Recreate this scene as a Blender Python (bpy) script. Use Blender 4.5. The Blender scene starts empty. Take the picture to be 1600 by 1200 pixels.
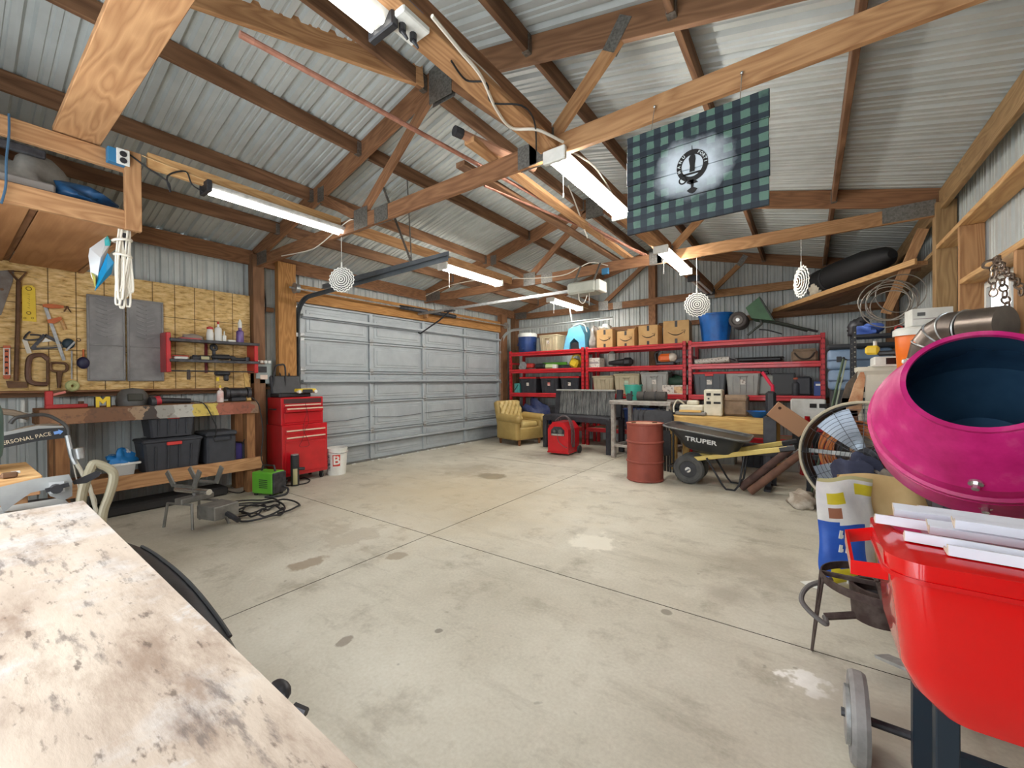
import bpy, bmesh, math, random
from mathutils import Vector, Matrix, Euler
from math import sin, cos, pi, radians
random.seed(7)
S = bpy.context.scene
COL = S.collection

# ------------------------------------------------------------------ camera
CAM_H, FPX = 1.30, 645.2
YAW, PITCH, ROLL = radians(35.62), radians(-0.30), radians(-0.48)
fw = Vector((-sin(YAW)*cos(PITCH), cos(YAW)*cos(PITCH), sin(PITCH)))
_r = Vector((cos(YAW), sin(YAW), 0)); _u = _r.cross(fw)
rt = _r*cos(ROLL) + _u*sin(ROLL); up = -_r*sin(ROLL) + _u*cos(ROLL)
CAM = Vector((0, 0, CAM_H))
cd = bpy.data.cameras.new('camera'); co = bpy.data.objects.new('camera', cd); COL.objects.link(co)
cd.sensor_width = 36; cd.lens = FPX/1600*36; cd.clip_start = 0.02; cd.clip_end = 200
m3 = Matrix((rt, up, -fw)).transposed()
co.matrix_world = Matrix.Translation(CAM) @ m3.to_4x4()
S.camera = co

# ------------------------------------------------------------------ world, light, exposure
W = bpy.data.worlds.new('daylight'); S.world = W; W.use_nodes = True
bgn = W.node_tree.nodes['Background']; bgn.inputs[0].default_value = (0.86, 0.93, 1.0, 1); bgn.inputs[1].default_value = 2.5
def area(name, loc, target, sx, sy, power, col):
    l = bpy.data.lights.new(name, 'AREA'); l.shape = 'RECTANGLE'; l.size = sx; l.size_y = sy; l.energy = power; l.color = col
    o = bpy.data.objects.new(name, l); COL.objects.link(o); o.location = loc
    o.rotation_euler = (Vector(target)-Vector(loc)).to_track_quat('-Z', 'Y').to_euler(); return o
area('doorway_daylight', (-1.9, -0.64, 1.45), (-1.9, 5, 1.45), 3.4, 2.3, 16, (1.0, 0.97, 0.92))
area('window_daylight', (1.2, 3.45, 1.75), (-4, 3.45, 1.3), 0.9, 0.8, 45, (0.95, 0.98, 1.0))
vs = S.view_settings; vs.view_transform = 'Standard'; vs.look = 'None'; vs.gamma = 1; vs.use_curve_mapping = False
vs.exposure = 1.1
S.cycles.max_bounces = 8; S.cycles.diffuse_bounces = 5; S.cycles.caustics_reflective = False; S.cycles.caustics_refractive = False
S.cycles.sample_clamp_indirect = 6

# ------------------------------------------------------------------ helpers
def ray(px, py): return fw + rt*((px-800)/FPX) - up*((py-600)/FPX)
def at(px, py, ax, v):
    """the point seen at a pixel that lies on the plane ax = v"""
    d = ray(px, py); i = 'xyz'.index(ax)
    return CAM + d*((v-CAM[i])/d[i])

def lin(c):
    return tuple(((x/255)/12.92 if x/255 <= .04045 else ((x/255+.055)/1.055)**2.4) for x in c) + (1,)

MATS = {}
def mat(name, col, rough=.55, metal=0, col2=None, scale=8, amt=1.0, bump=0, stretch=None, emit=0, spec=.5, det=4, coat=0, trans=0, alpha=1, lo=.38, hi=.68):
    if name in MATS: return MATS[name]
    m = bpy.data.materials.new(name); m.use_nodes = True; nt = m.node_tree; b = nt.nodes['Principled BSDF']
    b.inputs['Base Color'].default_value = lin(col); b.inputs['Roughness'].default_value = rough; b.inputs['Metallic'].default_value = metal
    b.inputs['Specular IOR Level'].default_value = spec; b.inputs['Coat Weight'].default_value = coat
    b.inputs['Transmission Weight'].default_value = trans; b.inputs['Alpha'].default_value = alpha
    if emit:
        b.inputs['Emission Color'].default_value = lin(col); b.inputs['Emission Strength'].default_value = emit
    if col2 or bump:
        N = nt.nodes.new; L = nt.links.new
        tc = N('ShaderNodeTexCoord'); oi = N('ShaderNodeObjectInfo'); mp = N('ShaderNodeMapping')
        add = N('ShaderNodeVectorMath'); add.operation = 'ADD'
        sc = N('ShaderNodeVectorMath'); sc.operation = 'SCALE'; sc.inputs[0].default_value = (13, 7, 29)
        L(oi.outputs['Random'], sc.inputs['Scale']); L(tc.outputs['Object'], mp.inputs['Vector'])
        if stretch: mp.inputs['Scale'].default_value = stretch
        L(mp.outputs[0], add.inputs[0]); L(sc.outputs[0], add.inputs[1])
        n = N('ShaderNodeTexNoise'); n.inputs['Scale'].default_value = scale; n.inputs['Detail'].default_value = det; n.inputs['Roughness'].default_value = .6
        L(add.outputs[0], n.inputs['Vector'])
        if col2:
            r = N('ShaderNodeValToRGB'); r.color_ramp.elements[0].position = lo; r.color_ramp.elements[1].position = hi
            c = lin(col); d = lin(col2)
            r.color_ramp.elements[0].color = c; r.color_ramp.elements[1].color = tuple(c[i]*(1-amt)+d[i]*amt for i in range(4))
            L(n.outputs[0], r.inputs[0]); L(r.outputs[0], b.inputs['Base Color'])
        if bump:
            bp = N('ShaderNodeBump'); bp.inputs['Strength'].default_value = bump; bp.inputs['Distance'].default_value = .01
            L(n.outputs[0], bp.inputs['Height']); L(bp.outputs[0], b.inputs['Normal'])
    MATS[name] = m; return m

def wood(name, light, dark, rough=.7, rings=26, contrast=.7):
    """lumber with its grain along the object's x axis"""
    if name in MATS: return MATS[name]
    m = bpy.data.materials.new(name); m.use_nodes = True; nt = m.node_tree; b = nt.nodes['Principled BSDF']; N = nt.nodes.new; L = nt.links.new
    tc = N('ShaderNodeTexCoord'); oi = N('ShaderNodeObjectInfo')
    sc = N('ShaderNodeVectorMath'); sc.operation = 'SCALE'; sc.inputs[0].default_value = (17, 3, 5); L(oi.outputs['Random'], sc.inputs['Scale'])
    add = N('ShaderNodeVectorMath'); L(tc.outputs['Object'], add.inputs[0]); L(sc.outputs[0], add.inputs[1])
    mp = N('ShaderNodeMapping'); mp.inputs['Scale'].default_value = (.55, 4, 4); L(add.outputs[0], mp.inputs['Vector'])
    n1 = N('ShaderNodeTexNoise'); n1.inputs['Scale'].default_value = 1.6; n1.inputs['Detail'].default_value = 2; L(mp.outputs[0], n1.inputs['Vector'])
    mul = N('ShaderNodeMath'); mul.operation = 'MULTIPLY'; mul.inputs[1].default_value = rings; L(n1.outputs[0], mul.inputs[0])
    fr = N('ShaderNodeMath'); fr.operation = 'PINGPONG'; fr.inputs[1].default_value = 1; L(mul.outputs[0], fr.inputs[0])
    mp2 = N('ShaderNodeMapping'); mp2.inputs['Scale'].default_value = (3, 90, 90); L(add.outputs[0], mp2.inputs['Vector'])
    n2 = N('ShaderNodeTexNoise'); n2.inputs['Scale'].default_value = 1; n2.inputs['Detail'].default_value = 3; L(mp2.outputs[0], n2.inputs['Vector'])
    mx = N('ShaderNodeMath'); mx.operation = 'MULTIPLY_ADD'; mx.inputs[1].default_value = .45; L(n2.outputs[0], mx.inputs[0])
    ml = N('ShaderNodeMath'); ml.operation = 'MULTIPLY'; ml.inputs[1].default_value = .5; L(fr.outputs[0], ml.inputs[0]); L(ml.outputs[0], mx.inputs[2])
    r = N('ShaderNodeValToRGB'); r.color_ramp.elements[0].position = .15; r.color_ramp.elements[1].position = .85
    a, d = lin(light), lin(dark); r.color_ramp.elements[0].color = tuple(a[i]*(1-contrast)+d[i]*contrast for i in range(4)); r.color_ramp.elements[1].color = a
    L(mx.outputs[0], r.inputs[0])
    n3 = N('ShaderNodeTexNoise'); n3.inputs['Scale'].default_value = 1.3; L(add.outputs[0], n3.inputs['Vector'])
    hs = N('ShaderNodeHueSaturation'); mr = N('ShaderNodeMapRange'); mr.inputs[3].default_value = .66; mr.inputs[4].default_value = 1.1
    L(n3.outputs[0], mr.inputs[0]); L(mr.outputs[0], hs.inputs['Value']); hs.inputs['Saturation'].default_value = 1.0; L(r.outputs[0], hs.inputs['Color']); L(hs.outputs[0], b.inputs['Base Color'])
    b.inputs['Roughness'].default_value = rough; b.inputs['Specular IOR Level'].default_value = .3
    bp = N('ShaderNodeBump'); bp.inputs['Strength'].default_value = .25; bp.inputs['Distance'].default_value = .004; L(mx.outputs[0], bp.inputs['Height']); L(bp.outputs[0], b.inputs['Normal'])
    MATS[name] = m; return m

def wm(o):
    return (wm(o.parent) if o.parent else Matrix()) @ o.matrix_basis

def frame_z(p0, p1):
    """matrix that maps z axis onto p0->p1, origin p0"""
    d = (Vector(p1)-Vector(p0)); q = d.to_track_quat('Z', 'Y'); return Matrix.Translation(p0) @ q.to_matrix().to_4x4()

class MB:
    def __init__(s): s.bm = bmesh.new(); s.X = Matrix()
    def xf(s, M): s.X = M; return s
    def _t(s, vs, M=None):
        for v in vs: v.co = (s.X @ M @ v.co) if M is not None else (s.X @ v.co)
    def box(s, c, d, bev=0, rot=None, seg=1):
        r = bmesh.ops.create_cube(s.bm, size=1); vs = r['verts']
        M = Matrix.Translation(c) @ (Euler(rot).to_matrix().to_4x4() if rot else Matrix())
        for v in vs: v.co = Vector((v.co.x*d[0], v.co.y*d[1], v.co.z*d[2]))
        if bev:
            es = list({e for v in vs for e in v.link_edges})
            g = bmesh.ops.bevel(s.bm, geom=es, offset=min(bev, min(d)*.49), segments=seg, affect='EDGES', profile=.5)
            vs = list({v for f in g['faces'] for v in f.verts} | {v for v in vs if v.is_valid})
        s._t(vs, M); return s
    def bx(s, x0, x1, y0, y1, z0, z1, bev=0): return s.box(((x0+x1)/2, (y0+y1)/2, (z0+z1)/2), (abs(x1-x0), abs(y1-y0), abs(z1-z0)), bev)
    def bar(s, p0, p1, w, h, upv=(0, 0, 1), bev=0):
        p0, p1 = Vector(p0), Vector(p1); x = (p1-p0).normalized(); y = Vector(upv).cross(x)
        if y.length < 1e-4: y = Vector((0, 1, 0)).cross(x)
        y.normalize(); z = x.cross(y)
        M = Matrix((x, y, z)).transposed().to_4x4(); M.translation = (p0+p1)/2
        X = s.X; s.X = X @ M; s.box((0, 0, 0), ((p1-p0).length, w, h), bev); s.X = X; return s
    def loop(s, rings, closed=False, caps=True, cyc=True):
        R = [[s.bm.verts.new(s.X @ Vector(p)) for p in ring] for ring in rings]; n = len(R[0])
        k = len(R)
        for i in range(k if closed else k-1):
            a, b = R[i], R[(i+1) % k]
            for j in range(n if cyc else n-1):
                try: s.bm.faces.new((a[j], a[(j+1) % n], b[(j+1) % n], b[j]))
                except ValueError: pass
        if caps and not closed:
            for q in (R[0][::-1], R[-1]):
                try: s.bm.faces.new(q)
                except ValueError: pass
        return s
    def cyl(s, p0, p1, r0, r1=None, n=14, caps=True):
        r1 = r0 if r1 is None else r1; M = frame_z(p0, p1); h = (Vector(p1)-Vector(p0)).length
        return s.loop([[M @ Vector((r*cos(2*pi*j/n), r*sin(2*pi*j/n), z)) for j in range(n)] for r, z in ((r0, 0), (r1, h))], caps=caps)
    def lathe(s, prof, n=24, M=None, caps=False, ang=2*pi):
        M = M or Matrix(); full = ang > 6.28
        k = n if full else n+1
        return s.loop([[M @ Vector((r*cos(ang*j/n), r*sin(ang*j/n), z)) for j in range(k)] for r, z in prof], caps=caps, cyc=full)
    def tube(s, pts, r, n=8, closed=False):
        P = [Vector(p) for p in pts]; k = len(P); rings = []; prev = None
        for i in range(k):
            t = (P[(i+1) % k]-P[i-1]) if (closed or 0 < i < k-1) else (P[1]-P[0] if i == 0 else P[-1]-P[-2])
            t.normalize()
            if prev is None: a = t.orthogonal().normalized()
            else:
                a = prev - t*prev.dot(t); a = a.normalized() if a.length > 1e-6 else t.orthogonal().normalized()
            prev = a; b = t.cross(a); rr = r[i] if isinstance(r, (list, tuple)) else r
            rings.append([P[i]+a*rr*cos(2*pi*j/n)+b*rr*sin(2*pi*j/n) for j in range(n)])
        return s.loop(rings, closed=closed)
    def prism(s, poly, h, M=None):
        M = M or Matrix()
        return s.loop([[M @ Vector((x, y, z)) for x, y in poly] for z in (0, h)])
    def sphere(s, c, r, sc=(1, 1, 1), u=14, v=9):
        g = bmesh.ops.create_uvsphere(s.bm, u_segments=u, v_segments=v, radius=r)
        s._t(g['verts'], Matrix.Translation(c) @ Matrix.Diagonal((*sc, 1))); return s
    def sheet(s, P, nu, nv, th=0):
        """P(u,v) surface; th gives thickness along the normal"""
        V = [[s.bm.verts.new(s.X @ Vector(P(i/nu, j/nv))) for j in range(nv+1)] for i in range(nu+1)]
        F = [s.bm.faces.new((V[i][j], V[i+1][j], V[i+1][j+1], V[i][j+1])) for i in range(nu) for j in range(nv)]
        if th:
            bmesh.ops.recalc_face_normals(s.bm, faces=F); bmesh.ops.solidify(s.bm, geom=F, thickness=th)
        return s
    def torus(s, c, R, r, axis=(0, 0, 1), n=28, k=8, ang=2*pi):
        M = frame_z(c, Vector(c)+Vector(axis))
        pts = [M @ Vector((R*cos(ang*i/n), R*sin(ang*i/n), 0)) for i in range(n if ang > 6.28 else n+1)]
        return s.tube(pts, r, k, closed=ang > 6.28)
    def build(s, name, m, parent=None, smooth=.6, world=False, loc=None, rot=None, label=None):
        bm = s.bm
        if bm.faces: bmesh.ops.recalc_face_normals(bm, faces=bm.faces)
        if world and parent:
            inv = wm(parent).inverted()
            for v in bm.verts: v.co = inv @ v.co
        me = bpy.data.meshes.new(name); bm.to_mesh(me); bm.free()
        for x in (m if isinstance(m, (list, tuple)) else [m]): me.materials.append(x)
        if smooth:
            me.shade_smooth(); me.set_sharp_from_angle(angle=smooth)
        o = bpy.data.objects.new(name, me); COL.objects.link(o)
        if parent: o.parent = parent
        if loc is not None: o.location = loc
        if rot is not None: o.rotation_euler = rot
        if label: o['label'] = label
        return o

def thing(name, label, cat, loc=(0, 0, 0), rz=0, group=None, rot=None):
    o = bpy.data.objects.new(name, None); COL.objects.link(o); o.empty_display_size = .05
    o.location = loc; o.rotation_euler = rot or (0, 0, rz); o['label'] = label; o['category'] = cat; o['kind'] = 'thing'
    if group: o['group'] = group
    return o
def tag(o, label, cat, group=None):
    o['label'] = label; o['category'] = cat; o['kind'] = 'thing'
    if group: o['group'] = group
    return o
def recentre(o):
    """moves a one-mesh thing's origin to the middle of its base"""
    vs = [v.co for v in o.data.vertices]
    lo = Vector([min(v[i] for v in vs) for i in range(3)]); hi = Vector([max(v[i] for v in vs) for i in range(3)])
    c = Vector(((lo.x+hi.x)/2, (lo.y+hi.y)/2, lo.z)); o.data.transform(Matrix.Translation(-c)); o.location = o.matrix_basis @ c
    return o
def struct(o): o['kind'] = 'structure'; return o
def dup(o, parent=None):
    c = o.copy(); COL.objects.link(c); c.parent = parent
    for ch in o.children: dup(ch, c)
    return c
def member(name, p0, p1, w, h, m, parent=None, upv=(0, 0, 1), bev=.003):
    """a piece of lumber from p0 to p1 (world), w thick and h deep, grain along it"""
    p0, p1 = Vector(p0), Vector(p1); x = (p1-p0).normalized(); y = Vector(upv).cross(x)
    if y.length < 1e-4: y = Vector((0, 1, 0)).cross(x)
    y.normalize(); z = x.cross(y); M = Matrix((x, y, z)).transposed().to_4x4(); M.translation = (p0+p1)/2
    o = MB().box((0, 0, 0), ((p1-p0).length, w, h), bev).build(name, m, None, smooth=0)
    if parent: o.parent = parent; M = wm(parent).inverted() @ M
    o.matrix_basis = M
    return o
def text(name, body, m, size, M, parent=None, ext=.001, align='CENTER', scx=1, bold=0):
    """flat lettering as a thin mesh on a surface; M: local x = reading direction, z = outward normal"""
    cu = bpy.data.curves.new(name, 'FONT'); cu.body = body; cu.size = size; cu.extrude = ext; cu.align_x = align; cu.align_y = 'CENTER'; cu.offset = bold
    cu.resolution_u = 3
    o = bpy.data.objects.new(name, cu); COL.objects.link(o)
    dg = bpy.context.evaluated_depsgraph_get(); me = bpy.data.meshes.new_from_object(o.evaluated_get(dg)); bpy.data.objects.remove(o)
    me.name = name; me.transform(Matrix.Diagonal((scx, 1, 1, 1))); me.materials.clear(); me.materials.append(m)
    o = bpy.data.objects.new(name, me); COL.objects.link(o)
    if parent: o.parent = parent; M = wm(parent).inverted() @ M
    o.matrix_basis = M; return o
def basis(o, x, z):
    """matrix with origin o, local x along x, local z along z"""
    x = Vector(x).normalized(); z = Vector(z).normalized(); y = z.cross(x).normalized(); z = x.cross(y)
    M = Matrix((x, y, z)).transposed().to_4x4(); M.translation = o; return M
def arc(c, r, a0, a1, n, ax=(1, 0, 0), ay=(0, 1, 0)):
    c, ax, ay = Vector(c), Vector(ax), Vector(ay)
    return [c + ax*r*cos(a0+(a1-a0)*i/n) + ay*r*sin(a0+(a1-a0)*i/n) for i in range(n+1)]
def smoothpts(P, n=6):
    P = [Vector(p) for p in P]; out = []
    for i in range(len(P)-1):
        a, b, c, d = P[max(i-1, 0)], P[i], P[i+1], P[min(i+2, len(P)-1)]
        for k in range(n):
            t = k/n; out.append(.5*((2*b)+(c-a)*t+(2*a-5*b+4*c-d)*t*t+(3*b-a-3*c+d)*t**3))
    return out + [P[-1]]

# ------------------------------------------------------------------ materials used in many places
PINE = wood('pine_lumber', (204, 158, 112), (146, 98, 62))
TRUSSW = wood('truss_lumber', (160, 116, 82), (104, 68, 46))
PALE = wood('pale_lumber', (226, 184, 128), (176, 122, 72))
TREAT = wood('weathered_post_lumber', (186, 152, 108), (128, 96, 62))
ROUGHW = wood('rough_sawn_lumber', (150, 112, 82), (98, 66, 44), rings=14)
PURL = wood('purlin_lumber', (150, 112, 82), (92, 62, 42), rings=9, contrast=.9)
HDR = wood('header_lumber', (198, 146, 86), (140, 92, 48))
YPINE = wood('yellow_pine', (226, 190, 120), (186, 140, 76))
STEEL = mat('painted_steel_siding', (196, 201, 198), .38, 0, (178, 183, 181), 3, 1, spec=.5)
ROOFST = mat('painted_steel_roofing', (188, 193, 190), .36, 0, (174, 179, 176), 3, 1, spec=.5)
GALV = mat('galvanised_plate', (150, 148, 142), .45, .75, (112, 108, 104), 60, 1)
ZINC = mat('zinc_hardware', (186, 188, 188), .4, .7, (150, 152, 152), 20)
DOORST = mat('garage_door_steel', (172, 179, 182), .45, .1, (160, 166, 170), 4)
BLACK = mat('black_plastic', (34, 34, 37), .5, 0, (48, 48, 52), 15)
RUBBER = mat('black_rubber', (38, 38, 40), .75, 0, (62, 61, 60), 12, bump=.2)
DKMETAL = mat('dark_metal', (58, 58, 62), .45, .6, (84, 84, 88), 18)
REDST = mat('red_rack_steel', (206, 34, 44), .4, 0, (188, 28, 38), 6, coat=.2)
REDTOOL = mat('red_enamel', (196, 22, 34), .3, 0, (172, 18, 28), 4, coat=.4)
WHITE = mat('white_plastic', (232, 232, 226), .45, 0, (214, 214, 206), 8)
CREAM = mat('cream_plastic', (214, 208, 188), .5, 0, (196, 190, 168), 8)
CHROME = mat('bright_metal', (214, 214, 212), .25, .9)
CARD = mat('cardboard', (208, 168, 114), .8, 0, (194, 152, 98), 6)
INK = mat('black_print', (30, 28, 28), .7)
WCORD = mat('white_cord', (226, 220, 206), .6)
BCORD = mat('black_cord', (28, 28, 30), .6)

# ================================================================== STRUCTURE
XL, XR, YF, YB = -6.09, 1.13, -0.60, 8.62          # steel faces of the four walls
XC, ZA, PITCHR = -2.48, 3.98, 0.252                # ridge line and roof pitch
def zroof(x): return ZA - PITCHR*abs(x-XC)
TY = (2.49, 5.54, 8.47)                            # truss positions
ZCH = 2.834                                        # underside of the bottom chords

# ---- floor: slabs cut by control joints, stains with their own shapes
def concrete():
    m = bpy.data.materials.new('stained_concrete'); m.use_nodes = True; nt = m.node_tree; b = nt.nodes['Principled BSDF']; N = nt.nodes.new; L = nt.links.new
    g = N('ShaderNodeNewGeometry')
    def noise(s, d=4, r=.6, st=None):
        n = N('ShaderNodeTexNoise'); n.inputs['Scale'].default_value = s; n.inputs['Detail'].default_value = d; n.inputs['Roughness'].default_value = r
        if st:
            mp = N('ShaderNodeMapping'); mp.inputs['Scale'].default_value = st; L(g.outputs['Position'], mp.inputs['Vector']); L(mp.outputs[0], n.inputs['Vector'])
        else: L(g.outputs['Position'], n.inputs['Vector'])
        return n
    def ramp(src, stops):
        r = N('ShaderNodeValToRGB'); e = r.color_ramp.elements
        while len(e) < len(stops): e.new(.5)
        for i, (p, c) in enumerate(stops): e[i].position = p; e[i].color = c
        L(src, r.inputs[0]); return r.outputs[0]
    def mix(fac, a, c, mode='MIX'):
        x = N('ShaderNodeMix'); x.data_type = 'RGBA'; x.blend_type = mode
        if isinstance(fac, float): x.inputs[0].default_value = fac
        else: L(fac, x.inputs[0])
        L(a, x.inputs[6])
        if isinstance(c, tuple): x.inputs[7].default_value = c
        else: L(c, x.inputs[7])
        return x.outputs[2]
    big = noise(.7, 5, .62); base = ramp(big.outputs[0], [(.3, lin((172, 165, 148))), (.52, lin((198, 192, 176))), (.72, lin((216, 211, 196)))])
    fine = noise(60, 3); base = mix(.12, base, ramp(fine.outputs[0], [(.3, (.2, .2, .2, 1)), (.7, (.9, .9, .9, 1))]), 'OVERLAY')
    blot = noise(3.2, 5, .7); base = mix(ramp(blot.outputs[0], [(.54, (0, 0, 0, 1)), (.70, (.5, .5, .5, 1))]), base, lin((132, 122, 104)))
    spk = noise(14, 2, .5); base = mix(ramp(spk.outputs[0], [(.72, (0, 0, 0, 1)), (.77, (.4, .4, .4, 1))]), base, lin((108, 100, 86)))
    strk = noise(2.4, 7, .75, (.5, 1.7, 1)); base = mix(ramp(strk.outputs[0], [(.54, (0, 0, 0, 1)), (.68, (.38, .38, .38, 1))]), base, lin((140, 131, 114)))
    wsp = noise(1.7, 6, .72, (1.6, .8, 1)); base = mix(ramp(wsp.outputs[0], [(.63, (0, 0, 0, 1)), (.70, (.35, .35, .35, 1))]), base, lin((222, 216, 202)))
    wob = noise(5, 4, .65)
    def stain(px, py, r, col, k=1.0, ratio=1.0, wobble=1.0, soft=.15):
        nonlocal base
        p = at(px, py, 'z', 0)
        sb = N('ShaderNodeVectorMath'); sb.operation = 'SUBTRACT'; L(g.outputs['Position'], sb.inputs[0]); sb.inputs[1].default_value = p
        ml = N('ShaderNodeVectorMath'); ml.operation = 'MULTIPLY'; L(sb.outputs[0], ml.inputs[0]); ml.inputs[1].default_value = (1/r, 1/(r*ratio), 0)
        ln = N('ShaderNodeVectorMath'); ln.operation = 'LENGTH'; L(ml.outputs[0], ln.inputs[0])
        ad = N('ShaderNodeMath'); ad.operation = 'MULTIPLY_ADD'; L(wob.outputs[0], ad.inputs[0]); ad.inputs[1].default_value = 3.2*wobble; L(ln.outputs['Value'], ad.inputs[2])
        c0 = 1.6*wobble + 1.0
        mr = N('ShaderNodeMapRange'); L(ad.outputs[0], mr.inputs[0]); mr.inputs[1].default_value = c0-soft; mr.inputs[2].default_value = c0+soft; mr.inputs[3].default_value = k; mr.inputs[4].default_value = 0
        base = mix(mr.outputs[0], base, lin(col))
    stain(768, 744, .22, (98, 90, 78), .85, .75, .5, .2); stain(925, 848, .17, (226, 221, 206), .8, 1.2, 1.0)
    stain(1262, 1068, .075, (244, 242, 236), .95, 1.0, 1.6); stain(478, 882, .09, (148, 132, 112), .8, 1.5, .8)
    stain(560, 835, .28, (156, 146, 130), .35, .8, 1.9, .2); stain(860, 712, .5, (120, 112, 102), .6, .7, .8, .6)
    stain(735, 735, .35, (128, 120, 108), .5, 1.2, .9, .5); stain(1140, 930, .11, (138, 128, 112), .5, 1, .6, .5)
    stain(1185, 885, .24, (150, 140, 124), .5, 1.1, .9, .5); stain(538, 1002, .03, (128, 114, 102), .7, 1.3, 1.2)
    stain(700, 770, 1.05, (196, 176, 138), .55, .9, .5, .9); stain(620, 868, .06, (150, 136, 116), .7, 1, .8)
    stain(330, 830, .5, (150, 142, 124), .5, 1.3, .7, .6); stain(1350, 1120, .16, (168, 160, 146), .6, 1.3, .8, .5)
    stain(686, 985, .02, (110, 102, 92), .7, 1, 1.2); stain(1042, 957, .03, (120, 112, 98), .7, 1, .5)
    L(base, b.inputs['Base Color'])
    b.inputs['Roughness'].default_value = .62; b.inputs['Specular IOR Level'].default_value = .35
    bp = N('ShaderNodeBump'); bp.inputs['Strength'].default_value = .12; bp.inputs['Distance'].default_value = .006; L(blot.outputs[0], bp.inputs['Height']); L(bp.outputs[0], b.inputs['Normal'])
    return m
CONC = concrete()
floor = struct(MB().bx(XL, XR, YF, YB, -.14, -.0015).build('floor', mat('joint_dirt', (46, 40, 34), 1.0, spec=0), smooth=0)); floor['label'] = 'grey concrete garage floor with control joints'
JX, JY = [XL, -2.634, XR], [YF, 2.439, 5.56, YB]
for i in range(2):
    for j in range(3):
        g = .0045
        MB().bx(JX[i]+g, JX[i+1]-g, JY[j]+g, JY[j+1]-g, -.05, 0).build('slab', CONC, floor, smooth=0)

# ---- ribbed steel sheets
def profile(w, depth=.03):
    P = [(0, 0)]; n = round(w/.2286)
    for k in range(n):
        x = k*w/n; s = w/n
        for a, h in ((.02, 0), (.035, 1), (.065, 1), (.08, 0), (.125, 0), (.131, .34), (.145, .34), (.151, 0), (.178, 0), (.184, .34), (.198, .34), (.204, 0)): P.append((x+a*s/.2286, h*depth))
    P.append((w, 0)); return P
def steel_sheet(name, m, parent, w, f, n_hat, u_hat, origin, th=.0012):
    """sheet standing on 'origin', profile along u_hat, ribs bulging along n_hat; f(u) -> (low, high) heights"""
    mb = MB(); o = Vector(origin); u = Vector(u_hat); nh = Vector(n_hat); rows = []
    for x, h in profile(w):
        lo, hi = f(x); rows.append((o+u*x+nh*h, lo, hi))
    V = [(mb.bm.verts.new(p+Vector((0, 0, lo))), mb.bm.verts.new(p+Vector((0, 0, hi)))) for p, lo, hi in rows]
    for i in range(len(V)-1): mb.bm.faces.new((V[i][0], V[i+1][0], V[i+1][1], V[i][1]))
    return mb.build(name, m, parent, smooth=0)

def wall(name, label):
    o = bpy.data.objects.new(name, None); COL.objects.link(o); o['label'] = label; o['kind'] = 'structure'; return o
wl = wall('wall_left', 'long left wall of ribbed grey steel sheets on wooden posts')
wb = wall('wall_back', 'gable wall of ribbed steel sheets behind the red racking')
wr = wall('wall_right', 'ribbed steel wall with horizontal wooden girts and a window')
wf = wall('wall_front', 'steel wall behind the viewer with a wide open doorway')
PW = .914
DY0, DY1, DZ = 3.05, 7.80, 2.47                      # garage door opening
y = YF
while y < YB-.01:
    w = min(PW, YB-y)
    if y+w <= DY0+.05 or y >= DY1-.05: lohi = (-.06, 3.07)
    else: lohi = (DZ-.02, 3.07)
    if y < DY0 < y+w-.05:                            # the sheet cut at the door jamb
        steel_sheet('siding_sheet', STEEL, wl, DY0-y, lambda u: (-.06, 3.07), (-1, 0, 0), (0, 1, 0), (XL, y, 0))
        steel_sheet('siding_sheet', STEEL, wl, y+w-DY0, lambda u: (DZ-.02, 3.07), (-1, 0, 0), (0, 1, 0), (XL, DY0, 0))
    elif y < DY1 < y+w-.05:
        steel_sheet('siding_sheet', STEEL, wl, DY1-y, lambda u: (DZ-.02, 3.07), (-1, 0, 0), (0, 1, 0), (XL, y, 0))
        steel_sheet('siding_sheet', STEEL, wl, y+w-DY1, lambda u: (-.06, 3.07), (-1, 0, 0), (0, 1, 0), (XL, DY1, 0))
    else: steel_sheet('siding_sheet', STEEL, wl, w, lambda u, q=lohi: q, (-1, 0, 0), (0, 1, 0), (XL, y, 0))
    y += w
WY0, WY1, WZ0, WZ1 = 3.70, 4.68, 1.32, 2.02          # window opening in the right wall
for a, b_ in ((YF, .3), (.3, 1.214), (1.214, 2.128), (2.128, 2.9), (2.9, WY0), (WY1, 5.6), (5.6, 6.5), (6.5, 7.42), (7.42, YB)):
    steel_sheet('siding_sheet', STEEL, wr, b_-a, lambda u: (-.06, 3.07), (1, 0, 0), (0, 1, 0), (XR, a, 0))
steel_sheet('siding_sheet', STEEL, wr, WY1-WY0, lambda u: (-.06, WZ0), (1, 0, 0), (0, 1, 0), (XR, WY0, 0))
steel_sheet('siding_sheet', STEEL, wr, WY1-WY0, lambda u: (WZ1, 3.07), (1, 0, 0), (0, 1, 0), (XR, WY0, 0))
x = XL
while x < XR-.01:
    w = min(PW, XR-x)
    steel_sheet('siding_sheet', STEEL, wb, w, lambda u, x=x: (-.06, zroof(x+u)+.02), (0, 1, 0), (1, 0, 0), (x, YB, 0))
    x += w
# front wall: sheets left and right of a doorway, and above it
for a, b_, z0 in ((XL, -5.2, 0), (-5.2, -4.3, 0), (-4.3, -3.6, 0), (-3.6, -2.7, 2.6), (-2.7, -1.8, 2.6), (-1.8, -.9, 2.6), (-.9, -.2, 2.6), (-.2, .5, 0), (.5, XR, 0)):
    steel_sheet('siding_sheet', STEEL, wf, b_-a, lambda u, a=a, z0=z0: (z0-.06, zroof(a+u)+.02), (0, -1, 0), (1, 0, 0), (a, YF, 0))

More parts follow.
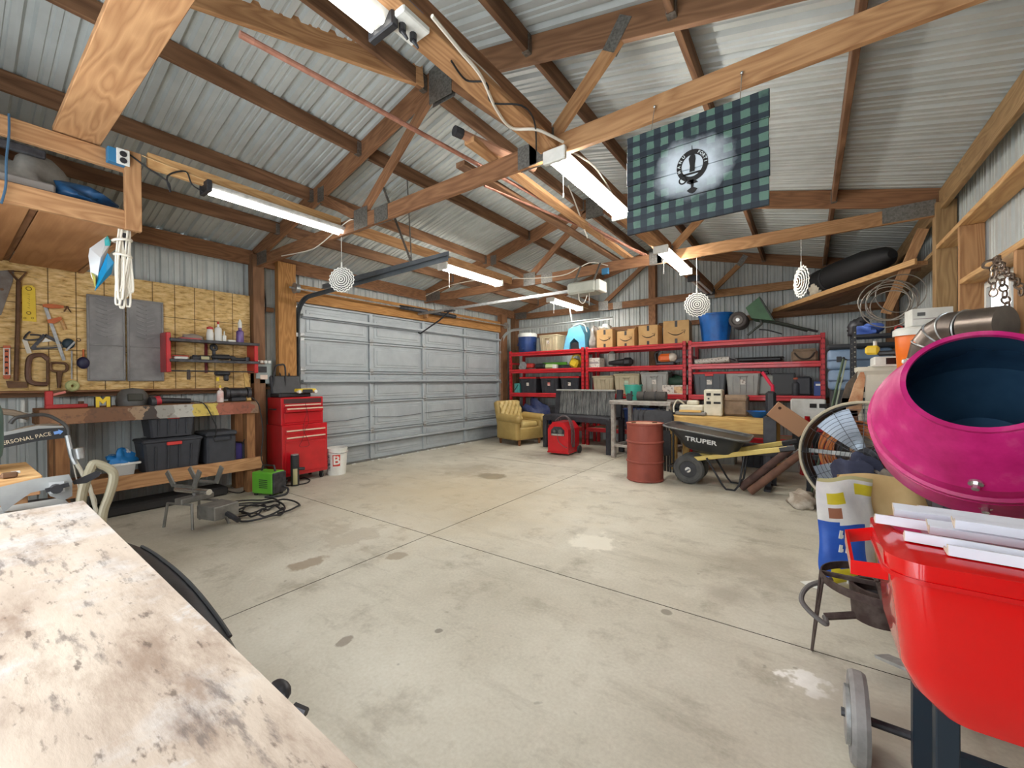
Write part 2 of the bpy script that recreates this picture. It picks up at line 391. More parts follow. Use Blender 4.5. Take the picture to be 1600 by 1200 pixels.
# ---- roof
roof = bpy.data.objects.new('ceiling', None); COL.objects.link(roof); roof['kind'] = 'structure'; roof['label'] = 'underside of a ribbed steel gable roof on purlins'
for s in (-1, 1):
    y = YF
    base = None
    while y < YB-.01:
        w = min(PW, YB-y); mb = MB(); rows = []
        run = (XC-XL) if s < 0 else (XR-XC); run += .12
        nrm = Vector((s*PITCHR, 0, 1)).normalized()
        V = []
        for uu, h in profile(w):
            V.append((mb.bm.verts.new(Vector((XC, y+uu, ZA))+nrm*h), mb.bm.verts.new(Vector((XC+s*run, y+uu, ZA-PITCHR*run))+nrm*h)))
        for i in range(len(V)-1): mb.bm.faces.new((V[i][0], V[i+1][0], V[i+1][1], V[i][1]))
        mb.build('roof_sheet', ROOFST, roof, smooth=0)
        y += w
MB().prism([(-.2, -.05), (0, 0), (.2, -.05), (.2, -.045), (0, .006), (-.2, -.045)], YB-YF, basis((XC, YF, ZA+.03), (1, 0, 0), (0, 1, 0))).build('ridge_cap', ROOFST, roof, smooth=0)
# purlins hung between the trusses
bays = ((YF, TY[0]-.02), (TY[0]+.02, TY[1]-.02), (TY[1]+.02, TY[2]-.02))
for xp in (-5.27, -4.49, -3.60, -2.66, -2.28, -1.60, -.62, .23):
    for a, b_ in bays:
        z = zroof(xp)-.004-.07
        member('purlin', (xp, a, z), (xp, b_, z), .038, .14, PURL, roof)
        for yy, sg in ((a, 1), (b_, -1)):
            if yy != YF:
                MB().bx(xp-.024, xp+.024, yy, yy+sg*.05, z-.075, z-.072).bx(xp-.026, xp-.023, yy, yy+sg*.045, z-.072, z+.05).bx(xp+.023, xp+.026, yy, yy+sg*.045, z-.072, z+.05).build('purlin_hanger', GALV, roof, smooth=0)
for xp, lw in ((-5.99, wl), (1.03, wr)):
    for a, b_ in bays: member('eave_board', (xp, a, 2.97), (xp, b_, 2.97), .04, .19, TREAT if xp > 0 else TRUSSW, lw)

# ---- trusses
def plate(t, c, w, h, rot=0):
    for sy in (-1, 1):
        MB().box((0, 0, 0), (w, .003, h)).build('gusset_plate', GALV, t, smooth=0, loc=(c[0], sy*.0215, c[1]), rot=(0, rot, 0))
def truss(y, label, gable=False):
    t = thing('roof_truss', label, 'roof truss', (XC, y, ZCH), 0, 'wooden roof trusses')
    def mem(n, x0, z0, x1, z1, h, m=TRUSSW): return member(n, (x0, y, z0), (x1, y, z1), .038, h, m, t)
    xl, xr = -6.03, 1.09
    mem('bottom_chord', xl, ZCH+.07, -1.62, ZCH+.07, .14); mem('bottom_chord', -1.62, ZCH+.07, xr, ZCH+.07, .14, PINE)
    for s, xe in ((-1, xl), (1, xr)):
        mem('top_chord', XC, zroof(XC)-.1, xe, zroof(xe)-.1, .185, TRUSSW if s < 0 or y > 3 else ROUGHW)
    n1, n2 = -3.60, -1.50
    mem('web', XC-.09, zroof(XC)-.2, n1, ZCH+.14, .089); mem('web', XC+.09, zroof(XC)-.2, n2, ZCH+.14, .089)
    mem('web', n1-.06, ZCH+.13, -4.32, zroof(-4.32)-.19, .089); mem('web', n2+.06, ZCH+.13, -.95, zroof(-.95)-.17, .089, PINE)
    w = lambda x: x-XC
    plate(t, (0, zroof(XC)-.15-ZCH), .26, .34); plate(t, (w(n1), .1), .22, .2); plate(t, (w(n2), .1), .2, .2)
    plate(t, (w(-.95), zroof(-.95)-.15-ZCH), .09, .2, radians(35)); plate(t, (w(-4.32), zroof(-4.32)-.15-ZCH), .12, .16)
    plate(t, (w(-3.28), .07), .2, .15); plate(t, (w(.80), .085), .38, .15); plate(t, (w(-5.8), .1), .4, .16)
    plate(t, (w(-1.62), .075), .16, .16)
    return t
truss(TY[0], 'wooden roof truss that the tartan sign board hangs from')
truss(TY[1], 'wooden roof truss crossing above the garage door opener')
truss(TY[2], 'gable end roof truss flush against the back wall')

# ---- posts and girts
member('post', (-5.93, 2.86, 0), (-5.93, 2.86, 2.98), .24, .1, HDR, wl, (1, 0, 0)); member('post', (-5.94, 2.49, 0), (-5.94, 2.49, 3.0), .14, .14, ROUGHW, wl, (1, 0, 0))
member('post', (-5.95, 7.93, 0), (-5.95, 7.93, 2.9), .2, .14, TRUSSW, wl, (1, 0, 0)); member('post', (-5.99, .2, 0), (-5.99, .2, 3.0), .14, .14, ROUGHW, wl, (1, 0, 0))
member('door_header', (-5.96, 3.0, 2.60), (-5.96, 7.95, 2.60), .06, .25, HDR, wl)
for yy in (3.0, 7.85): member('door_jamb', (-6.05, yy, -.05), (-6.05, yy, 2.5), .13, .04, HDR, wl, (1, 0, 0))
for z in (1.235, 2.2): member('girt', (-6.03, YF, z), (-6.03, 2.42, z), .04, .09, ROUGHW, wl)
member('girt', (-6.03, 2.56, 2.32), (-6.03, 2.74, 2.32), .04, .06, TRUSSW, wl)
member('girt', (-6.0, 2.42, 1.245), (-6.0, 2.95, 1.245), .08, .04, TRUSSW, wl)
member('post', (-2.56, 8.53, 0), (-2.56, 8.53, 3.8), .14, .14, TRUSSW, wb, (1, 0, 0)); member('post', (-6.0, 8.52, 0), (-6.0, 8.52, 3.0), .15, .15, ROUGHW, wb, (1, 0, 0))
for z in (.95, 2.42): member('girt', (-5.9, 8.58, z), (-2.66, 8.58, z), .04, .09, TRUSSW, wb); member('girt', (-2.46, 8.58, z), (.98, 8.58, z), .04, .09, TRUSSW, wb)
member('post', (1.05, 5.54, 0), (1.05, 5.54, 2.95), .14, .14, TREAT, wr, (1, 0, 0)); member('post', (1.05, 8.5, 0), (1.05, 8.5, 2.95), .14, .14, ROUGHW, wr, (1, 0, 0)); member('post', (1.05, 2.49, 0), (1.05, 2.49, 2.95), .14, .14, TREAT, wr, (1, 0, 0))
member('girt', (1.05, 2.57, 2.525), (1.05, 5.46, 2.525), .14, .04, PALE, wr); member('girt', (1.05, 5.62, 2.51), (1.05, 8.4, 2.51), .14, .04, TREAT, wr)
member('girt', (1.05, 2.57, 2.06), (1.05, 4.735, 2.06), .14, .04, PALE, wr)
member('stud', (1.05, 4.757, 0), (1.05, 4.757, 2.504), .14, .04, PINE, wr, (0, 1, 0)); member('stud', (1.05, 3.66, 0), (1.05, 3.66, 2.038), .14, .04, PINE, wr, (0, 1, 0))
member('girt', (1.05, 2.57, 1.28), (1.05, 3.63, 1.28), .14, .04, PALE, wr); member('sill_board', (1.05, 3.69, 1.29), (1.05, 4.73, 1.29), .14, .04, PALE, wr)
# window
win = struct(MB().bx(XR-.03, XR+.02, WY0, WY0+.04, WZ0, WZ1).bx(XR-.03, XR+.02, WY1-.04, WY1, WZ0, WZ1).bx(XR-.03, XR+.02, WY0+.04, WY1-.04, WZ0, WZ0+.04).bx(XR-.03, XR+.02, WY0+.04, WY1-.04, WZ1-.04, WZ1).build('window_1', WHITE, smooth=0))
win['label'] = 'white framed sliding window in the steel wall above the stovepipe'
GLASS = mat('window_glass', (240, 248, 250), .02, trans=1.0)
GLASS.node_tree.nodes['Principled BSDF'].inputs['IOR'].default_value = 1.1
for a, b_ in ((WY0+.04, 4.18), (4.20, WY1-.04)):
    MB().bx(XR-.008, XR-.003, a, b_, WZ0+.04, WZ1-.04).build('pane', GLASS, win, smooth=0)
MB().bx(XR-.03, XR+.01, 4.165, 4.215, WZ0+.04, WZ1-.04).build('meeting_rail', WHITE, win, smooth=0)

# ---- sectional garage door
gd = bpy.data.objects.new('door_1', None); COL.objects.link(gd); gd['kind'] = 'structure'; gd['label'] = 'white steel sectional garage door seen from inside'; gd.location = (-6.0, (DY0+DY1)/2, 0)
XD = -5.985; NS = 5; SH = (DZ-.03)/NS; CW = (DY1-DY0-.08)/4
sec = panel = stile = None
ref = {}
def shared(key, make, parent, loc):
    """alike pieces share one mesh"""
    if key not in ref: o = make(); o.parent = parent; ref[key] = o
    else: o = ref[key].copy(); COL.objects.link(o); o.parent = parent
    o.location = wm(parent).inverted() @ Vector(loc); return o
for i in range(NS):
    z0 = .03+i*SH
    shared('sec', lambda: MB().bx(-.015, .0, 0, DY1-DY0, 0, SH+.004).build('door_section', DOORST, smooth=0), gd, (XD, DY0, z0))
    shared('lip', lambda: MB().bx(0, .034, 0, DY1-DY0, SH-.036, SH-.012, .004).bx(0, .026, 0, DY1-DY0, 0.004, .018, .003).build('section_rail', DOORST, smooth=0), gd, (XD, DY0, z0))
    for c in range(4):
        def mk():
            mb = MB(); w, h = CW-.16, SH-.16
            mb.bx(-.004, .006, .08, .08+w, .07, .07+h, .005); mb.bx(.002, .014, .13, .03+w, .11, .03+h, .005); return mb.build('door_panel', DOORST, smooth=0)
        shared('panel', mk, gd, (XD+.003, DY0+.04+c*CW, z0))
    for c in range(5):
        def mk():
            return MB().bx(0, .040, -.032, .032, .004, SH-.008, .004).build('stile', DOORST, smooth=0)
        shared('stile', mk, gd, (XD, DY0+.04+c*CW if c else DY0+.045, z0))
        if i:
            def mk():
                return MB().bx(.036, .046, -.03, .03, -.06, .05, .002).cyl((.048, -.04, 0), (.048, .04, 0), .013, n=8).build('hinge', ZINC)
            shared('hinge', mk, gd, (XD, DY0+.04+c*CW if c else DY0+.045, z0))
for z in (2.25, 1.30, .28):
    shared('strut', lambda: MB().bx(0, .06, 0, DY1-DY0-.06, .05, .056).bx(0, .006, 0, DY1-DY0-.06, 0, .056).bx(.052, .06, 0, DY1-DY0-.06, .02, .05).bx(0, .03, 0, DY1-DY0-.06, 0, .006).build('strut', DOORST, smooth=0), gd, (XD+.04, DY0+.03, z))
MB().bx(XD-.02, XD+.02, DY0, DY1, .0, .028, .006).build('bottom_seal', mat('grey_rubber', (120, 120, 116), .8), gd, world=True)
random.seed(3)
scr = MB()
for i in range(26):
    yy = 3.6+random.random()*3.2; s = .012+random.random()*.03
    scr.box((XD+.05+random.random()*.05, yy, .006), (.03, s*2.2, .012), .004, (0, 0, random.random()))
o = scr.build('torn_seal_scraps', WHITE, gd, world=True); o['kind'] = 'stuff'
MB().tube([at(p, q, 'x', XD+.04) for p, q in ((500, 660), (540, 657), (578, 650))], .004, 5).tube([at(p, q, 'x', XD+.04) for p, q in ((582, 651), (620, 651), (658, 646))], .004, 5).tube([at(p, q, 'x', XD+.04) for p, q in ((664, 645), (700, 641), (722, 639))], .004, 5).build('door_wire', DKMETAL, gd, world=True)

# ================================================================== OVERHEAD
# ---- shop lights on two rows of boards
def tubemat(n, e):
    m = bpy.data.materials.new(n); m.use_nodes = True; b = m.node_tree.nodes['Principled BSDF']
    b.inputs['Base Color'].default_value = (.9, .9, .9, 1); b.inputs['Emission Color'].default_value = (1.0, .965, .90, 1); b.inputs['Emission Strength'].default_value = e; return m
TUBE_ON, TUBE_DIM, TUBE_OFF = tubemat('lit_tube', 56), tubemat('dim_tube', 3), tubemat('unlit_tube', 0)
def shop_light(x, y0, y1, z, tm, label, chain=None, housing=WHITE):
    t = thing('shop_light', label, 'shop light', (x, (y0+y1)/2, z), 0, 'tube shop lights')
    h = (y1-y0)/2
    MB().xf(basis((0, -h, .045), (1, 0, 0), (0, 1, 0))).prism([(-.075, -.02), (-.03, .025), (.03, .025), (.075, -.02), (.07, -.022), (.028, .012), (-.028, .012), (-.07, -.022)], 2*h).build('reflector', housing, t, smooth=0)
    MB().bx(-.028, .028, -h, h, .06, .085, .004).build('ballast_channel', housing, t, smooth=0)
    for sx in (-1, 1):
        MB().cyl((sx*.036, -h+.03, .02), (sx*.036, h-.03, .02), .0165, n=10).build('tube', tm, t)
    for sy in (-1, 1):
        MB().bx(-.085, .085, sy*h-.018, sy*h+.018, -.005, .085, .006).build('end_cap', BLACK if tm is not TUBE_ON else WHITE, t, smooth=0)
    if chain:
        MB().cyl((0, -h+.12, .02), (0, -h+.12, .02-chain), .003, n=5).cyl((0, -h+.12, .0-chain), (0, -h+.12, .03-chain), .007, n=6).build('pull_chain', WHITE, t)
    return t
LX, RX = -3.93, -1.38
shop_light(LX, 1.28, 2.49, 2.84, TUBE_DIM, 'twin tube shop light beside the storage loft', housing=ZINC)
shop_light(LX, 3.93, 5.15, 2.80, TUBE_ON, 'glowing shop light above the garage door', .22)
shop_light(LX, 6.75, 7.97, 2.80, TUBE_ON, 'glowing shop light nearest the back corner of the garage', .2)
shop_light(RX, 2.44, 3.66, 2.78, TUBE_ON, 'glowing shop light just beside the tartan sign board', .2)
shop_light(RX, 4.91, 6.13, 2.78, TUBE_ON, 'glowing shop light below the second truss, past the sign', .22)
shop_light(RX, 6.6, 7.82, 2.78, TUBE_OFF, 'unlit brown shop light near the gable wall', housing=ROUGHW)
shop_light(-1.50, -.06, 1.15, 2.82, TUBE_DIM, 'twin tube shop light at the top edge by the outlet box')
lb = thing('light_board', 'wooden board carrying the shop lights over the garage door', 'board', (LX, 4, 2.92))
for a, b_ in ((.92, 2.46), (2.52, 5.5), (5.57, 8.4)): member('plank', (LX-.01, a, 2.95), (LX-.01, b_, 2.95), .038, .11, PALE if a < 1 else PINE, lb)
lb = thing('light_board', 'wooden T-shaped board carrying the shop lights next to the sign', 'board', (RX-.04, 4, 2.9))
for a, b_ in ((-.5, 2.46), (2.52, 5.5), (5.57, 8.4)):
    member('plank', (RX-.05, a, 2.99), (RX-.05, b_, 2.99), .038, .14, TRUSSW, lb); member('plank', (RX-.05, a, 2.895), (RX-.05, b_, 2.895), .14, .04, PINE, lb)
# white outlet box with plugs and cables
ob = thing('outlet_box', 'white outlet box with two black plugs on a ceiling board', 'outlet', (-1.42, 1.22, 2.87))
MB().box((0, 0, -.006), (.125, .15, .03), .006).build('cover', WHITE, ob)
for dy in (-.03, .03):
    p = MB().cyl((0.0, dy, -.02), (0, dy, -.05), .016, n=10).cyl((0, dy, -.05), (.01, dy+.02, -.075), .01, .006, n=8).build('plug', BLACK, ob)
MB().box((0, 0, .035), (.1, .1, .05), .004).build('back_box', mat('blue_box', (52, 118, 160), .5), ob)
def cable(name, label, pts, r, m, cat='cable', n=6, grp=None):
    return recentre(tag(MB().tube(smoothpts(pts, 6), r, n).build(name, m), label, cat, grp))
cable('white_cable', 'white cable looping along the ceiling board by the outlet', [at(p, q, 'z', 2.86) for p, q in ((675, 25), (720, 80), (752, 120), (775, 170), (800, 200), (840, 203), (880, 222))], .009, WCORD)
cable('white_cable', 'white cable running past the sign light to the next truss', [at(p, q, 'z', 2.95) for p, q in ((700, 62), (760, 115), (800, 160), (840, 205), (880, 230), (930, 262), (960, 310))], .007, WCORD)
cable('electric_cable', 'thin black power cord dangling down to the sign light', [at(p, q, 'z', 2.86) for p, q in ((705, 95), (728, 125), (760, 130), (768, 160), (815, 165), (835, 190), (838, 235))], .005, BCORD)
cable('electric_cable', 'black cord looping from the blue outlet box to the loft light', [at(p, q, 'x', LX+.03) for p, q in ((198, 238), (230, 262), (262, 284), (266, 300), (262, 275), (290, 268), (300, 288), (318, 300))], .006, BCORD)
cable('wire_run', 'bright wire clipped along the light board beside the loft', [at(p, q, 'x', LX+.015) for p, q in ((222, 243), (260, 258), (330, 285), (420, 318), (500, 342))], .004, mat('copper_sheath', (214, 180, 130), .5))
cable('white_cable', 'white cable draped under the truss by the garage door', [at(p, q, 'y', 2.46) for p, q in ((440, 400), (480, 392), (500, 382), (540, 348), (552, 343))], .006, WCORD)
cable('white_cable', 'white cable strung along the middle truss to the opener', [at(p, q, 'y', 5.50) for p, q in ((650, 470), (700, 447), (760, 436), (830, 435), (880, 430), (905, 418), (925, 410), (950, 415))], .007, WCORD)
cable('white_cable', 'white cable sagging from the sign light to the opener truss', [at(p, q, 'y', 4.2) for p, q in ((888, 290), (900, 320), (918, 372))], .008, WCORD)
bo = tag(MB().box((0, 0, .035), (.1, .045, .085), .004).build('junction_box', mat('blue_box', (52, 118, 160)), loc=at(946, 428, 'y', 5.50)), 'small blue junction box on the middle truss', 'outlet')
bo = thing('junction_box', 'blue junction box with white cover at the loft corner', 'outlet', at(183, 243, 'x', LX+.06))
MB().box((-.03, 0, .0), (.06, .095, .1), .004).build('box', mat('blue_box', (52, 118, 160)), bo); MB().box((.005, .03, 0), (.008, .07, .11), .003).build('cover', WHITE, bo); MB().cyl((.008, .03, .02), (.014, .03, .02), .02, n=10).cyl((.008, .03, -.025), (.014, .03, -.025), .02, n=10).build('sockets', BLACK, bo)

# ---- pipes and sticks lying across the bottom chords
def rod(name, label, a, b_, r, m, cat, cap=None):
    t = thing(name, label, cat, (Vector(a)+Vector(b_))/2)
    MB().cyl(a, b_, r, n=10).build('shaft', m, t, world=True)
    if cap: MB().cyl(Vector(a)-(Vector(b_)-Vector(a)).normalized()*.01, Vector(a)+(Vector(b_)-Vector(a)).normalized()*.05, r*1.12, n=10).build('cap', cap, t, world=True)
    return t
COP = mat('dull_copper', (196, 142, 122), .45, .5, (160, 108, 88), 12)
za = 3.0
rod('copper_pipe', 'long dull copper pipe lying across the trusses', at(378, 55, 'z', za), Vector((-1.80, 5.6, za)), .016, COP, 'pipe', cap=COP)
rod('copper_pipe', 'second thinner copper pipe, lying beyond the first truss', at(757, 290, 'z', za), Vector((-1.74, 5.7, za)), .012, COP, 'pipe')
rod('cardboard_tube', 'short tube with a black end cap resting on the truss', at(712, 205, 'z', 3.03), at(835, 262, 'z', 3.03), .032, mat('tan_tube', (178, 132, 104), .7), 'tube', cap=BLACK)
member_t = thing('loose_board', 'long loose two by four lying between the trusses beside the sign light', 'board', (-1.95, 4.1, 3.0)); member('plank', (-1.93, 2.2, 3.0), (-2.0, 5.75, 3.0), .09, .04, PINE, member_t)
member_t = thing('loose_board', 'dark loose board lying across trusses next to the ridge', 'board', (-1.7, 4.1, 3.0)); member('plank', (-2.22, 2.42, 3.02), (-2.2, 5.7, 3.02), .09, .04, ROUGHW, member_t)
member_t = thing('loose_plank', 'wide pale plank lying on the loft rail overhead', 'plank', (-2.6, .57, 2.96)); member('plank', (-3.98, .565, 2.965), (-.6, .545, 2.965), .22, .04, PINE, member_t)
member_t = thing('diagonal_brace', 'wooden brace crossing overhead from the truss peak to the eave', 'brace', (-2.6, 2, 3.3))
member('brace_plank', at(215, -45, 'y', .72), at(660, 118, 'y', 2.42), .04, .2, PINE, member_t)

# ---- storage loft above the workbench
lo = thing('storage_loft', 'wooden storage loft hung above the workbench', 'loft', (-4.9, .2, 2.44))
member('front_beam', (LX-.02, YF+.05, 2.475), (LX-.02, .80, 2.475), .04, .13, PINE, lo); member('top_rail', (LX-.02, YF+.05, 2.875), (LX-.02, .80, 2.875), .04, .12, PINE, lo)
member('corner_post', (LX, .835, 2.405), (LX, .835, 2.965), .09, .05, PINE, lo, (1, 0, 0)); member('end_beam', (LX-.04, .86, 2.475), (-5.93, .86, 2.475), .04, .1, PINE, lo)
for yy in (-.1, .38): member('joist', (LX-.05, yy, 2.49), (-5.93, yy, 2.49), .04, .09, TRUSSW, lo)
PLY = wood('plywood_deck', (196, 144, 98), (158, 106, 66), rings=10)
for a, b_ in ((YF+.05, -.12), (-.115, .365), (.395, .835)):
    member('deck_panel', (LX-.05, (a+b_)/2, 2.545), (-5.93, (a+b_)/2, 2.545), b_-a, .015, PLY, lo)
for a, b_ in ((-.08, .36), (.4, .83)): member('soffit_panel', (LX-.05, (a+b_)/2, 2.437), (-5.93, (a+b_)/2, 2.437), b_-a, .012, PLY, lo)
# things on the loft
def crumple(name, m, c, s, label, cat, seed, amp=.25, lvl=(18, 12), parent=None):
    r = random.Random(seed); ph = [(r.uniform(2, 7), r.uniform(2, 7), r.uniform(2, 7), r.uniform(0, 6)) for _ in range(6)]
    g = bmesh.new(); bmesh.ops.create_uvsphere(g, u_segments=lvl[0], v_segments=lvl[1], radius=1)
    for v in g.verts:
        d = 1+amp*sum(sin(a*v.co.x+b_*v.co.y+c_*v.co.z+e) for a, b_, c_, e in ph)/3
        v.co = Vector((v.co.x*d*s[0], v.co.y*d*s[1], max(v.co.z, -.55)*d*s[2]+s[2]*.55)); v.co.z = max(v.co.z, 0)
    mb = MB(); mb.bm.free(); mb.bm = g
    o = mb.build(name, m, parent, smooth=1.2, loc=c)
    if not parent: tag(o, label, cat)
    return o
TARP = mat('blue_tarp', (34, 82, 124), .45, 0, (22, 54, 86), 9); GREYC = mat('grey_canvas', (150, 144, 134), .8, 0, (118, 114, 108), 6)
crumple('blue_tarp', TARP, (-4.12, .60, 2.553), (.14, .17, .085), 'folded blue tarp at the end of the loft deck', 'tarp', 1)
crumple('blue_tarp', TARP, (-4.15, -.02, 2.553), (.15, .16, .17), 'bulky blue tarp bundle under the rope on the loft', 'tarp', 5)
crumple('canvas_bag', GREYC, (-4.25, .36, 2.553), (.2, .19, .17), 'crumpled grey canvas sack on the loft', 'sack', 2, .35)
recentre(tag(MB().box((-4.07, .27, 2.585), (.14, .40, .06), .01).build('grey_plank', mat('grey_board', (142, 136, 130), .7)), 'flat grey board lying on the loft edge', 'board'))
recentre(tag(MB().box((-4.02, .26, 2.793), (.04, .34, .05), .006, (0, .05, 0)).build('tube_lamp', DKMETAL), 'dark tube lamp fixed below the loft rail', 'lamp'))
cable('tie_rope', 'blue rope tied around the loft rail', [at(p, q, 'x', LX+.03) for p, q in ((14, 178), (14, 210), (10, 250), (9, 290), (2, 318))], .006, mat('blue_rope', (60, 92, 118), .8), 'rope')
# rope hank and balloon hanging from the loft
rp = thing('rope_hank', 'hank of white cotton rope hanging from the loft corner', 'rope', at(194, 492, 'x', -4.0)); rnd = random.Random(4)
for k in range(11):
    a = at(186+rnd.random()*16, 352, 'x', -4.0+rnd.uniform(-.03, .03)); c = at(180+rnd.random()*26, 486-rnd.random()*34, 'x', -4.0+rnd.uniform(-.04, .04)); b_ = at(186+rnd.random()*20, 352, 'x', -4.0)
    m1, m2 = (a*.5+c*.5), (b_*.5+c*.5)
    MB().tube(smoothpts([a, m1+Vector((0, -.02, 0)), c+Vector((0, -.012, .03)), c, c+Vector((0, .014, .03)), m2+Vector((0, .02, 0)), b_], 5), .0065, 6).build('strand', WCORD, rp, world=True)
MB().torus(at(192, 400, 'x', -4.0), .045, .009, (0, .1, 1), 18, 6).torus(at(191, 376, 'x', -4.0), .05, .01, (0, -.2, 1), 18, 6).build('wrap', WCORD, rp, world=True)
bl = thing('foil_balloon', 'deflated blue and white foil balloon hanging under the loft', 'balloon', at(148, 453, 'x', -4.35))
def foil(poly, m, name, dz):
    P = [at(p, q, 'x', -4.35+dz) for p, q in poly]; c = sum(P, Vector())/len(P)
    mb = MB(); front = [mb.bm.verts.new(p) for p in P]; cf = mb.bm.verts.new(c+Vector((.05, 0, 0))); cb = mb.bm.verts.new(c-Vector((.04, 0, 0)))
    for i in range(len(P)):
        j = (i+1) % len(P); mb.bm.faces.new((front[i], front[j], cf)); mb.bm.faces.new((front[j], front[i], cb))
    mb.build(name, m, bl, world=True, smooth=.3)
foil([(168, 368), (174, 378), (165, 400), (160, 425), (150, 450), (142, 430), (138, 400), (140, 388)], mat('white_foil', (220, 224, 226), .3, .2), 'pale_panel', 0)
foil([(168, 395), (178, 410), (174, 428), (160, 442), (148, 455), (154, 428)], mat('blue_foil', (30, 158, 220), .25, .2), 'blue_panel', .03)
foil([(142, 425), (150, 430), (149, 452)], mat('yellow_foil', (232, 226, 120), .3, .2), 'yellow_panel', .02)
foil([(163, 374), (168, 368), (174, 376), (172, 384), (164, 384)], mat('aqua_foil', (80, 200, 205), .3, .2), 'aqua_tip', .05)

# ---- tartan sign board hanging from the first truss
def tartan():
    m = bpy.data.materials.new('tartan_paint'); m.use_nodes = True; nt = m.node_tree; b = nt.nodes['Principled BSDF']; N = nt.nodes.new; L = nt.links.new
    g = N('ShaderNodeNewGeometry'); sp = N('ShaderNodeSeparateXYZ'); L(g.outputs['Position'], sp.inputs[0])
    def mt(op, a, c=None, d=None):
        n = N('ShaderNodeMath'); n.operation = op
        for i, v in enumerate((a, c, d)):
            if v is None: continue
            if isinstance(v, (int, float)): n.inputs[i].default_value = v
            else: L(v, n.inputs[i])
        return n.outputs[0]
    ns = N('ShaderNodeTexNoise'); ns.inputs['Scale'].default_value = 25; ns.inputs['Detail'].default_value = 4; L(g.outputs['Position'], ns.inputs['Vector'])
    wob = mt('MULTIPLY', ns.outputs[0], .012)
    xs = mt('DIVIDE', mt('ADD', mt('SUBTRACT', sp.outputs[0], -.845), wob), .078); zs = mt('DIVIDE', mt('ADD', mt('SUBTRACT', sp.outputs[2], 2.15), wob), .071)
    fx = mt('GREATER_THAN', mt('FRACT', xs), .48); fz = mt('GREATER_THAN', mt('FRACT', zs), .42)
    both = mt('MULTIPLY', fx, fz); one = mt('MULTIPLY', mt('ADD', fx, fz), .5)
    def rgb(c): n = N('ShaderNodeRGB'); n.outputs[0].default_value = lin(c); return n.outputs[0]
    def mix(f, a, c):
        x = N('ShaderNodeMix'); x.data_type = 'RGBA'; L(f, x.inputs[0]); L(a, x.inputs[6]); L(c, x.inputs[7]); return x.outputs[2]
    c = mix(one, rgb((32, 38, 48)), rgb((54, 68, 74))); c = mix(both, c, rgb((92, 122, 108)))
    wn = N('ShaderNodeTexNoise'); wn.inputs['Scale'].default_value = 9; wn.inputs['Detail'].default_value = 6; L(g.outputs['Position'], wn.inputs['Vector'])
    wr_ = N('ShaderNodeMapRange'); wr_.inputs[1].default_value = .50; wr_.inputs[2].default_value = .75; wr_.inputs[4].default_value = .8; L(wn.outputs[0], wr_.inputs[0]); c = mix(wr_.outputs[0], c, rgb((44, 56, 62)))
    # pale roundel mixed into the colour behind the badge, fading outward
    dx = mt('DIVIDE', mt('SUBTRACT', sp.outputs[0], -.50), .20); dz = mt('DIVIDE', mt('SUBTRACT', sp.outputs[2], 2.43), .165)
    rr = mt('SQRT', mt('ADD', mt('MULTIPLY', dx, dx), mt('MULTIPLY', dz, dz))); rr = mt('MULTIPLY_ADD', wn.outputs[0], .7, rr)
    mr = N('ShaderNodeMapRange'); mr.inputs[1].default_value = .85; mr.inputs[2].default_value = 1.4; mr.inputs[3].default_value = 1; mr.inputs[4].default_value = 0; L(rr, mr.inputs[0])
    c = mix(mr.outputs[0], c, rgb((206, 216, 224))); L(c, b.inputs['Base Color'])
    b.inputs['Roughness'].default_value = .5; b.inputs['Specular IOR Level'].default_value = .4
    return m
sg = thing('tartan_sign', 'hanging plank sign painted green tartan with a round clan badge', 'sign', (-.5, 2.35, 2.145)); TAR = tartan()
SX0, SX1, SZ0, SZ1, SY = -.852, -.144, 2.144, 2.708, 2.35
nb = 4
for i in range(nb):
    h = (SZ1-SZ0)/nb; z0 = SZ0+i*h
    MB().bx(SX0+.003*(i % 2), SX1-.004*((i+1) % 2), SY, SY+.018, z0+.002, z0+h-.002, .0025).build('plank', TAR, sg, world=True, smooth=0)
MB().bx(SX0+.1, SX0+.14, SY+.018, SY+.036, SZ0+.03, SZ1-.03).bx(SX1-.14, SX1-.1, SY+.018, SY+.036, SZ0+.03, SZ1-.03).build('batten', TRUSSW, sg, world=True, smooth=0)
for xx in (SX0+.13, SX1-.13): MB().cyl((xx, SY+.03, SZ1-.02), (xx, 2.462, 2.90), .0025, n=5).sphere((xx, 2.462, 2.90), .009).build('hanging_wire', CHROME, sg, world=True)
# badge: strap ring with buckle, sword arm in the middle, motto lettering
BC = Vector((-.495, SY-.002, 2.44)); BM = basis(BC, (1, 0, 0), (0, -1, 0))
def ringpoly(r0, r1, a0, a1, n=40): return [(r1*cos(a0+(a1-a0)*i/n), r1*sin(a0+(a1-a0)*i/n)) for i in range(n+1)] + [(r0*cos(a1-(a1-a0)*i/n), r0*sin(a1-(a1-a0)*i/n)) for i in range(n+1)]
mb = MB(); n = 44
ring = [[BM @ Vector((r*cos(2*pi*i/n)*.93, r*sin(2*pi*i/n), z)) for r, z in ((.058, 0), (.084, 0), (.084, .0015), (.058, .0015))] for i in range(n)]
mb.loop(ring, closed=True)
mb.prism([(-.013, -.032), (.013, -.032), (.013, .0), (.017, .03), (.015, .052), (.004, .06), (-.008, .055), (-.017, .04), (-.011, .0)], .0015, BM)
mb.prism([(-.045, -.036), (.045, -.036), (.045, -.046), (-.045, -.046)], .0015, BM)
mb.prism([(-.008, -.075), (.008, -.075), (.006, -.115), (.026, -.128), (.012, -.143), (0, -.148), (-.012, -.143), (-.028, -.128), (-.006, -.115)], .0015, BM)
mb.prism([(-.002, .08), (.002, .08), (.0015, .105), (-.0015, .105)], .0015, BM)
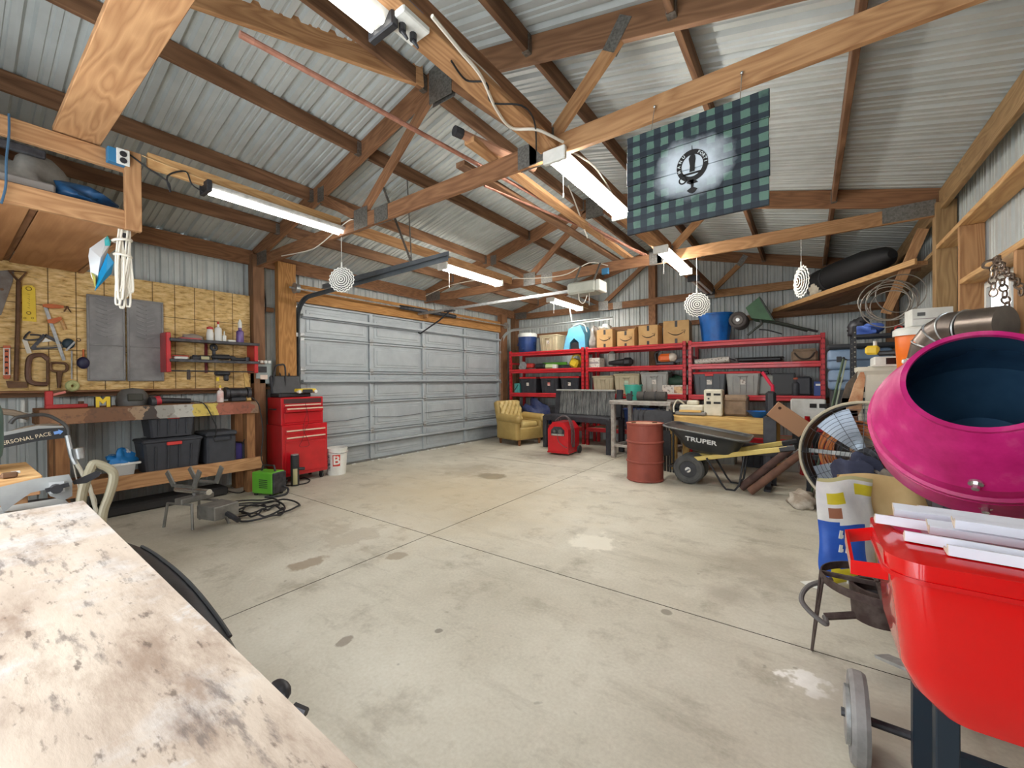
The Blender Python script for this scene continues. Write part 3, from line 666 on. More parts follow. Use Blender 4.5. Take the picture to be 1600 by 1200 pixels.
mb.prism([(-.03, -.085), (-.01, -.075), (.02, -.084), (.03, -.095), (-.01, -.098)], .0015, BM)
mb.build('badge', INK, sg, world=True)
MB().xf(BM).torus((-.048, -.068, .001), .017, .004, (0, 0, 1), 16, 5).build('buckle', INK, sg, world=True)
MB().cyl(BM @ Vector((-.048, -.068, 0)), BM @ Vector((-.048, -.068, .0012)), .014, n=14).build('buckle_face', mat('pale_paint', (210, 218, 220), .6), sg, world=True)
PALEP = mat('pale_paint', (210, 218, 220))
for word, a0, a1 in (('MANU', radians(206), radians(118)), ('FORTI', radians(66), radians(-4))):
    for i, ch in enumerate(word):
        a = a0+(a1-a0)*(i+.5)/len(word); p = BM @ Vector((.071*cos(a)*.93, .071*sin(a), .0018))
        M = BM.copy(); M.translation = p
        text('letter', ch, PALEP, .021, M @ Matrix.Rotation(a-pi/2, 4, 'Z'), sg, .0004, bold=.0006)

# ---- garage door opener, tracks, springs
op = thing('door_opener', 'grey garage door opener with a rail hung from the middle truss', 'door opener', (-2.5, 5.25, 2.5)); OPG = mat('opener_grey', (176, 178, 166), .5, 0, (160, 162, 150), 6)
MB().bx(-2.72, -2.30, 5.12, 5.40, 2.50, 2.66, .025).build('motor_head', OPG, op, world=True)
MB().bx(-2.30, -2.24, 5.14, 5.38, 2.51, 2.66, .01).build('light_lens', mat('opener_lens', (206, 206, 196), .3), op, world=True)
MB().bx(-5.9, -2.7, 5.24, 5.28, 2.56, 2.60).build('rail', ZINC, op, world=True)
for xx in (-2.65, -2.35): MB().bar((xx, 5.2, 2.66), (xx, 5.42, 2.95), .03, .004).build('hanger_strap', GALV, op, world=True)
MB().bx(-5.2, -5.0, 5.22, 5.30, 2.54, 2.56).build('trolley', BLACK, op, world=True)
MB().tube([(-5.1, 5.26, 2.55), (-5.35, 5.27, 2.42), (-5.9, 5.3, 2.22), (-5.95, 5.3, 2.24)], .014, 8).build('door_arm', BLACK, op, world=True)
MB().cyl((-2.42, 5.2, 2.5), (-2.42, 5.2, 2.34), .003, n=5).build('release_cord', WCORD, op, world=True)
MB().tube(smoothpts([(-2.55, 5.15, 2.5), (-2.53, 5.13, 2.40), (-2.47, 5.13, 2.36), (-2.42, 5.14, 2.46)], 5), .006, 6).build('antenna_loop', WCORD, op, world=True)
TRK = mat('track_steel', (112, 118, 122), .45, .4, (92, 98, 104), 6); TRKW = mat('bright_track', (196, 200, 198), .4, .4)
def track(y, m, label, side, xend):
    t = thing('door_track', label, 'door track', (-5.9, y, 0), 0, 'garage door tracks')
    pts = [(-5.93, y, 0.0), (-5.93, y, 2.15)] + [(-5.93+.36*(1-cos(a)), y, 2.15+.36*sin(a)) for a in [pi/2*i/8 for i in range(1, 9)]] + [(xend, y, 2.56)]
    P = [Vector(p) for p in pts]; rings = []
    for i, p in enumerate(P):
        tv = (P[min(i+1, len(P)-1)]-P[max(i-1, 0)]).normalized(); nv = Vector((0, 1, 0)).cross(tv).normalized()
        rings.append([p+Vector((0, sy, 0))+nv*sn for sy, sn in ((-.026, -.012), (.026, -.03), (.026, .03), (.022, .03), (.022, -.026), (-.022, -.009))])
    MB().loop(rings).build('rail', m, t, world=True, smooth=.5)
    for z in (.5, 1.3, 2.0): MB().bx(-5.99, -5.92, y-.03, y+.03, z-.03, z+.03, .004).build('bracket', ZINC, t, world=True, smooth=0)
    return t
t1 = track(DY0-.045, TRK, 'dark grey door track with angle struts, on the workbench side', 1, -2.95)
MB().bar((-5.3, DY0-.01, 2.60), (-2.95, DY0-.01, 2.60), .004, .06).bar((-5.3, DY0+.0, 2.575), (-2.95, DY0+.0, 2.575), .05, .004).build('angle_iron', TRK, t1, world=True, smooth=0)
hx = at(642, 408, 'y', DY0)
MB().bar(at(642, 408, 'y', DY0), at(596, 285, 'y', DY0+.05), .004, .032).build('hanger_strap', GALV, t1, world=True, smooth=0); MB().bar(at(643, 408, 'y', DY0), at(636, 275, 'y', DY0+.05), .004, .032).build('hanger_strap', GALV, t1, world=True, smooth=0)
t2 = track(DY1+.045, TRKW, 'pale door track in the back corner above the armchair', -1, -3.15)
MB().bar((-4.05, DY1+.05, 2.56), (-4.15, DY1+.05, 3.1), .05, .004, (1, 0, 0)).build('hanger_strap', ZINC, t2, world=True, smooth=0)
tsn = thing('torsion_spring', 'black torsion spring and shaft over the garage door header', 'spring', (-5.80, 5.4, 2.62))
MB().cyl((-5.80, 2.85, 2.63), (-5.80, 7.98, 2.63), .013, n=10).build('shaft', ZINC, tsn, world=True)
for a, b_ in ((4.75, 5.38), (5.46, 6.15)):
    pts = [(-5.80+.034*cos(i*1.05), a+(b_-a)*i/220, 2.63+.034*sin(i*1.05)) for i in range(221)]
    MB().cyl((-5.80, a, 2.63), (-5.80, b_, 2.63), .03, n=12).tube(pts, .006, 4).build('coil', DKMETAL, tsn, world=True)
for yy in (2.95, 7.9): MB().cyl((-5.80, yy-.03, 2.63), (-5.80, yy+.03, 2.63), .06, n=18).cyl((-5.80, yy-.035, 2.63), (-5.80, yy-.028, 2.63), .075, n=18).build('cable_drum', ZINC, tsn, world=True)
MB().bx(-5.93, -5.83, 5.40, 5.44, 2.52, 2.68, .006).build('centre_bracket', PINE, tsn, world=True, smooth=0)

# ---- wind spinners hanging from strings
def spinner(c, R, nrm, top, label, light=WHITE, radial=False):
    t = thing('wind_spinner', label, 'wind spinner', c, 0, 'metal wind spinners')
    M = basis(c, Vector(nrm).cross(Vector((0, 0, 1))) * -1, nrm)
    SPW = mat('spinner_white', (232, 232, 224), .4); SPB = mat('spinner_dark', (46, 46, 48), .5)
    mb = MB(); nn = 120; K = 6
    for k in range(K):
        r1 = R*(k+1)/K; r0 = r1-R/K*.58; sc = .055*(k/K)
        off = (K-1-k)*.004*(1 if not radial else 2.2)
        mb.loop([[M @ Vector(((r)*(1+sc*cos(20*2*pi*i/nn))*cos(2*pi*i/nn), (r)*(1+sc*cos(20*2*pi*i/nn))*sin(2*pi*i/nn), off+z)) for r, z in ((r0, 0), (r1, 0), (r1, .003), (r0, .003))] for i in range(nn)], closed=True)
    mb.build('rings', SPW, t, world=True, smooth=0)
    MB().xf(M).bx(-.004, .004, -R*.98, R*.98, -.006, -.002).bx(-R*.98, R*.98, -.004, .004, -.006, -.002).build('spokes', SPB if not radial else SPW, t, world=True, smooth=0)
    if not radial: MB().cyl(M @ Vector((0, 0, -.012)), M @ Vector((0, 0, -.008)), R*.93, n=32).build('backing', SPB, t, world=True)
    cc = Vector(c); MB().cyl(cc+Vector((0, 0, R)), (cc.x, cc.y, top), .0025, n=5).cyl(cc+Vector((0, 0, R*.97)), cc+Vector((0, 0, R+.05)), .008, n=6).build('string', WHITE, t, world=True)
    return t
spinner(at(534, 437, 'y', 2.49), .13, (.58, -.8, .05), ZCH, 'white scalloped wind spinner hanging in front of the door track')
spinner(at(1089, 476, 'y', 5.6), .15, (.35, -.9, 0), 2.86, 'white scalloped wind spinner hanging beside the blue bin')
spinner(at(1252, 440, 'y', 5.54), .17, (-.90, -.42, 0), ZCH, 'narrow edge-turned white wind spinner under the right-hand roof slope', radial=True)

recentre(tag(MB().box((-4.0, .80, 2.30), (.02, .045, .19), .004).build('steel_bracket', DKMETAL), 'short dark steel bracket hanging beside the rope hank', 'bracket'))
cable('black_wire', 'loose black wires looping on the steel wall above the breaker panel', [(-6.0, 2.44, 2.30), (-5.99, 2.50, 2.15), (-5.98, 2.60, 2.25), (-5.98, 2.62, 2.40), (-5.99, 2.60, 2.62)], .008, BCORD)

# ================================================================== LEFT WALL
# ---- OSB sheets with printed nail lines
def osb():
    m = bpy.data.materials.new('oriented_strand_board'); m.use_nodes = True; nt = m.node_tree; b = nt.nodes['Principled BSDF']; N = nt.nodes.new; L = nt.links.new
    g = N('ShaderNodeNewGeometry'); sp = N('ShaderNodeSeparateXYZ'); L(g.outputs['Position'], sp.inputs[0])
    def chips(rot, sc):
        mp = N('ShaderNodeMapping'); mp.inputs['Rotation'].default_value = (rot, 0, 0); mp.inputs['Scale'].default_value = (1, sc[0], sc[1]); L(g.outputs['Position'], mp.inputs['Vector'])
        v = N('ShaderNodeTexNoise'); v.inputs['Scale'].default_value = 1; v.inputs['Detail'].default_value = 3; v.inputs['Roughness'].default_value = .65; L(mp.outputs[0], v.inputs['Vector']); return v.outputs[0]
    def ramp(src, st):
        r = N('ShaderNodeValToRGB'); e = r.color_ramp.elements
        while len(e) < len(st): e.new(.5)
        for i, (p, c) in enumerate(st): e[i].position = p; e[i].color = lin(c)
        L(src, r.inputs[0]); return r.outputs[0]
    c1 = ramp(chips(.5, (9, 30)), [(.32, (120, 84, 44)), (.42, (196, 156, 92)), (.55, (226, 192, 132)), (.68, (240, 216, 164))])
    c2 = ramp(chips(-.7, (11, 36)), [(.34, (124, 88, 46)), (.42, (204, 166, 104)), (.66, (238, 210, 156))])
    x = N('ShaderNodeMix'); x.data_type = 'RGBA'; x.inputs[0].default_value = .5; L(c1, x.inputs[6]); L(c2, x.inputs[7]); col = x.outputs[2]
    def line(out, v, w=.005):
        nonlocal col
        a = N('ShaderNodeMath'); a.operation = 'SUBTRACT'; L(out, a.inputs[0]); a.inputs[1].default_value = v
        ab = N('ShaderNodeMath'); ab.operation = 'ABSOLUTE'; L(a.outputs[0], ab.inputs[0])
        lt = N('ShaderNodeMath'); lt.operation = 'LESS_THAN'; L(ab.outputs[0], lt.inputs[0]); lt.inputs[1].default_value = w
        ml = N('ShaderNodeMath'); ml.operation = 'MULTIPLY'; L(lt.outputs[0], ml.inputs[0]); ml.inputs[1].default_value = .75
        y = N('ShaderNodeMix'); y.data_type = 'RGBA'; L(ml.outputs[0], y.inputs[0]); L(col, y.inputs[6]); y.inputs[7].default_value = lin((70, 44, 22)); col = y.outputs[2]
    for v in (.235, .638, .826, 1.03, 1.22, 1.42, 1.619, 1.809, 2.011, 2.21): line(sp.outputs[1], v, .0045)
    for v in (2.075, 1.65): line(sp.outputs[2], v, .004)
    L(col, b.inputs['Base Color']); b.inputs['Roughness'].default_value = .75; b.inputs['Specular IOR Level'].default_value = .25
    return m
OSB = osb()
for a, b_ in ((YF+.02, -.04), (-.035, 2.41)): MB().bx(-5.967, -5.95, a, b_, 1.255, 2.455).build('osb_sheet', OSB, wl, smooth=0)
member('ledger_board', (-5.94, YF+.02, 1.243), (-5.94, 2.41, 1.243), .06, .02, TRUSSW, wl)
XW = -5.945
def wp(px, py, off=0.0): return at(px, py, 'x', XW+off)
def flat(poly, th, off=0.0):
    """a flat shape traced on the board, with thickness"""
    mb = MB(); P = [wp(p, q, off) for p, q in poly]; return mb.loop([P, [p+Vector((th, 0, 0)) for p in P]])
def hung(name, label, cat, base): return thing(name, label, cat, wp(*base))
# two rubber floor mats
MATM = mat('grey_rubber_mat', (126, 124, 124), .65, 0, (152, 150, 148), 5, bump=.1)
for i, (x0, x1, yt0, yt1, yb) in enumerate(((134, 194, 459, 467, (594, 596)), (197, 254, 468, 472, (597, 594)))):
    t = hung('floor_mat', ('grey rubber floor mat hanging at the loft side of the pair', 'grey rubber floor mat hanging at the red shelf side of the pair')[i], 'floor mat', ((x0+x1)/2, 596)); t['group'] = 'rubber floor mats on the board'
    a, b_, c, d = wp(x0, yt0), wp(x1, yt1), wp(x1, yb[1]), wp(x0, yb[0]); y0, y1 = a.y, b_.y; zt, zb = (a.z+b_.z)/2, (c.z+d.z)/2; zm = zb+(zt-zb)*.42
    MB().bx(XW+.004, XW+.020, y0, y1, zb, zt, .006).build('sheet', MATM, t, world=True)
    fr = MB(); e = .018
    for q in ((y0, y1, zb, zb+e), (y0, y1, zt-e, zt), (y0, y0+e, zb+e, zt-e), (y1-e, y1, zb+e, zt-e), (y0+e, y1-e, zm-.006, zm+.006)): fr.bx(XW+.019, XW+.03, *q, .004)
    fr.build('rim', MATM, t, world=True)
    for k in range(9):
        z = zm+.09+k*.045
        for s in (-1, 1):
            yc = (y0+y1)/2; MB().bar((XW+.022, yc+s*.075, z+.03), (XW+.024, yc+s*.004, z), .010, .010).build('tread_rib', MATM, t, world=True, smooth=0)
# yellow gauge plate
t = hung('gauge_plate', 'yellow gauge plate with printed symbols, hung on the board', 'gauge', (45, 503)); YEL = mat('safety_yellow', (238, 206, 60), .5, 0, (226, 190, 48), 5)
MB().loop([[wp(p, q, .002) for p, q in ((34, 449), (38, 446), (50, 446), (55, 450), (57, 503), (35, 501))], [wp(p, q, .006) for p, q in ((34, 449), (38, 446), (50, 446), (55, 450), (57, 503), (35, 501))]]).build('plate', YEL, t, world=True, smooth=0)
YINK = mat('brown_print', (120, 88, 30), .7)
MB().torus(wp(45, 451, .007), .017, .003, (1, 0, 0), 18, 5).torus(wp(45, 489, .007), .013, .003, (1, 0, 0), 18, 5).torus(wp(39, 497, .007), .007, .002, (1, 0, 0), 12, 5).torus(wp(51, 497, .007), .007, .002, (1, 0, 0), 12, 5).build('printed_rings', YINK, t, world=True)
for k in range(7): MB().bar(wp(43+(k % 2)*2, 459+k*3.5, .007), wp(47-(k % 2), 461+k*3.5, .007), .006, .002).build('printed_mark', YINK, t, world=True, smooth=0)
# D-handled fork
RUST = mat('rusty_brown_steel', (92, 66, 48), .65, .4, (120, 88, 62), 12); BROWNP = mat('brown_paint', (96, 66, 52), .55, .2, (116, 84, 66), 8)
t = hung('garden_fork', 'brown D-handled garden fork hung upright on the board', 'garden tool', (24, 600))
MB().tube([wp(p, q, .03) for p, q in ((29, 440), (14, 423), (41, 425), (29, 440))], .010, 8).build('d_handle', RUST, t, world=True); MB().tube([wp(29, 440, .03), wp(28, 500, .03), wp(25, 595, .03)], .016, 10).build('shaft', RUST, t, world=True)
MB().loop([[wp(p, q, .02) for p, q in ((9, 595), (42, 597), (43, 606), (12, 606))], [wp(p, q, .03) for p, q in ((9, 595), (42, 597), (43, 606), (12, 606))]]).build('head', RUST, t, world=True)
# big saw blade at the picture edge
t = hung('hand_saw', 'large rusty saw blade hanging beside the garden fork', 'saw', (2, 495))
flat([(-22, 424), (22, 422), (20, 440), (2, 492), (-22, 500)], .004, .006).build('blade', mat('saw_steel', (128, 122, 116), .5, .6, (104, 92, 82), 8), t, world=True, smooth=0)
MB().cyl(wp(3, 452, .009), wp(3, 452, .02), .012, n=8).build('bolt', RUST, t, world=True)
# bar clamp
t = hung('bar_clamp', 'orange bar clamp with a silver bar on the board', 'clamp', (90, 560)); ORG = mat('clamp_orange', (206, 110, 56), .5, 0, (180, 92, 44), 9)
MB().bar(wp(70, 478, .02), wp(100, 563, .02), .024, .01, (1, 0, 0)).build('bar', ZINC, t, world=True, smooth=0)
flat([(66, 476), (76, 475), (99, 478), (99, 482), (78, 482), (67, 480)], .022, .012).build('fixed_jaw', ORG, t, world=True); flat([(73, 500), (95, 495), (96, 500), (84, 506), (75, 505)], .022, .012).build('sliding_jaw', ORG, t, world=True)
MB().cyl(wp(95, 500, .02), wp(102, 515, .02), .013, n=8).build('handle', PALE, t, world=True)
# small dark pliers
t = hung('pliers', 'tiny dark open pliers hung below the printed line', 'pliers', (105, 487)); 
for a, b_ in (((105, 480), (100, 487)), ((105, 480), (111, 488))): MB().tube([wp(*a, .01), wp(*b_, .01)], .006, 6).build('grip', RUST, t, world=True)
MB().sphere(wp(105, 480, .01), .012).build('pivot', RUST, t, world=True)
# hacksaw, speed square
t = hung('hacksaw', 'dark hacksaw frame hooked on the board', 'saw', (50, 530))
MB().tube(smoothpts([wp(p, q, .02) for p, q in ((47, 518), (39, 526), (40, 531), (60, 530), (63, 524), (47, 523))], 4), .008, 6).build('frame', DKMETAL, t, world=True)
MB().bar(wp(38, 530, .02), wp(46, 552, .02), .03, .006, (1, 0, 0)).build('blade', mat('pale_blade', (206, 200, 186), .5), t, world=True, smooth=0)
t = hung('speed_square', 'dark triangular speed square with white scale', 'square', (75, 545))
mb = MB()
for a, b_ in (((70, 523), (50, 545)), ((70, 523), (101, 540)), ((50, 545), (101, 541))): mb.bar(wp(*a, .014), wp(*b_, .014), .026, .012, (1, 0, 0))
mb.build('frame', DKMETAL, t, world=True, smooth=0); flat([(71, 528), (65, 535), (82, 533)], .003, .012).build('scale', WHITE, t, world=True, smooth=0); MB().bar(wp(56, 540.5, .024), wp(98, 538, .024), .004, .002, (1, 0, 0)).bar(wp(57, 543, .024), wp(100, 540.5, .024), .004, .002, (1, 0, 0)).build('edge_marks', mat('tan_print', (206, 176, 120), .6), t, world=True, smooth=0)
t = hung('tape_pouch', 'dark teal tape pouch with a pale blade', 'pouch', (107, 547)); MB().sphere(wp(107, 537, .035), .045, (.6, 1, 1.15)).build('pouch', mat('teal_vinyl', (26, 50, 62), .5), t, world=True); MB().bar(wp(103, 548, .07), wp(117, 534, .07), .014, .01, (1, 0, 0)).build('blade', ZINC, t, world=True, smooth=0); MB().torus(wp(123, 531, .05), .014, .004, (1, 0, 0), 12, 5).build('ring', RUST, t, world=True)
# C-clamps
t = hung('c_clamp', 'large brown C-clamp frame hanging on the board', 'clamp', (58, 603)); P = [(46, 553), (66, 553), (76, 560)]
mb = MB().tube(smoothpts([wp(p, q, .03) for p, q in ((75, 562), (66, 555), (52, 556), (45, 564), (44, 590), (50, 598), (62, 600), (74, 600))], 4), .021, 8); mb.build('frame', BROWNP, t, world=True); MB().cyl(wp(74.5, 561, .03), wp(74.5, 601, .03), .011, n=8).build('screw', RUST, t, world=True)
t = hung('c_clamp', 'smaller rusty C-clamp with a hanging screw, beside the large clamp', 'clamp', (95, 606)); MB().tube(smoothpts([wp(p, q, .03) for p, q in ((79, 567), (92, 567), (103, 569), (104, 578), (95, 581), (80, 578), (79, 567))], 4), .012, 7).build('frame', RUST, t, world=True); MB().cyl(wp(93, 580, .03), wp(92, 606, .03), .024, .012, n=8).build('screw', RUST, t, world=True)
t = hung('wire_hook', 'thin wire hook holding a pale green tape reel', 'hook', (113, 612)); MB().cyl(wp(112, 548, .02), wp(112, 592, .02), .006, n=6).build('wire', ZINC, t, world=True); MB().torus(wp(113, 603, .05), .035, .022, (.9, .4, 0), 18, 8).build('reel', mat('pale_green_reel', (188, 192, 132), .6), t, world=True)
t = hung('tool_pouch', 'navy blue pouch hanging from an orange tie next to the mats', 'pouch', (131, 577)); MB().sphere(wp(130, 567, .03), .055, (.5, .85, 1.1)).build('pouch', mat('navy_vinyl', (28, 26, 58), .5), t, world=True); MB().tube([wp(130, 558, .02), wp(130, 546, .02)], .008, 6).build('tie', ORG, t, world=True)
# red vertical level with lettering
t = hung('shop_sign', 'narrow upright rust-red and white plate at the board edge', 'sign', (10, 592)); flat([(5, 540), (16, 540), (16, 590), (14, 592), (7, 592), (5, 590)], .012, .004).build('plate', mat('rust_orange', (196, 98, 60), .6), t, world=True); flat([(5, 544), (16, 544), (16, 586), (5, 586)], .003, .016).build('panel', WHITE, t, world=True, smooth=0)
flat([(7, 545), (14, 545), (14, 585), (7, 585)], .0025, .0185).build('red_band', mat('rust_orange', (196, 98, 60)), t, world=True, smooth=0)
for k, (w_, h_) in enumerate(((7, 2.0), (6, 2.6), (7, 2.2), (6, 2.8), (5, 3.0))):
    q = 548.5+8.6*k; MB().loop([[wp(p_, y_, .0222+d_) for p_, y_ in ((10.5-w_*.4, q-h_*.5), (10.5+w_*.4, q-h_*.5), (10.5+w_*.25, q+h_*.1), (10.5+w_*.4, q+h_), (10.5-w_*.1, q+h_*.5), (10.5-w_*.4, q+h_))] for d_ in (0, .001)]).build('print_mark', INK, t, world=True, smooth=0)

# ---- red two-tier wall shelf and what stands on it
XS = -5.72
ws = thing('wall_shelf', 'red steel wall shelf with two dark trays on the OSB', 'shelf', (-5.84, 1.93, 1.45)); SY0, SY1 = 1.475, 2.395
SZT, SZM = 1.815, 1.585
for yy in (SY0, SY1-.03):
    MB().bx(-5.945, XS, yy, yy+.045, 1.44, 1.88 if yy == SY0 else 1.80, .006).build('end_panel', REDTOOL, ws, world=True)
for z in (SZT, SZM): MB().bx(-5.945, XS+.01, SY0+.03, SY1, z-.02, z-.004).bx(XS, XS+.012, SY0+.03, SY1+.03, z-.03, z+.004, .003).build('tray', DKMETAL, ws, world=True, smooth=0)
MB().cyl((-5.75, SY0+.02, 1.455), (-5.75, SY1, 1.455), .008, n=8).build('tool_rail', DKMETAL, ws, world=True); MB().bx(-5.945, -5.92, 1.90, 1.925, 1.44, SZT).build('centre_strut', mat('dark_red', (110, 24, 28), .5), ws, world=True, smooth=0)
def bottle(name, label, loc, r, h, m, cap, neck=.4, caph=.03):
    t = thing(name, label, 'bottle', loc); MB().lathe([(0, 0), (r*.95, 0), (r, .008), (r, h*.68), (r*.9, h*.76), (r*neck, h*.84), (r*neck, h)], 14).build('body', m, t); MB().lathe([(r*neck*1.15, h-.005), (r*neck*1.15, h+caph*.6), (r*neck*.4, h+caph), (0, h+caph)], 12).build('cap', cap, t); return t
ZS = SZT-.004
def sy(px): return at(px, 520, 'x', -5.8).y
WB = mat('bottle_white', (226, 226, 220), .4); RC = mat('cap_red', (200, 60, 56), .5)
bottle('spray_can', 'squat white can with a red cap on the wall shelf', (-5.8, sy(328), ZS), .036, .15, WB, RC, .8); bottle('squeeze_bottle', 'tall white squeeze bottle with a red cap', (-5.8, sy(341), ZS), .036, .22, WB, RC, .3)
bottle('glue_bottle', 'small white glue bottle between the tall bottle and the small box', (-5.8, sy(350.5), ZS), .022, .11, WB, WB, .3); bottle('cleaner_bottle', 'purple liquid bottle with a white pump top', (-5.8, sy(375), ZS), .042, .2, mat('purple_liquid', (112, 88, 150), .3, 0, (90, 66, 126), 6), WB, .45, .1)
recentre(tag(MB().box((-5.8, sy(361), ZS+.018), (.06, .08, .036), .004).build('small_box', WHITE), 'small white box on the wall shelf', 'box'))
crumple('shop_rag', mat('grey_rag', (150, 138, 128), .9), (-5.83, sy(302), ZS), (.06, .11, .05), 'crumpled grey rag on top of the wall shelf', 'rag', 9); recentre(tag(MB().box((-5.8, sy(296), ZS+.012), (.11, .2, .024), .008).build('red_tray', mat('faded_red', (204, 92, 96), .5)), 'faded red tray under the rag', 'tray'))
ZM = SZM-.004
rnd = random.Random(11)
def gadget(name, label, cat, loc, parts, rz=0):
    t = thing(name, label, cat, loc, rz)
    for n, kind, a, m in parts:
        mb = MB()
        if kind == 'b': mb.box(*a)
        elif kind == 'c': mb.cyl(*a)
        elif kind == 't': mb.torus(*a)
        elif kind == 's': mb.sphere(*a)
        elif kind == 'p': mb.tube(smoothpts(a[0], 5), a[1], 7)
        mb.build(n, m, t)
    return t
gadget('paint_pan', 'white and red pan at the end of the lower wall tray', 'pan', (-5.8, sy(281), ZM), [('pan', 'b', ((0, 0, .02), (.1, .13, .04), .01), WHITE), ('rim', 'b', ((0, 0, .045), (.11, .15, .008), .003), mat('cap_red', (200, 60, 56)))])
gadget('drill_charger', 'black charger block on the lower wall tray', 'charger', (-5.8, sy(304), ZM), [('block', 'b', ((0, 0, .025), (.09, .08, .05), .008), BLACK), ('slot', 'b', ((0, 0, .055), (.05, .04, .014), .004), DKMETAL)])
gadget('battery_pack', 'battery pack with a pale label on the lower tray', 'battery', (-5.8, sy(318), ZM), [('case', 'b', ((0, 0, .03), (.09, .11, .06), .01), BLACK), ('label', 'b', ((.046, 0, .03), (.004, .08, .035), .001), mat('pale_label', (190, 182, 140), .6))])
gadget('tape_roll', 'roll of black tape leaning on the centre strut', 'tape', (-5.8, 1.95, ZM), [('roll', 't', ((0, 0, .16), .03, .018, (.9, .3, .1), 20, 8), BLACK), ('stand', 'b', ((0, 0, .06), (.03, .03, .12), .004), DKMETAL)])
gadget('cordless_drill', 'black cordless drill lying on the lower tray', 'drill', (-5.8, sy(345), ZM), [('body', 'b', ((0, 0, .05), (.07, .2, .06), .02), BLACK), ('chuck', 'c', ((0, .1, .05), (0, .15, .05), .022, .014), DKMETAL), ('grip', 'b', ((0, -.06, .02), (.04, .06, .04), .01), BLACK)])
gadget('ratchet', 'dark ratchet with a knurled handle on the tray end', 'wrench', (-5.8, sy(372), ZM), [('handle', 'c', ((0, -.08, .03), (0, .08, .03), .022), BLACK), ('head', 'c', ((0, .1, .0), (0, .1, .055), .03), DKMETAL)])
gadget('putty_knife', 'brown chisel hanging from the wall shelf rail', 'chisel', (XS-.02, sy(291), 1.30), [('handle', 'b', ((0, 0, .1), (.02, .035, .09), .006), mat('dark_handle', (70, 58, 52), .6)), ('blade', 'b', ((0, 0, .15), (.006, .03, .04), .001), DKMETAL)])
gadget('impact_driver', 'black impact driver hanging from the wall shelf rail', 'drill', (XS-.03, sy(344), 1.36), [('body', 'b', ((0, 0, .07), (.07, .16, .06), .02), BLACK), ('grip', 'b', ((0, .04, .02), (.045, .05, .08), .012), BLACK), ('trigger', 'b', ((0, -.05, .0), (.03, .03, .05), .006), YEL)])
# electrical panel beside the board
ep = thing('breaker_panel', 'grey breaker panel with a data label by the corner post', 'electrical panel', (-6.0, 2.53, 1.30)); EPG = mat('panel_grey', (150, 160, 158), .45, 0, (138, 148, 146), 6)
MB().bx(-6.02, -5.87, 2.42, 2.64, 1.30, 1.62, .008).build('enclosure', EPG, ep, world=True); MB().bx(-5.87, -5.862, 2.44, 2.62, 1.37, 1.56, .003).build('door', EPG, ep, world=True); MB().bx(-5.862, -5.856, 2.45, 2.57, 1.45, 1.53).build('window', BLACK, ep, world=True, smooth=0); MB().bx(-5.862, -5.858, 2.49, 2.58, 1.36, 1.42).build('data_label', mat('label_pink', (226, 206, 190), .6), ep, world=True, smooth=0)
for k in range(4): MB().bx(-5.87, -5.855, 2.445+k*.048, 2.48+k*.048, 1.575, 1.61).build('breaker', WHITE, ep, world=True, smooth=0)
MB().cyl((-5.96, 2.53, 1.62), (-5.96, 2.53, 2.45), .018, n=10).build('conduit', ZINC, ep, world=True)

# ---- the long workbench
XB = -5.42
WBW = wood('bench_lumber', (170, 122, 80), (110, 72, 44)); BPAINT = None
def bench_face():
    m = bpy.data.materials.new('paint_splashed_bench_edge'); m.use_nodes = True; nt = m.node_tree; b = nt.nodes['Principled BSDF']; N = nt.nodes.new; L = nt.links.new
    g = N('ShaderNodeNewGeometry'); sp = N('ShaderNodeSeparateXYZ'); L(g.outputs['Position'], sp.inputs[0])
    n = N('ShaderNodeTexNoise'); n.inputs['Scale'].default_value = 14; n.inputs['Detail'].default_value = 5; L(g.outputs['Position'], n.inputs['Vector'])
    ad = N('ShaderNodeMath'); ad.operation = 'MULTIPLY_ADD'; L(n.outputs[0], ad.inputs[0]); ad.inputs[1].default_value = .22; L(sp.outputs[1], ad.inputs[2])
    mr = N('ShaderNodeMapRange'); mr.inputs[1].default_value = .4+.11; mr.inputs[2].default_value = 2.4+.11; L(ad.outputs[0], mr.inputs[0])
    r = N('ShaderNodeValToRGB'); r.color_ramp.interpolation = 'CONSTANT'; e = r.color_ramp.elements
    st = [(0, (132, 94, 66)), (.10, (148, 106, 74)), (.2, (120, 84, 60)), (.36, (158, 132, 106)), (.41, (70, 62, 58)), (.46, (150, 146, 138)), (.52, (178, 176, 168)), (.61, (206, 182, 92)), (.72, (156, 92, 72)), (.8, (142, 82, 62)), (.9, (134, 106, 84))]
    while len(e) < len(st): e.new(.5)
    for i, (p, c) in enumerate(st): e[i].position = p; e[i].color = lin(c)
    L(mr.outputs[0], r.inputs[0])
    n2 = N('ShaderNodeTexNoise'); n2.inputs['Scale'].default_value = 30; n2.inputs['Detail'].default_value = 4; L(g.outputs['Position'], n2.inputs['Vector'])
    r2 = N('ShaderNodeValToRGB'); r2.color_ramp.elements[0].position = .55; r2.color_ramp.elements[1].position = .66; L(n2.outputs[0], r2.inputs[0])
    ml = N('ShaderNodeMath'); ml.operation = 'MULTIPLY'; ml.inputs[1].default_value = .5; L(r2.outputs[0], ml.inputs[0])
    x = N('ShaderNodeMix'); x.data_type = 'RGBA'; L(ml.outputs[0], x.inputs[0]); L(r.outputs[0], x.inputs[6]); x.inputs[7].default_value = lin((84, 62, 50)); L(x.outputs[2], b.inputs['Base Color']); b.inputs['Roughness'].default_value = .65
    return m
bt = thing('workbench', 'long timber workbench with a paint-splashed front edge under the OSB', 'workbench', (-5.7, 1.4, 0)); BY0, BY1 = .53, 2.28; BZ = 1.09
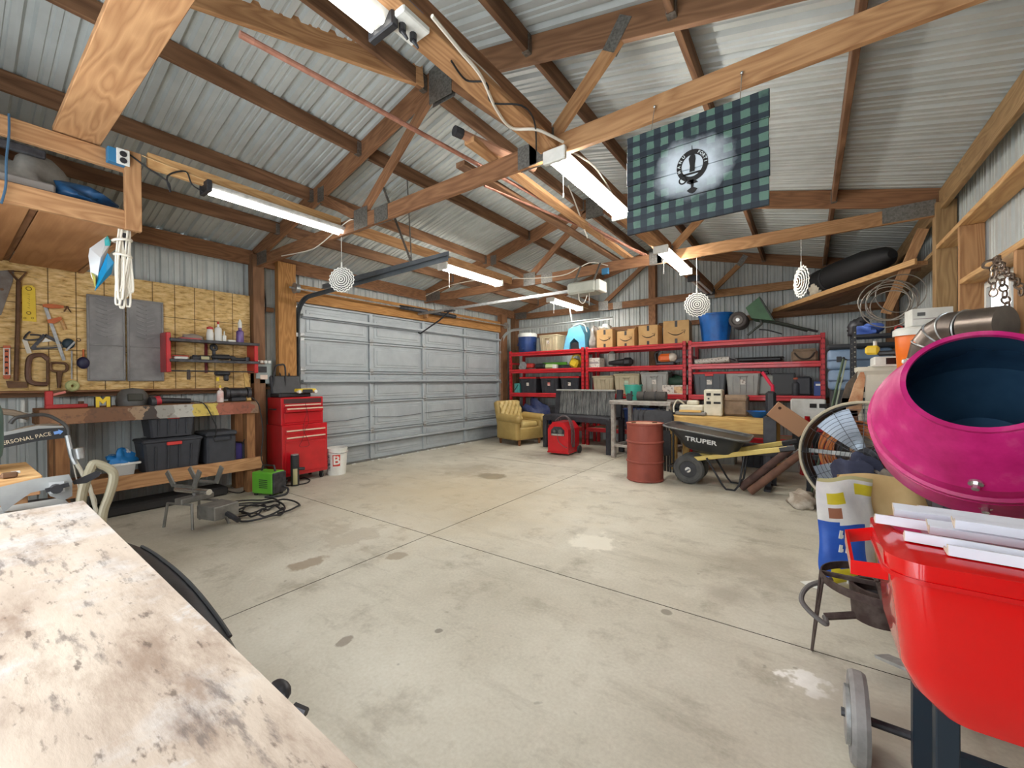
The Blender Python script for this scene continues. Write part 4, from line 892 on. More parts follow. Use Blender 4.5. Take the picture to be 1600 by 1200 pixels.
for k in range(4): member('top_plank', (-5.90+.125*k, BY0, BZ-.02), (-5.90+.125*k, BY1, BZ-.02), .122, .04, WBW, bt)
MB().bx(XB-.04, XB, BY0-.01, BY1, BZ-.14, BZ-.002, .004).build('front_apron', bench_face(), bt, world=True, smooth=0); MB().bx(-5.9, XB-.04, BY0-.01, BY0+.03, BZ-.14, BZ-.04).build('side_apron', WBW, bt, world=True, smooth=0)
for (px_, py_) in ((XB-.1, BY1-.07), (-5.86, BY1-.07), (XB-.1, .66), (-5.86, .66)): member('leg', (px_, py_, 0), (px_, py_, BZ-.045), .09, .12, WBW, bt, (1, 0, 0))
for k in range(3): member('shelf_plank', (-5.82+.16*k, BY0+.1, .375), (-5.82+.16*k, BY1+.02, .375), .155, .03, WBW, bt)
member('shelf_apron', (XB-.02, BY0+.12, .345), (XB-.02, BY1+.04, .345), .04, .14, PINE, bt)
# dark hose/rails on the floor beneath
recentre(tag(MB().bx(-5.85, -5.55, .75, 2.0, 0, .1, .02).build('steel_beam', mat('dark_steel_beam', (40, 38, 38), .6)), 'dark steel channel stored on the floor under the bench', 'steel beam'))
# below-bench items
ZF = .392
def tote(name, label, loc, L_, W_, H_, body, lid, latch=None, rz=0, grp=None, lidh=.035, labelm=None, taper=.13):
    """storage tote: long side along local x, tapering to its foot"""
    t = thing(name, label, 'storage tote', loc, rz, grp)
    def ringz(f, z): return [(-L_/2*f, -W_/2*f, z), (L_/2*f, -W_/2*f, z), (L_/2*f, W_/2*f, z), (-L_/2*f, W_/2*f, z)]
    g = 1-taper; mb = MB()
    rr = []
    for f, z in ((g, 0), (.985, H_*.86), (1.0, H_*.86), (1.0, H_*.9)):
        a, b_ = L_/2*f, W_/2*f; c = min(a, b_)*.12
        rr.append([(-a+c, -b_, z), (a-c, -b_, z), (a, -b_+c, z), (a, b_-c, z), (a-c, b_, z), (-a+c, b_, z), (-a, b_-c, z), (-a, -b_+c, z)])
    mb.loop(rr); mb.build('body', body, t, smooth=.5)
    MB().box((0, 0, H_*.9+lidh/2), (L_*1.03, W_*1.05, lidh), .012).box((0, 0, H_*.9+lidh), (L_*.8, W_*.78, .012), .005).build('lid', lid, t)
    for sx in (-.32, -.1, .1, .32): MB().box((L_*sx*(1-taper*.5), -W_/2*(1-taper*.5)-.004, H_*.45), (.016, .014, H_*.72), .003, (math.atan(taper*W_/2/(H_*.86)), 0, 0)).build('rib', body, t, smooth=0)
    if latch:
        MB().box((0, -W_/2*1.02-.01, H_*.86), (L_*.26, .022, .035), .006).build('latch', latch, t)
    else: MB().box((0, -W_/2*1.0-.008, H_*.80), (L_*.3, .03, .022), .006).build('handle', body, t)
    if labelm: MB().box((0, -W_/2*(1-taper*.4)-.006, H_*.55), (L_*.2, .004, H_*.2), 0, (math.atan(taper*W_/2/(H_*.86)), 0, 0)).build('label', labelm, t, smooth=0)
    return t
BLK2 = mat('charcoal_plastic', (52, 54, 60), .55, 0, (62, 64, 70), 10); REDL = mat('latch_red', (210, 62, 58), .5)
tote('storage_tote', 'large black tote with a red latch at the bottom of the bench stack', (-5.62, 1.46, ZF), .50, .36, .34, BLK2, BLK2, REDL, pi/2, 'black totes under the bench')
tote('storage_tote', 'smaller black tote with a red latch stacked on the large one', (-5.62, 1.46, ZF+.36), .40, .32, .24, BLK2, BLK2, REDL, pi/2, 'black totes under the bench')
t = thing('dark_cooler', 'dark lidded cooler box beside the stacked totes under the bench', 'cooler', (-5.62, 1.90, ZF)); MB().box((0, 0, .16), (.36, .29, .32), .02).build('body', BLK2, t); MB().box((0, 0, .345), (.38, .31, .05), .015).build('lid', BLK2, t); MB().tube([(.19, -.09, .33), (.2, -.08, .27), (.2, .08, .27), (.19, .09, .33)], .008, 6).build('handle', BLACK, t)
t = thing('clear_bin', 'small clear bin full of blue wipes on the bench shelf', 'bin', (-5.60, 1.08, ZF)); MB().lathe([(0, 0), (.105, 0), (.125, .11), (.13, .115), (.13, .13)], 4, Matrix.Rotation(pi/4, 4, 'Z') @ Matrix.Diagonal((1, 1.15, 1, 1))).build('tub', mat('clear_bin_plastic', (206, 208, 204), .35), t); MB().bx(.07, .1, -.13, .13, .112, .135, .006).build('rim', WHITE, t)
crumple('wipes', mat('blue_pack', (40, 130, 200), .5, 0, (230, 236, 240), 9, lo=.55, hi=.6), (0, 0, .1), (.08, .11, .09), '', '', 6, .4, parent=t)
t = thing('lunch_bag', 'purple and black lunch bag at the end of the bench shelf', 'bag', (-5.65, 2.13, ZF)); MB().box((0, -.03, .1), (.25, .1, .2), .02).build('purple_side', mat('purple_bag', (58, 48, 120), .7), t); MB().box((0, .04, .1), (.25, .07, .2), .02).build('black_side', BLACK, t); MB().tube([(.12, .02, .2), (.13, .03, .24), (.13, .08, .2)], .007, 6).build('strap', BLACK, t)
# on the bench
ZT = BZ+.001
def by(px): return at(px, 620, 'x', -5.6).y
HEL = mat('helmet_grey', (92, 90, 86), .5, 0, (74, 72, 70), 10)
t = thing('welding_helmet', 'grey welding helmet standing on the bench', 'helmet', (-5.6, by(207), ZT)); MB().lathe([(.125, 0), (.13, .05), (.115, .12), (.08, .165), (0, .18)], 18, Matrix.Diagonal((.85, 1, 1, 1))).build('shell', HEL, t); MB().box((.1, 0, .085), (.03, .12, .075), .008, (0, -.25, 0)).build('lens', mat('lens_dark', (66, 66, 60), .15), t); MB().sphere((0, .115, .07), .025).build('knob', BLACK, t)
t = thing('letter_block', 'yellow block letter M on the bench', 'letter block', (-5.5, by(156), ZT))
Mm = basis((0, 0, .05), (0, 1, 0), (1, 0, 0)); MB().prism([(-.055, -.05), (-.025, -.05), (-.025, .012), (0, -.02), (.025, .012), (.025, -.05), (.055, -.05), (.055, .05), (.022, .05), (0, .02), (-.022, .05), (-.055, .05)], .03, Mm).build('letter', YEL, t, smooth=0)
MB().prism([(-.058, -.05), (-.051, -.05), (-.051, .05), (-.058, .05)], .034, Mm).prism([(.051, -.05), (.058, -.05), (.058, .05), (.051, .05)], .034, Mm).build('side_stripe', INK, t, smooth=0)
FRED = mat('flat_red', (196, 62, 60), .55, 0, (176, 44, 44), 8)
t = thing('bench_press', 'red metal hold-down press at the end of the bench', 'press', (-5.6, by(95), ZT)); MB().bx(-.05, .05, -.10, .17, 0, .035, .006).build('base', FRED, t); MB().bx(-.03, .03, -.10, -.05, .03, .16, .006).build('column', FRED, t); MB().bar((0, -.07, .12), (0, .03, .15), .03, .02).build('arm', mat('faded_pink', (206, 120, 108), .6), t); MB().cyl((0, .13, .035), (0, .13, .06), .02, n=10).build('knob', RUST, t)
t = thing('angle_grinder', 'black angle grinder with a red head on the bench', 'grinder', (-5.52, by(255), ZT), .1); MB().cyl((0, -.08, .045), (0, .22, .03), .033, .026, n=12).build('body', BLACK, t); MB().cyl((0, -.1, .04), (0, -.05, .05), .048, n=14).build('head', mat('grinder_red', (190, 52, 66), .5), t); MB().cyl((.02, -.14, .03), (.02, -.1, .03), .055, n=16).build('disc', DKMETAL, t)
cable('electric_cable', 'black cord running from the grinder down over the bench front', [(-5.52, by(285), ZT+.02), (-5.45, by(300), ZT+.02), (XB+.02, by(310), ZT-.02), (XB+.03, by(322), .9), (XB+.03, by(326), .80), (XB-.1, by(328), .60)], .006, BCORD)
t = thing('bench_grinder', 'grey bench grinder at the door end of the bench', 'grinder', (-5.66, by(374), ZT)); MB().cyl((0, -.09, .1), (0, .09, .1), .06, n=18).build('motor', DKMETAL, t)
for s in (-1, 1): MB().cyl((0, s*.1, .1), (0, s*.135, .1), .072, n=20).build('wheel_guard', DKMETAL, t)
MB().bx(-.06, .06, -.08, .08, 0, .05, .01).build('foot', DKMETAL, t)
bottle('soap_bottle', 'pink and white bottle with a yellow nozzle standing on the bench', (-5.58, by(343), ZT), .034, .17, mat('pink_label', (222, 180, 172), .5, 0, (238, 234, 228), 14), YEL, .3)
member_t = thing('wood_wedge', 'pale wooden strip leaning at the bench corner', 'wood strip', (-5.6, by(392), ZT)); member('strip', (-5.62, by(390), ZT), (-5.8, by(391)+.03, 1.44), .05, .03, YPINE, member_t)
gadget('wrench_set', 'silver wrenches scattered by the soap bottle', 'wrench', (-5.5, by(315), ZT), [('wrench', 'b', ((0, 0, .008), (.02, .2, .012), .004), CHROME), ('wrench', 'b', ((-.05, .02, .008), (.02, .16, .012), .004, (0, 0, .2)), CHROME)])
# things on the steel wall left of the bench
t = thing('air_fitting', 'white compressed air fitting on the steel wall', 'fitting', at(35, 640, 'x', -6.05)); MB().xf(Matrix.Translation((.03, 0, 0))).cyl((0, 0, -.08), (0, 0, .09), .014, n=8).cyl((0, 0, -.12), (0, 0, -.04), .028, n=10).build('body', WHITE, t); MB().tube([(.03, -.12, .0), (.03, -.08, -.03), (.03, .25, -.035)], .006, 6).build('pipe', WHITE, t)

# ---- red tool chest with bucket
tc = thing('tool_chest', 'red rolling tool chest with a smaller top box beside the garage door', 'tool chest', (-5.62, 2.87, 0)); TX0, TX1, TY0, TY1 = -5.86, -5.44, 2.56, 3.17
MB().bx(TX0, TX1, TY0, TY1, .10, .76, .006).build('cabinet', REDTOOL, tc, world=True); MB().bx(TX0, TX1-.05, TY0+.015, TY1-.03, .76, 1.12, .006).build('top_box', REDTOOL, tc, world=True)
MB().bx(TX1-.055, TX1-.047, TY0+.05, TY1-.06, 1.04, 1.10).build('chrome_strip', mat('dark_strip', (70, 40, 40), .4), tc, world=True, smooth=0)
def drawer(x, y0, y1, z0, z1, pull=True, out=0):
    d = MB().bx(x-.01, x+.012+out, y0, y1, z0, z1, .004).build('drawer', REDTOOL, tc, world=True)
    if pull: MB().bx(x+.01+out, x+.026+out, y0+.01, y1-.01, z1-.022, z1-.004, .004).build('pull', mat('pull_cream', (236, 214, 190), .35, .3), d, world=True)
    return d
drawer(TX1-.05, TY0+.05, TY1-.06, .99, 1.03); drawer(TX1-.05, TY0+.05, TY1-.06, .93, .985, out=.05); drawer(TX1-.05, TY0+.05, TY1-.06, .79, .92, False)
drawer(TX1, TY0+.04, TY1-.03, .645, .70); drawer(TX1, TY0+.04, TY1-.03, .55, .61)
dd = MB().bx(TX1-.01, TX1+.008, TY0+.04, TY1-.03, .14, .53, .004).build('door', REDTOOL, tc, world=True)
MB().tube([(TX0+.15, TY0-.0, .97), (TX0+.15, TY0-.03, .97), (TX0+.27, TY0-.03, .97), (TX0+.27, TY0, .97)], .009, 6).build('side_handle', BLACK, tc, world=True)
for xx in (TX0+.06, TX1-.06):
    for yy in (TY0+.06, TY1-.06): MB().cyl((xx, yy-.012, .04), (xx, yy+.012, .04), .04, n=14).bx(xx-.02, xx+.02, yy-.02, yy+.02, .07, .10).build('caster', BLACK, tc, world=True)
cable('thin_wire', 'thin dark wire hanging in a loop over the tool chest front', [at(p, q, 'x', TX1+.05) for p, q in ((477, 628), (479, 645), (475, 660), (474, 672), (480, 685), (483, 695), (476, 698), (468, 697), (473, 686), (477, 670), (482, 660), (480, 640))], .003, mat('dark_red_wire', (80, 20, 26), .6), n=5)
t = thing('tool_case', 'open black tool case on top of the tool chest', 'tool case', (-5.70, 2.80, 1.121)); MB().bx(-.14, .12, -.2, .22, 0, .05, .01).build('base', BLACK, t); MB().box((-.13, .0, .16), (.05, .40, .26), .015, (0, -.25, 0)).build('lid', BLACK, t); MB().tube([(-.17, -.05, .29), (-.2, -.05, .36), (-.2, .07, .36), (-.17, .07, .29)], .01, 6).build('handle', BLACK, t)
t = thing('power_tool', 'yellow power tool with pale feet in front of the open case', 'power tool', (-5.58, 2.94, 1.172)); MB().bx(-.05, .06, -.13, .13, .012, .06, .012).build('body', YEL, t); MB().bx(.055, .07, -.07, .07, .0, .05, .006).build('vent', BLACK, t)
for s in (-1, 1): MB().cyl((.02, s*.11, 0.02), (.075, s*.11, .02), .022, n=12).build('foot', WHITE, t)
cable('black_cable', 'black cord hanging from the bench down to the green welder', [at(p, q, 'x', XB+.06) for p, q in ((392, 620), (403, 630), (408, 650), (411, 680), (408, 712), (412, 728), (418, 740))], .006, BCORD)
cable('tall_bracket', 'black bent steel bracket leaning against the corner post', [(-5.8, 2.62, 1.16), (-5.83, 2.66, 1.50), (-5.84, 2.74, 1.56), (-5.84, 2.80, 1.52), (-5.8, 2.78, 1.18)], .012, BLACK, 'bracket')
bk = thing('plastic_bucket', 'white bucket with a red letter B beside the tool chest', 'bucket', (-5.52, 3.35, 0)); MB().lathe([(0, 0), (.125, 0), (.145, .30), (.152, .30), (.152, .33), (.147, .33), (.147, .36), (.152, .36), (.152, .38), (.14, .38), (.12, .02), (0, .02)], 28).build('pail', WHITE, bk)
dn = (at(507, 700, 'z', .2)-CAM); dn = Vector((.58, -.81, 0)); an = math.atan2(dn.y, dn.x)
def curved(mb, r, z0, z1, a0, a1, n=8, g=.0):
    return mb.sheet(lambda u, v: ((r+g*v)*cos(a0+(a1-a0)*u), (r+g*v)*sin(a0+(a1-a0)*u), z0+(z1-z0)*v), n, 1)
curved(MB(), .1385, .13, .29, an+.05, an+.75, 8, .009).build('red_label', mat('label_red', (206, 60, 44), .5), bk); curved(MB(), .1385, .07, .29, an-.75, an-.2, 8, .009).build('print_block', mat('bucket_print', (190, 190, 190), .5, 0, (70, 76, 90), 30, lo=.5, hi=.55), bk)
aB = an+.4; text('letter', 'B', WHITE, .17, basis((-5.52+.146*cos(aB), 3.35+.146*sin(aB), .21), (-sin(aB), cos(aB), 0), (cos(aB), sin(aB), .03)), bk, .002, bold=.004)
MB().torus((0, 0, .34), .155, .004, (.2, 0, 1), 28, 5).build('bail', ZINC, bk)
# black tube standing on the floor
t = thing('dark_cylinder', 'tall black cylinder with a side spout standing before the tool chest', 'cylinder', (-5.33, at(461, 754, 'x', -5.33).y, 0)); MB().cyl((0, 0, 0), (0, 0, .39), .05, n=20).build('body', BLACK, t); MB().cyl((0, 0, .385), (0, 0, .40), .045, n=20).build('cap', ZINC, t); MB().cyl((.03, .04, .21), (.07, .09, .21), .02, n=10).build('spout', BLACK, t); curved(MB(), .0515, .02, .22, -.9, .1, 6).build('label', mat('pale_label', (190, 182, 140)), t)
# green welder
gw = thing('wire_welder', 'small lime green wire-feed welder on the floor by the bench end', 'welder', at(420, 772, 'z', 0), .35); GRN = mat('lime_green', (110, 190, 60), .4, 0, (98, 176, 52), 5)
MB().box((0, 0, .15), (.30, .19, .25), .012).build('case', GRN, gw); MB().box((.155, 0, .15), (.03, .185, .24), .01).build('front_panel', DKMETAL, gw); MB().tube([(-.1, 0, .27), (-.08, 0, .34), (.08, 0, .34), (.1, 0, .27)], .012, 8).build('handle', BLACK, gw)
for k in range(5): MB().box((.02, -.096, .10+k*.022), (.12, .004, .008)).build('vent', BLACK, gw, smooth=0)
for sx in (-.11, .11):
    for s2 in (-.07, .07): MB().box((sx, s2, .013), (.04, .03, .026), .005).build('foot', BLACK, gw)
MB().tube(smoothpts([(.17, .04, .1), (.22, .06, .06), (.25, .0, .02), (.2, -.1, .012), (.1, -.15, .012)], 5), .012, 7).build('lead', BLACK, gw)
# hose coil on floor
rnd = random.Random(5); P = []
cc = at(405, 800, 'z', 0)
for i in range(70):
    a = i*.42; r = .20+.11*sin(i*.37); P.append((cc.x+1.25*r*cos(a)+.1*sin(i*.13), cc.y+1.0*r*sin(a)+.06*cos(i*.2), .014+.012*(i % 3)))
tag(MB().tube(smoothpts(P, 3), .009, 6).build('welding_lead', BCORD), 'tangled black welding lead coiled on the concrete', 'cable'); recentre(bpy.data.objects['welding_lead'])
cable('extension_cord', 'black cord looping on the concrete around the dark cylinder', [at(p, q, 'z', .01) for p, q in ((430, 757), (455, 758), (478, 755), (484, 750), (475, 747), (460, 750))], .008, BCORD)
cable('extension_cord', 'thin cord trailing over the concrete from the bench to the welder', [at(p, q, 'z', .01) for p, q in ((345, 755), (352, 765), (375, 770), (395, 760), (408, 765))], .006, BCORD)
# welding stand: grey pipe stand with V arms
vs_ = thing('pipe_stand', 'grey welded pipe stand with V-shaped arms on the floor', 'pipe stand', at(305, 822, 'z', 0), .25); GST = mat('grey_steel', (140, 138, 132), .45, .5, (110, 108, 104), 9)
MB().tube([(-.24, -.12, 0), (-.2, -.11, .22), (.14, -.11, .24), (.18, -.13, .03)], .012, 7).build('leg_frame', GST, vs_); MB().tube([(-.16, .14, .0), (-.14, .12, .2), (.12, .12, .22), (.22, .16, 0)], .012, 7).build('leg_frame', GST, vs_)
MB().box((0, 0, .26), (.10, .28, .05), .006).build('saddle', GST, vs_); MB().cyl((-.26, 0, .32), (.2, 0, .33), .026, n=12).build('roller', CHROME, vs_); MB().cyl((0, 0, .24), (0, 0, .36), .02, n=10).build('stem', GST, vs_)
for sy_ in (-.09, .1):
    MB().bar((-.24, sy_, .50), (-.14, sy_, .38), .05, .012, (0, 1, 0)).bar((-.14, sy_, .385), (.14, sy_, .39), .05, .012).bar((.14, sy_, .39), (.22, sy_, .54), .05, .012, (0, 1, 0)).build('v_arm', GST, vs_, smooth=0)
MB().bx(.12, .36, -.06, .16, .10, .22, .006).build('bracket_box', GST, vs_, smooth=0); MB().cyl((.36, .05, .14), (.52, .04, .10), .022, n=8).build('handle', BLACK, vs_)

# ================================================================== BACK OF THE GARAGE
# ---- three red rack units
RY0, RY1 = 7.75, 8.34; LV = (1.97, 1.58, 1.05, .36)
DARKR = mat('rack_hole', (70, 10, 14), .8)
SHELFB = mat('shelf_board', (156, 132, 104), .8, 0, (140, 116, 90), 8)
def rack(x0, x1, label, levels=LV):
    t = thing('storage_rack', label, 'storage rack', ((x0+x1)/2, (RY0+RY1)/2, 0), 0, 'red storage racks')
    for xx in (x0, x1-.06):
        for yy in (RY0, RY1-.04):
            p = MB().bx(xx, xx+.06, yy, yy+.004, 0, 2.0).bx(xx, xx+.004, yy, yy+.04, 0, 2.0).bx(xx+.056, xx+.06, yy, yy+.04, 0, 2.0).build('upright', REDST, t, world=True, smooth=0)
            if yy == RY0:
                h = MB()
                for k in range(24):
                    for dx in (.017, .043): h.box((xx+dx, yy-.0012, .12+k*.078), (.010, .002, .026), 0, (0, .18 if dx < .03 else -.18, 0))
                o = h.build('keyholes', DARKR, p, world=True, smooth=0); o['kind'] = 'stuff'
        for z in (.3, 1.0, 1.7): MB().bx(xx+.02, xx+.04, RY0+.04, RY1-.04, z, z+.04).build('side_brace', REDST, t, world=True, smooth=0)
    for z in levels:
        for yy, s in ((RY0, -1), (RY1-.03, 1)):
            MB().bx(x0+.05, x1-.05, yy+(-.008 if s < 0 else .0), yy+.03, z-.085, z-.035, .003).bx(x0+.05, x1-.05, yy+(-.022 if s < 0 else 0), yy+.02, z-.035, z, .004).build('beam', REDST, t, world=True, smooth=0)
        MB().bx(x0+.07, x1-.07, RY0+.03, RY1-.03, z-.02, z-.006).build('deck', SHELFB, t, world=True, smooth=0)
    return t
RX_ = (-5.63, -3.735, -3.70, -1.755, -1.72, .215)
rack(RX_[0], RX_[1], 'red storage rack next to the armchair, with black totes')
rack(RX_[2], RX_[3], 'red storage rack with four cardboard boxes along its top')
rack(RX_[4], RX_[5], 'red storage rack below the blue bin and green spreader')
def sx(px, y=7.85): return at(px, 580, 'y', y).x
Z1, Z2, Z3, Z4 = (z-.005 for z in LV)
# ---- top row
NAVY = mat('cooler_navy', (32, 62, 120), .4, 0, (26, 50, 100), 5)
t = thing('drink_cooler', 'navy blue drink cooler with a white lid on the rack top', 'cooler', (sx(819), 8.0, Z1)); MB().lathe([(0, 0), (.19, 0), (.205, .03), (.215, .36), (.2, .38)], 20, caps=False).build('body', NAVY, t); MB().lathe([(.225, .36), (.225, .42), (.2, .45), (0, .455)], 20).build('lid', WHITE, t); MB().box((0, -.21, .08), (.05, .04, .05), .01).build('spigot', NAVY, t); MB().tube([(-.22, -.05, .25), (-.24, -.06, .18), (.24, -.06, .18), (.22, -.05, .25)], .012, 6).build('handle', NAVY, t)
BEI = mat('beige_tote', (190, 178, 148), .55, 0, (172, 160, 130), 6); GRYT = mat('grey_tote', (166, 166, 160), .5, 0, (150, 150, 146), 6); BLKT = mat('black_tote', (44, 46, 52), .5, 0, (56, 58, 64), 9); REDLID = mat('red_lid', (206, 46, 48), .45)
LBL = mat('paper_label', (220, 214, 204), .7, 0, (150, 140, 130), 30, lo=.55, hi=.6)
tote('storage_tote', 'beige tote between the drink cooler and the pet carrier', (sx(857), 8.02, Z1), .46, .38, .36, BEI, BEI, None, 0, 'totes on the red racks', labelm=LBL)
t = thing('pet_carrier', 'light blue plastic pet carrier on the rack top', 'pet carrier', (sx(898), 8.03, Z1)); LBLUE = mat('carrier_blue', (110, 186, 218), .45, 0, (96, 170, 206), 5)
MB().loop([[(-.26+q, -.2, 0), (-.2+q, -.2, .22), (-.12+q, -.2, .45), (.14+q, -.2, .5), (.24+q, -.2, .3), (.26+q, -.2, 0), (.12+q, -.2, 0), (.1+q, -.2, .16), (0+q, -.2, .24), (-.1+q, -.2, .16), (-.12+q, -.2, 0)] for q in (0,)] + [[(-.26, .2, 0), (-.2, .2, .22), (-.12, .2, .45), (.14, .2, .5), (.24, .2, .3), (.26, .2, 0), (.12, .2, 0), (.1, .2, .16), (0, .2, .24), (-.1, .2, .16), (-.12, .2, 0)]]).build('shell', LBLUE, t, smooth=.5)
MB().bx(-.1, .1, -.17, .15, .0, .16, .02).build('opening', BLACK, t); MB().tube(smoothpts([(-.15, -.12, .43), (.0, -.13, .53), (.18, -.1, .52), (.25, -.1, .36)], 5), .012, 6).build('frame_tube', WHITE, t)
crumple('plastic_sack', mat('clear_sack', (166, 158, 150), .3, 0, (96, 90, 88), 7), (sx(924), 8.03, Z1), (.10, .15, .32), 'crumpled clear plastic sack beside the pet carrier', 'sack', 21, .2)
def smile_box(px, w, d, h, label, rz, flap, n):
    t = thing('cardboard_box', label, 'box', (sx(px), 8.0, Z1), rz, 'cardboard boxes on the rack')
    MB().box((0, 0, h/2), (w, d, h), .006).build('carton', CARD, t, smooth=0)
    if flap:
        MB().box((w*.1, d*.46, h+.03), (w*.8, .006, .10), 0, (-.5, 0, 0)).build('flap', CARD, t, smooth=0); MB().box((w*.49, 0, h+.03), (.006, d*.8, .09), 0, (0, .5, 0)).build('flap', CARD, t, smooth=0)
    F = -d/2-.002; s = w*.32; zc = h*.52
    pts = [(-s+2*s*i/12, F, zc-.055*(1-(2*i/12-1)**2)*w/.4) for i in range(13)]
    MB().tube(pts, [.003+.006*sin(pi*i/12) for i in range(13)], 5).build('smile_print', INK, t); MB().tube([(s-.045*w/.4, F, zc+.016), (s+.012, F, zc+.02), (s-.002, F, zc-.035*w/.4)], .0045, 5).build('arrow_print', INK, t)
    MB().bx(-.022, .022, F-.0005, F+.003, h*.72, h*.98).build('tape_strip', mat('dark_tape', (60, 56, 56), .5), t, smooth=0); MB().bx(-.022, .022, F-.0005, F+.003, .0, h*.22).build('tape_strip', mat('dark_tape', (60, 56, 56)), t, smooth=0)
    return t
smile_box(945, .33, .34, .37, 'cardboard box with white paper poking out of its top', .05, False, 0); smile_box(979, .35, .34, .31, 'lower cardboard box with an open bent flap', -.05, True, 1); smile_box(1013, .36, .34, .38, 'cardboard box with torn tape on its upper face', .03, False, 2); smile_box(1056, .44, .40, .42, 'largest cardboard box at the end of the row next to the blue bin', .1, False, 3)
crumple('paper_wad', WHITE, (sx(943), 7.96, Z1+.372), (.11, .07, .07), 'white crumpled paper on top of a cardboard box', 'paper', 31, .4)
BLUEB = mat('bin_blue', (30, 116, 204), .45, 0, (22, 92, 172), 5)
t = thing('plastic_bin', 'tall bright blue ribbed plastic bin on the rack top', 'bin', (sx(1115), 8.05, Z1)); n = 40
MB().loop([[(r*(1+.018*(1 if j % 4 < 2 else -1)*(0 if z > .42 else 1))*cos(2*pi*j/n), r*(1+.018*(1 if j % 4 < 2 else -1)*(0 if z > .42 else 1))*sin(2*pi*j/n)*.9, z) for j in range(n)] for r, z in ((.21, 0), (.255, .4), (.27, .47), (.285, .47), (.285, .5), (.265, .5), (.20, .02))]).build('tub', BLUEB, t, smooth=.4)
# spreader laid on its side
sp_ = thing('seed_spreader', 'green hopper seed spreader with wheels lying on the rack', 'spreader', (sx(1190), 8.02, Z1)); SGRN = mat('spreader_green', (58, 104, 66), .5, 0, (48, 88, 54), 5)
def spx(px, py, y=7.95): return at(px, py, 'y', y)
mb = MB(); A = [spx(1165, 481, 7.85), spx(1187, 463, 7.85), spx(1210, 501, 7.85), spx(1174, 497, 7.85)]; mb.loop([A, [p+Vector((.02, .36, -.02)) for p in A]]); mb.build('hopper', SGRN, sp_, world=True, smooth=0)
MB().bar(spx(1187, 465, 7.84), spx(1208, 500, 7.84), .02, .02, (0, 1, 0)).build('hopper_rim', mat('rim_black', (30, 36, 32), .5), sp_, world=True, smooth=0)
for yy in (7.86, 8.2):
    c = spx(1153, 500, 7.86); c.y = yy
    w = MB().torus(c, .105, .034, (0, 1, 0), 28, 8).build('wheel', mat('wheel_grey', (86, 80, 78), .7), sp_, world=True); MB().cyl(c-Vector((0, .03, 0)), c+Vector((0, .03, 0)), .075, n=18).build('hub', mat('hub_grey', (120, 114, 110), .6), w, world=True); MB().cyl(c-Vector((0, .04, 0)), c+Vector((0, .04, 0)), .03, n=12).build('hub_cap', ZINC, w, world=True)
for d in (0, .22): MB().tube([spx(1172, 494)+Vector((0, d, 0)), spx(1230, 507)+Vector((0, d, 0)), spx(1262, 515)+Vector((0, d, 0))], .02, 8).build('handle_tube', mat('tube_dark', (74, 80, 74), .4, .4), sp_, world=True)
MB().tube([spx(1255, 513), spx(1278, 518)], .018, 8).build('grip', BLACK, sp_, world=True); MB().tube(smoothpts([spx(1188, 499), spx(1190, 506), spx(1180, 514), spx(1168, 524)], 4), .018, 7).build('kick_stand', mat('tube_dark', (74, 80, 74)), sp_, world=True); MB().tube(smoothpts([spx(1186, 515), spx(1200, 516), spx(1222, 522)], 4), .01, 6).build('brace', BLACK, sp_, world=True)
# ---- second shelf
def tool(name, label, cat, px, parts, z=Z2, y=7.95, rz=0): return gadget(name, label, cat, (sx(px, y), y, z), parts, rz)
SAWY = mat('saw_yellow', (222, 194, 50), .45); SAWO = mat('saw_orange', (232, 112, 48), .45); REDP = mat('tool_red', (206, 62, 56), .5)
tool('chainsaw', 'yellow chainsaw at the end of the second shelf', 'chainsaw', 899, [('body', 'b', ((0, 0, .11), (.2, .22, .18), .04, (0, .5, 0)), SAWY), ('handle', 'p', ([(-.1, 0, .1), (-.05, 0, .26), (.1, 0, .27), (.14, 0, .12)], .016), SAWY), ('guide_bar', 'b', ((-.28, 0, .05), (.36, .012, .07), .004), DKMETAL)])
tool('hedge_trimmer', 'lime green hedge trimmer lying on the second shelf', 'trimmer', 868, [('cover', 'b', ((-.05, .05, .11), (.62, .05, .08), .01), mat('lime_green', (110, 190, 60))), ('body', 'b', ((-.1, -.05, .06), (.22, .16, .1), .03), mat('lime_pale', (190, 210, 160), .5)), ('battery', 'b', ((.04, -.08, .05), (.1, .1, .09), .01), WHITE)])
tool('circular_saw', 'red and black circular saw on the second shelf', 'saw', 826, [('body', 'b', ((0, 0, .09), (.3, .16, .11), .03), REDP), ('guard', 'c', ((-.1, -.09, .09), (-.1, -.05, .09), .1), ZINC), ('grip', 'b', ((-.2, 0, .06), (.12, .08, .08), .02), WHITE)])
tool('power_drill', 'black corded drill between the red saw and the trimmer', 'drill', 846, [('body', 'b', ((0, -.04, .07), (.28, .12, .12), .04), BLACK), ('chuck', 'c', ((.14, -.04, .07), (.2, -.04, .07), .03, .02), DKMETAL)])
tool('parts_carton', 'white parts carton on the second shelf of the middle rack', 'box', 932, [('carton', 'b', ((0, 0, .1), (.25, .25, .2), .004), LBL), ('stripe', 'b', ((0, -.126, .1), (.2, .004, .04)), mat('grey_stripe', (160, 150, 148), .6))])
tool('leaf_blower', 'black leaf blower tube lying on the middle rack', 'leaf blower', 968, [('nozzle', 'c', ((-.22, 0, .09), (.1, 0, .09), .035, .075), BLACK), ('body', 'b', ((.17, 0, .1), (.2, .16, .17), .05), BLACK)])
tool('clear_jug', 'pale translucent jug behind the parts carton', 'jug', 952, [('jug', 'b', ((0, .15, .16), (.16, .14, .32), .04), mat('milky', (214, 214, 206), .4)), ('cap', 'c', ((0, .15, .32), (0, .15, .35), .03), WHITE)])
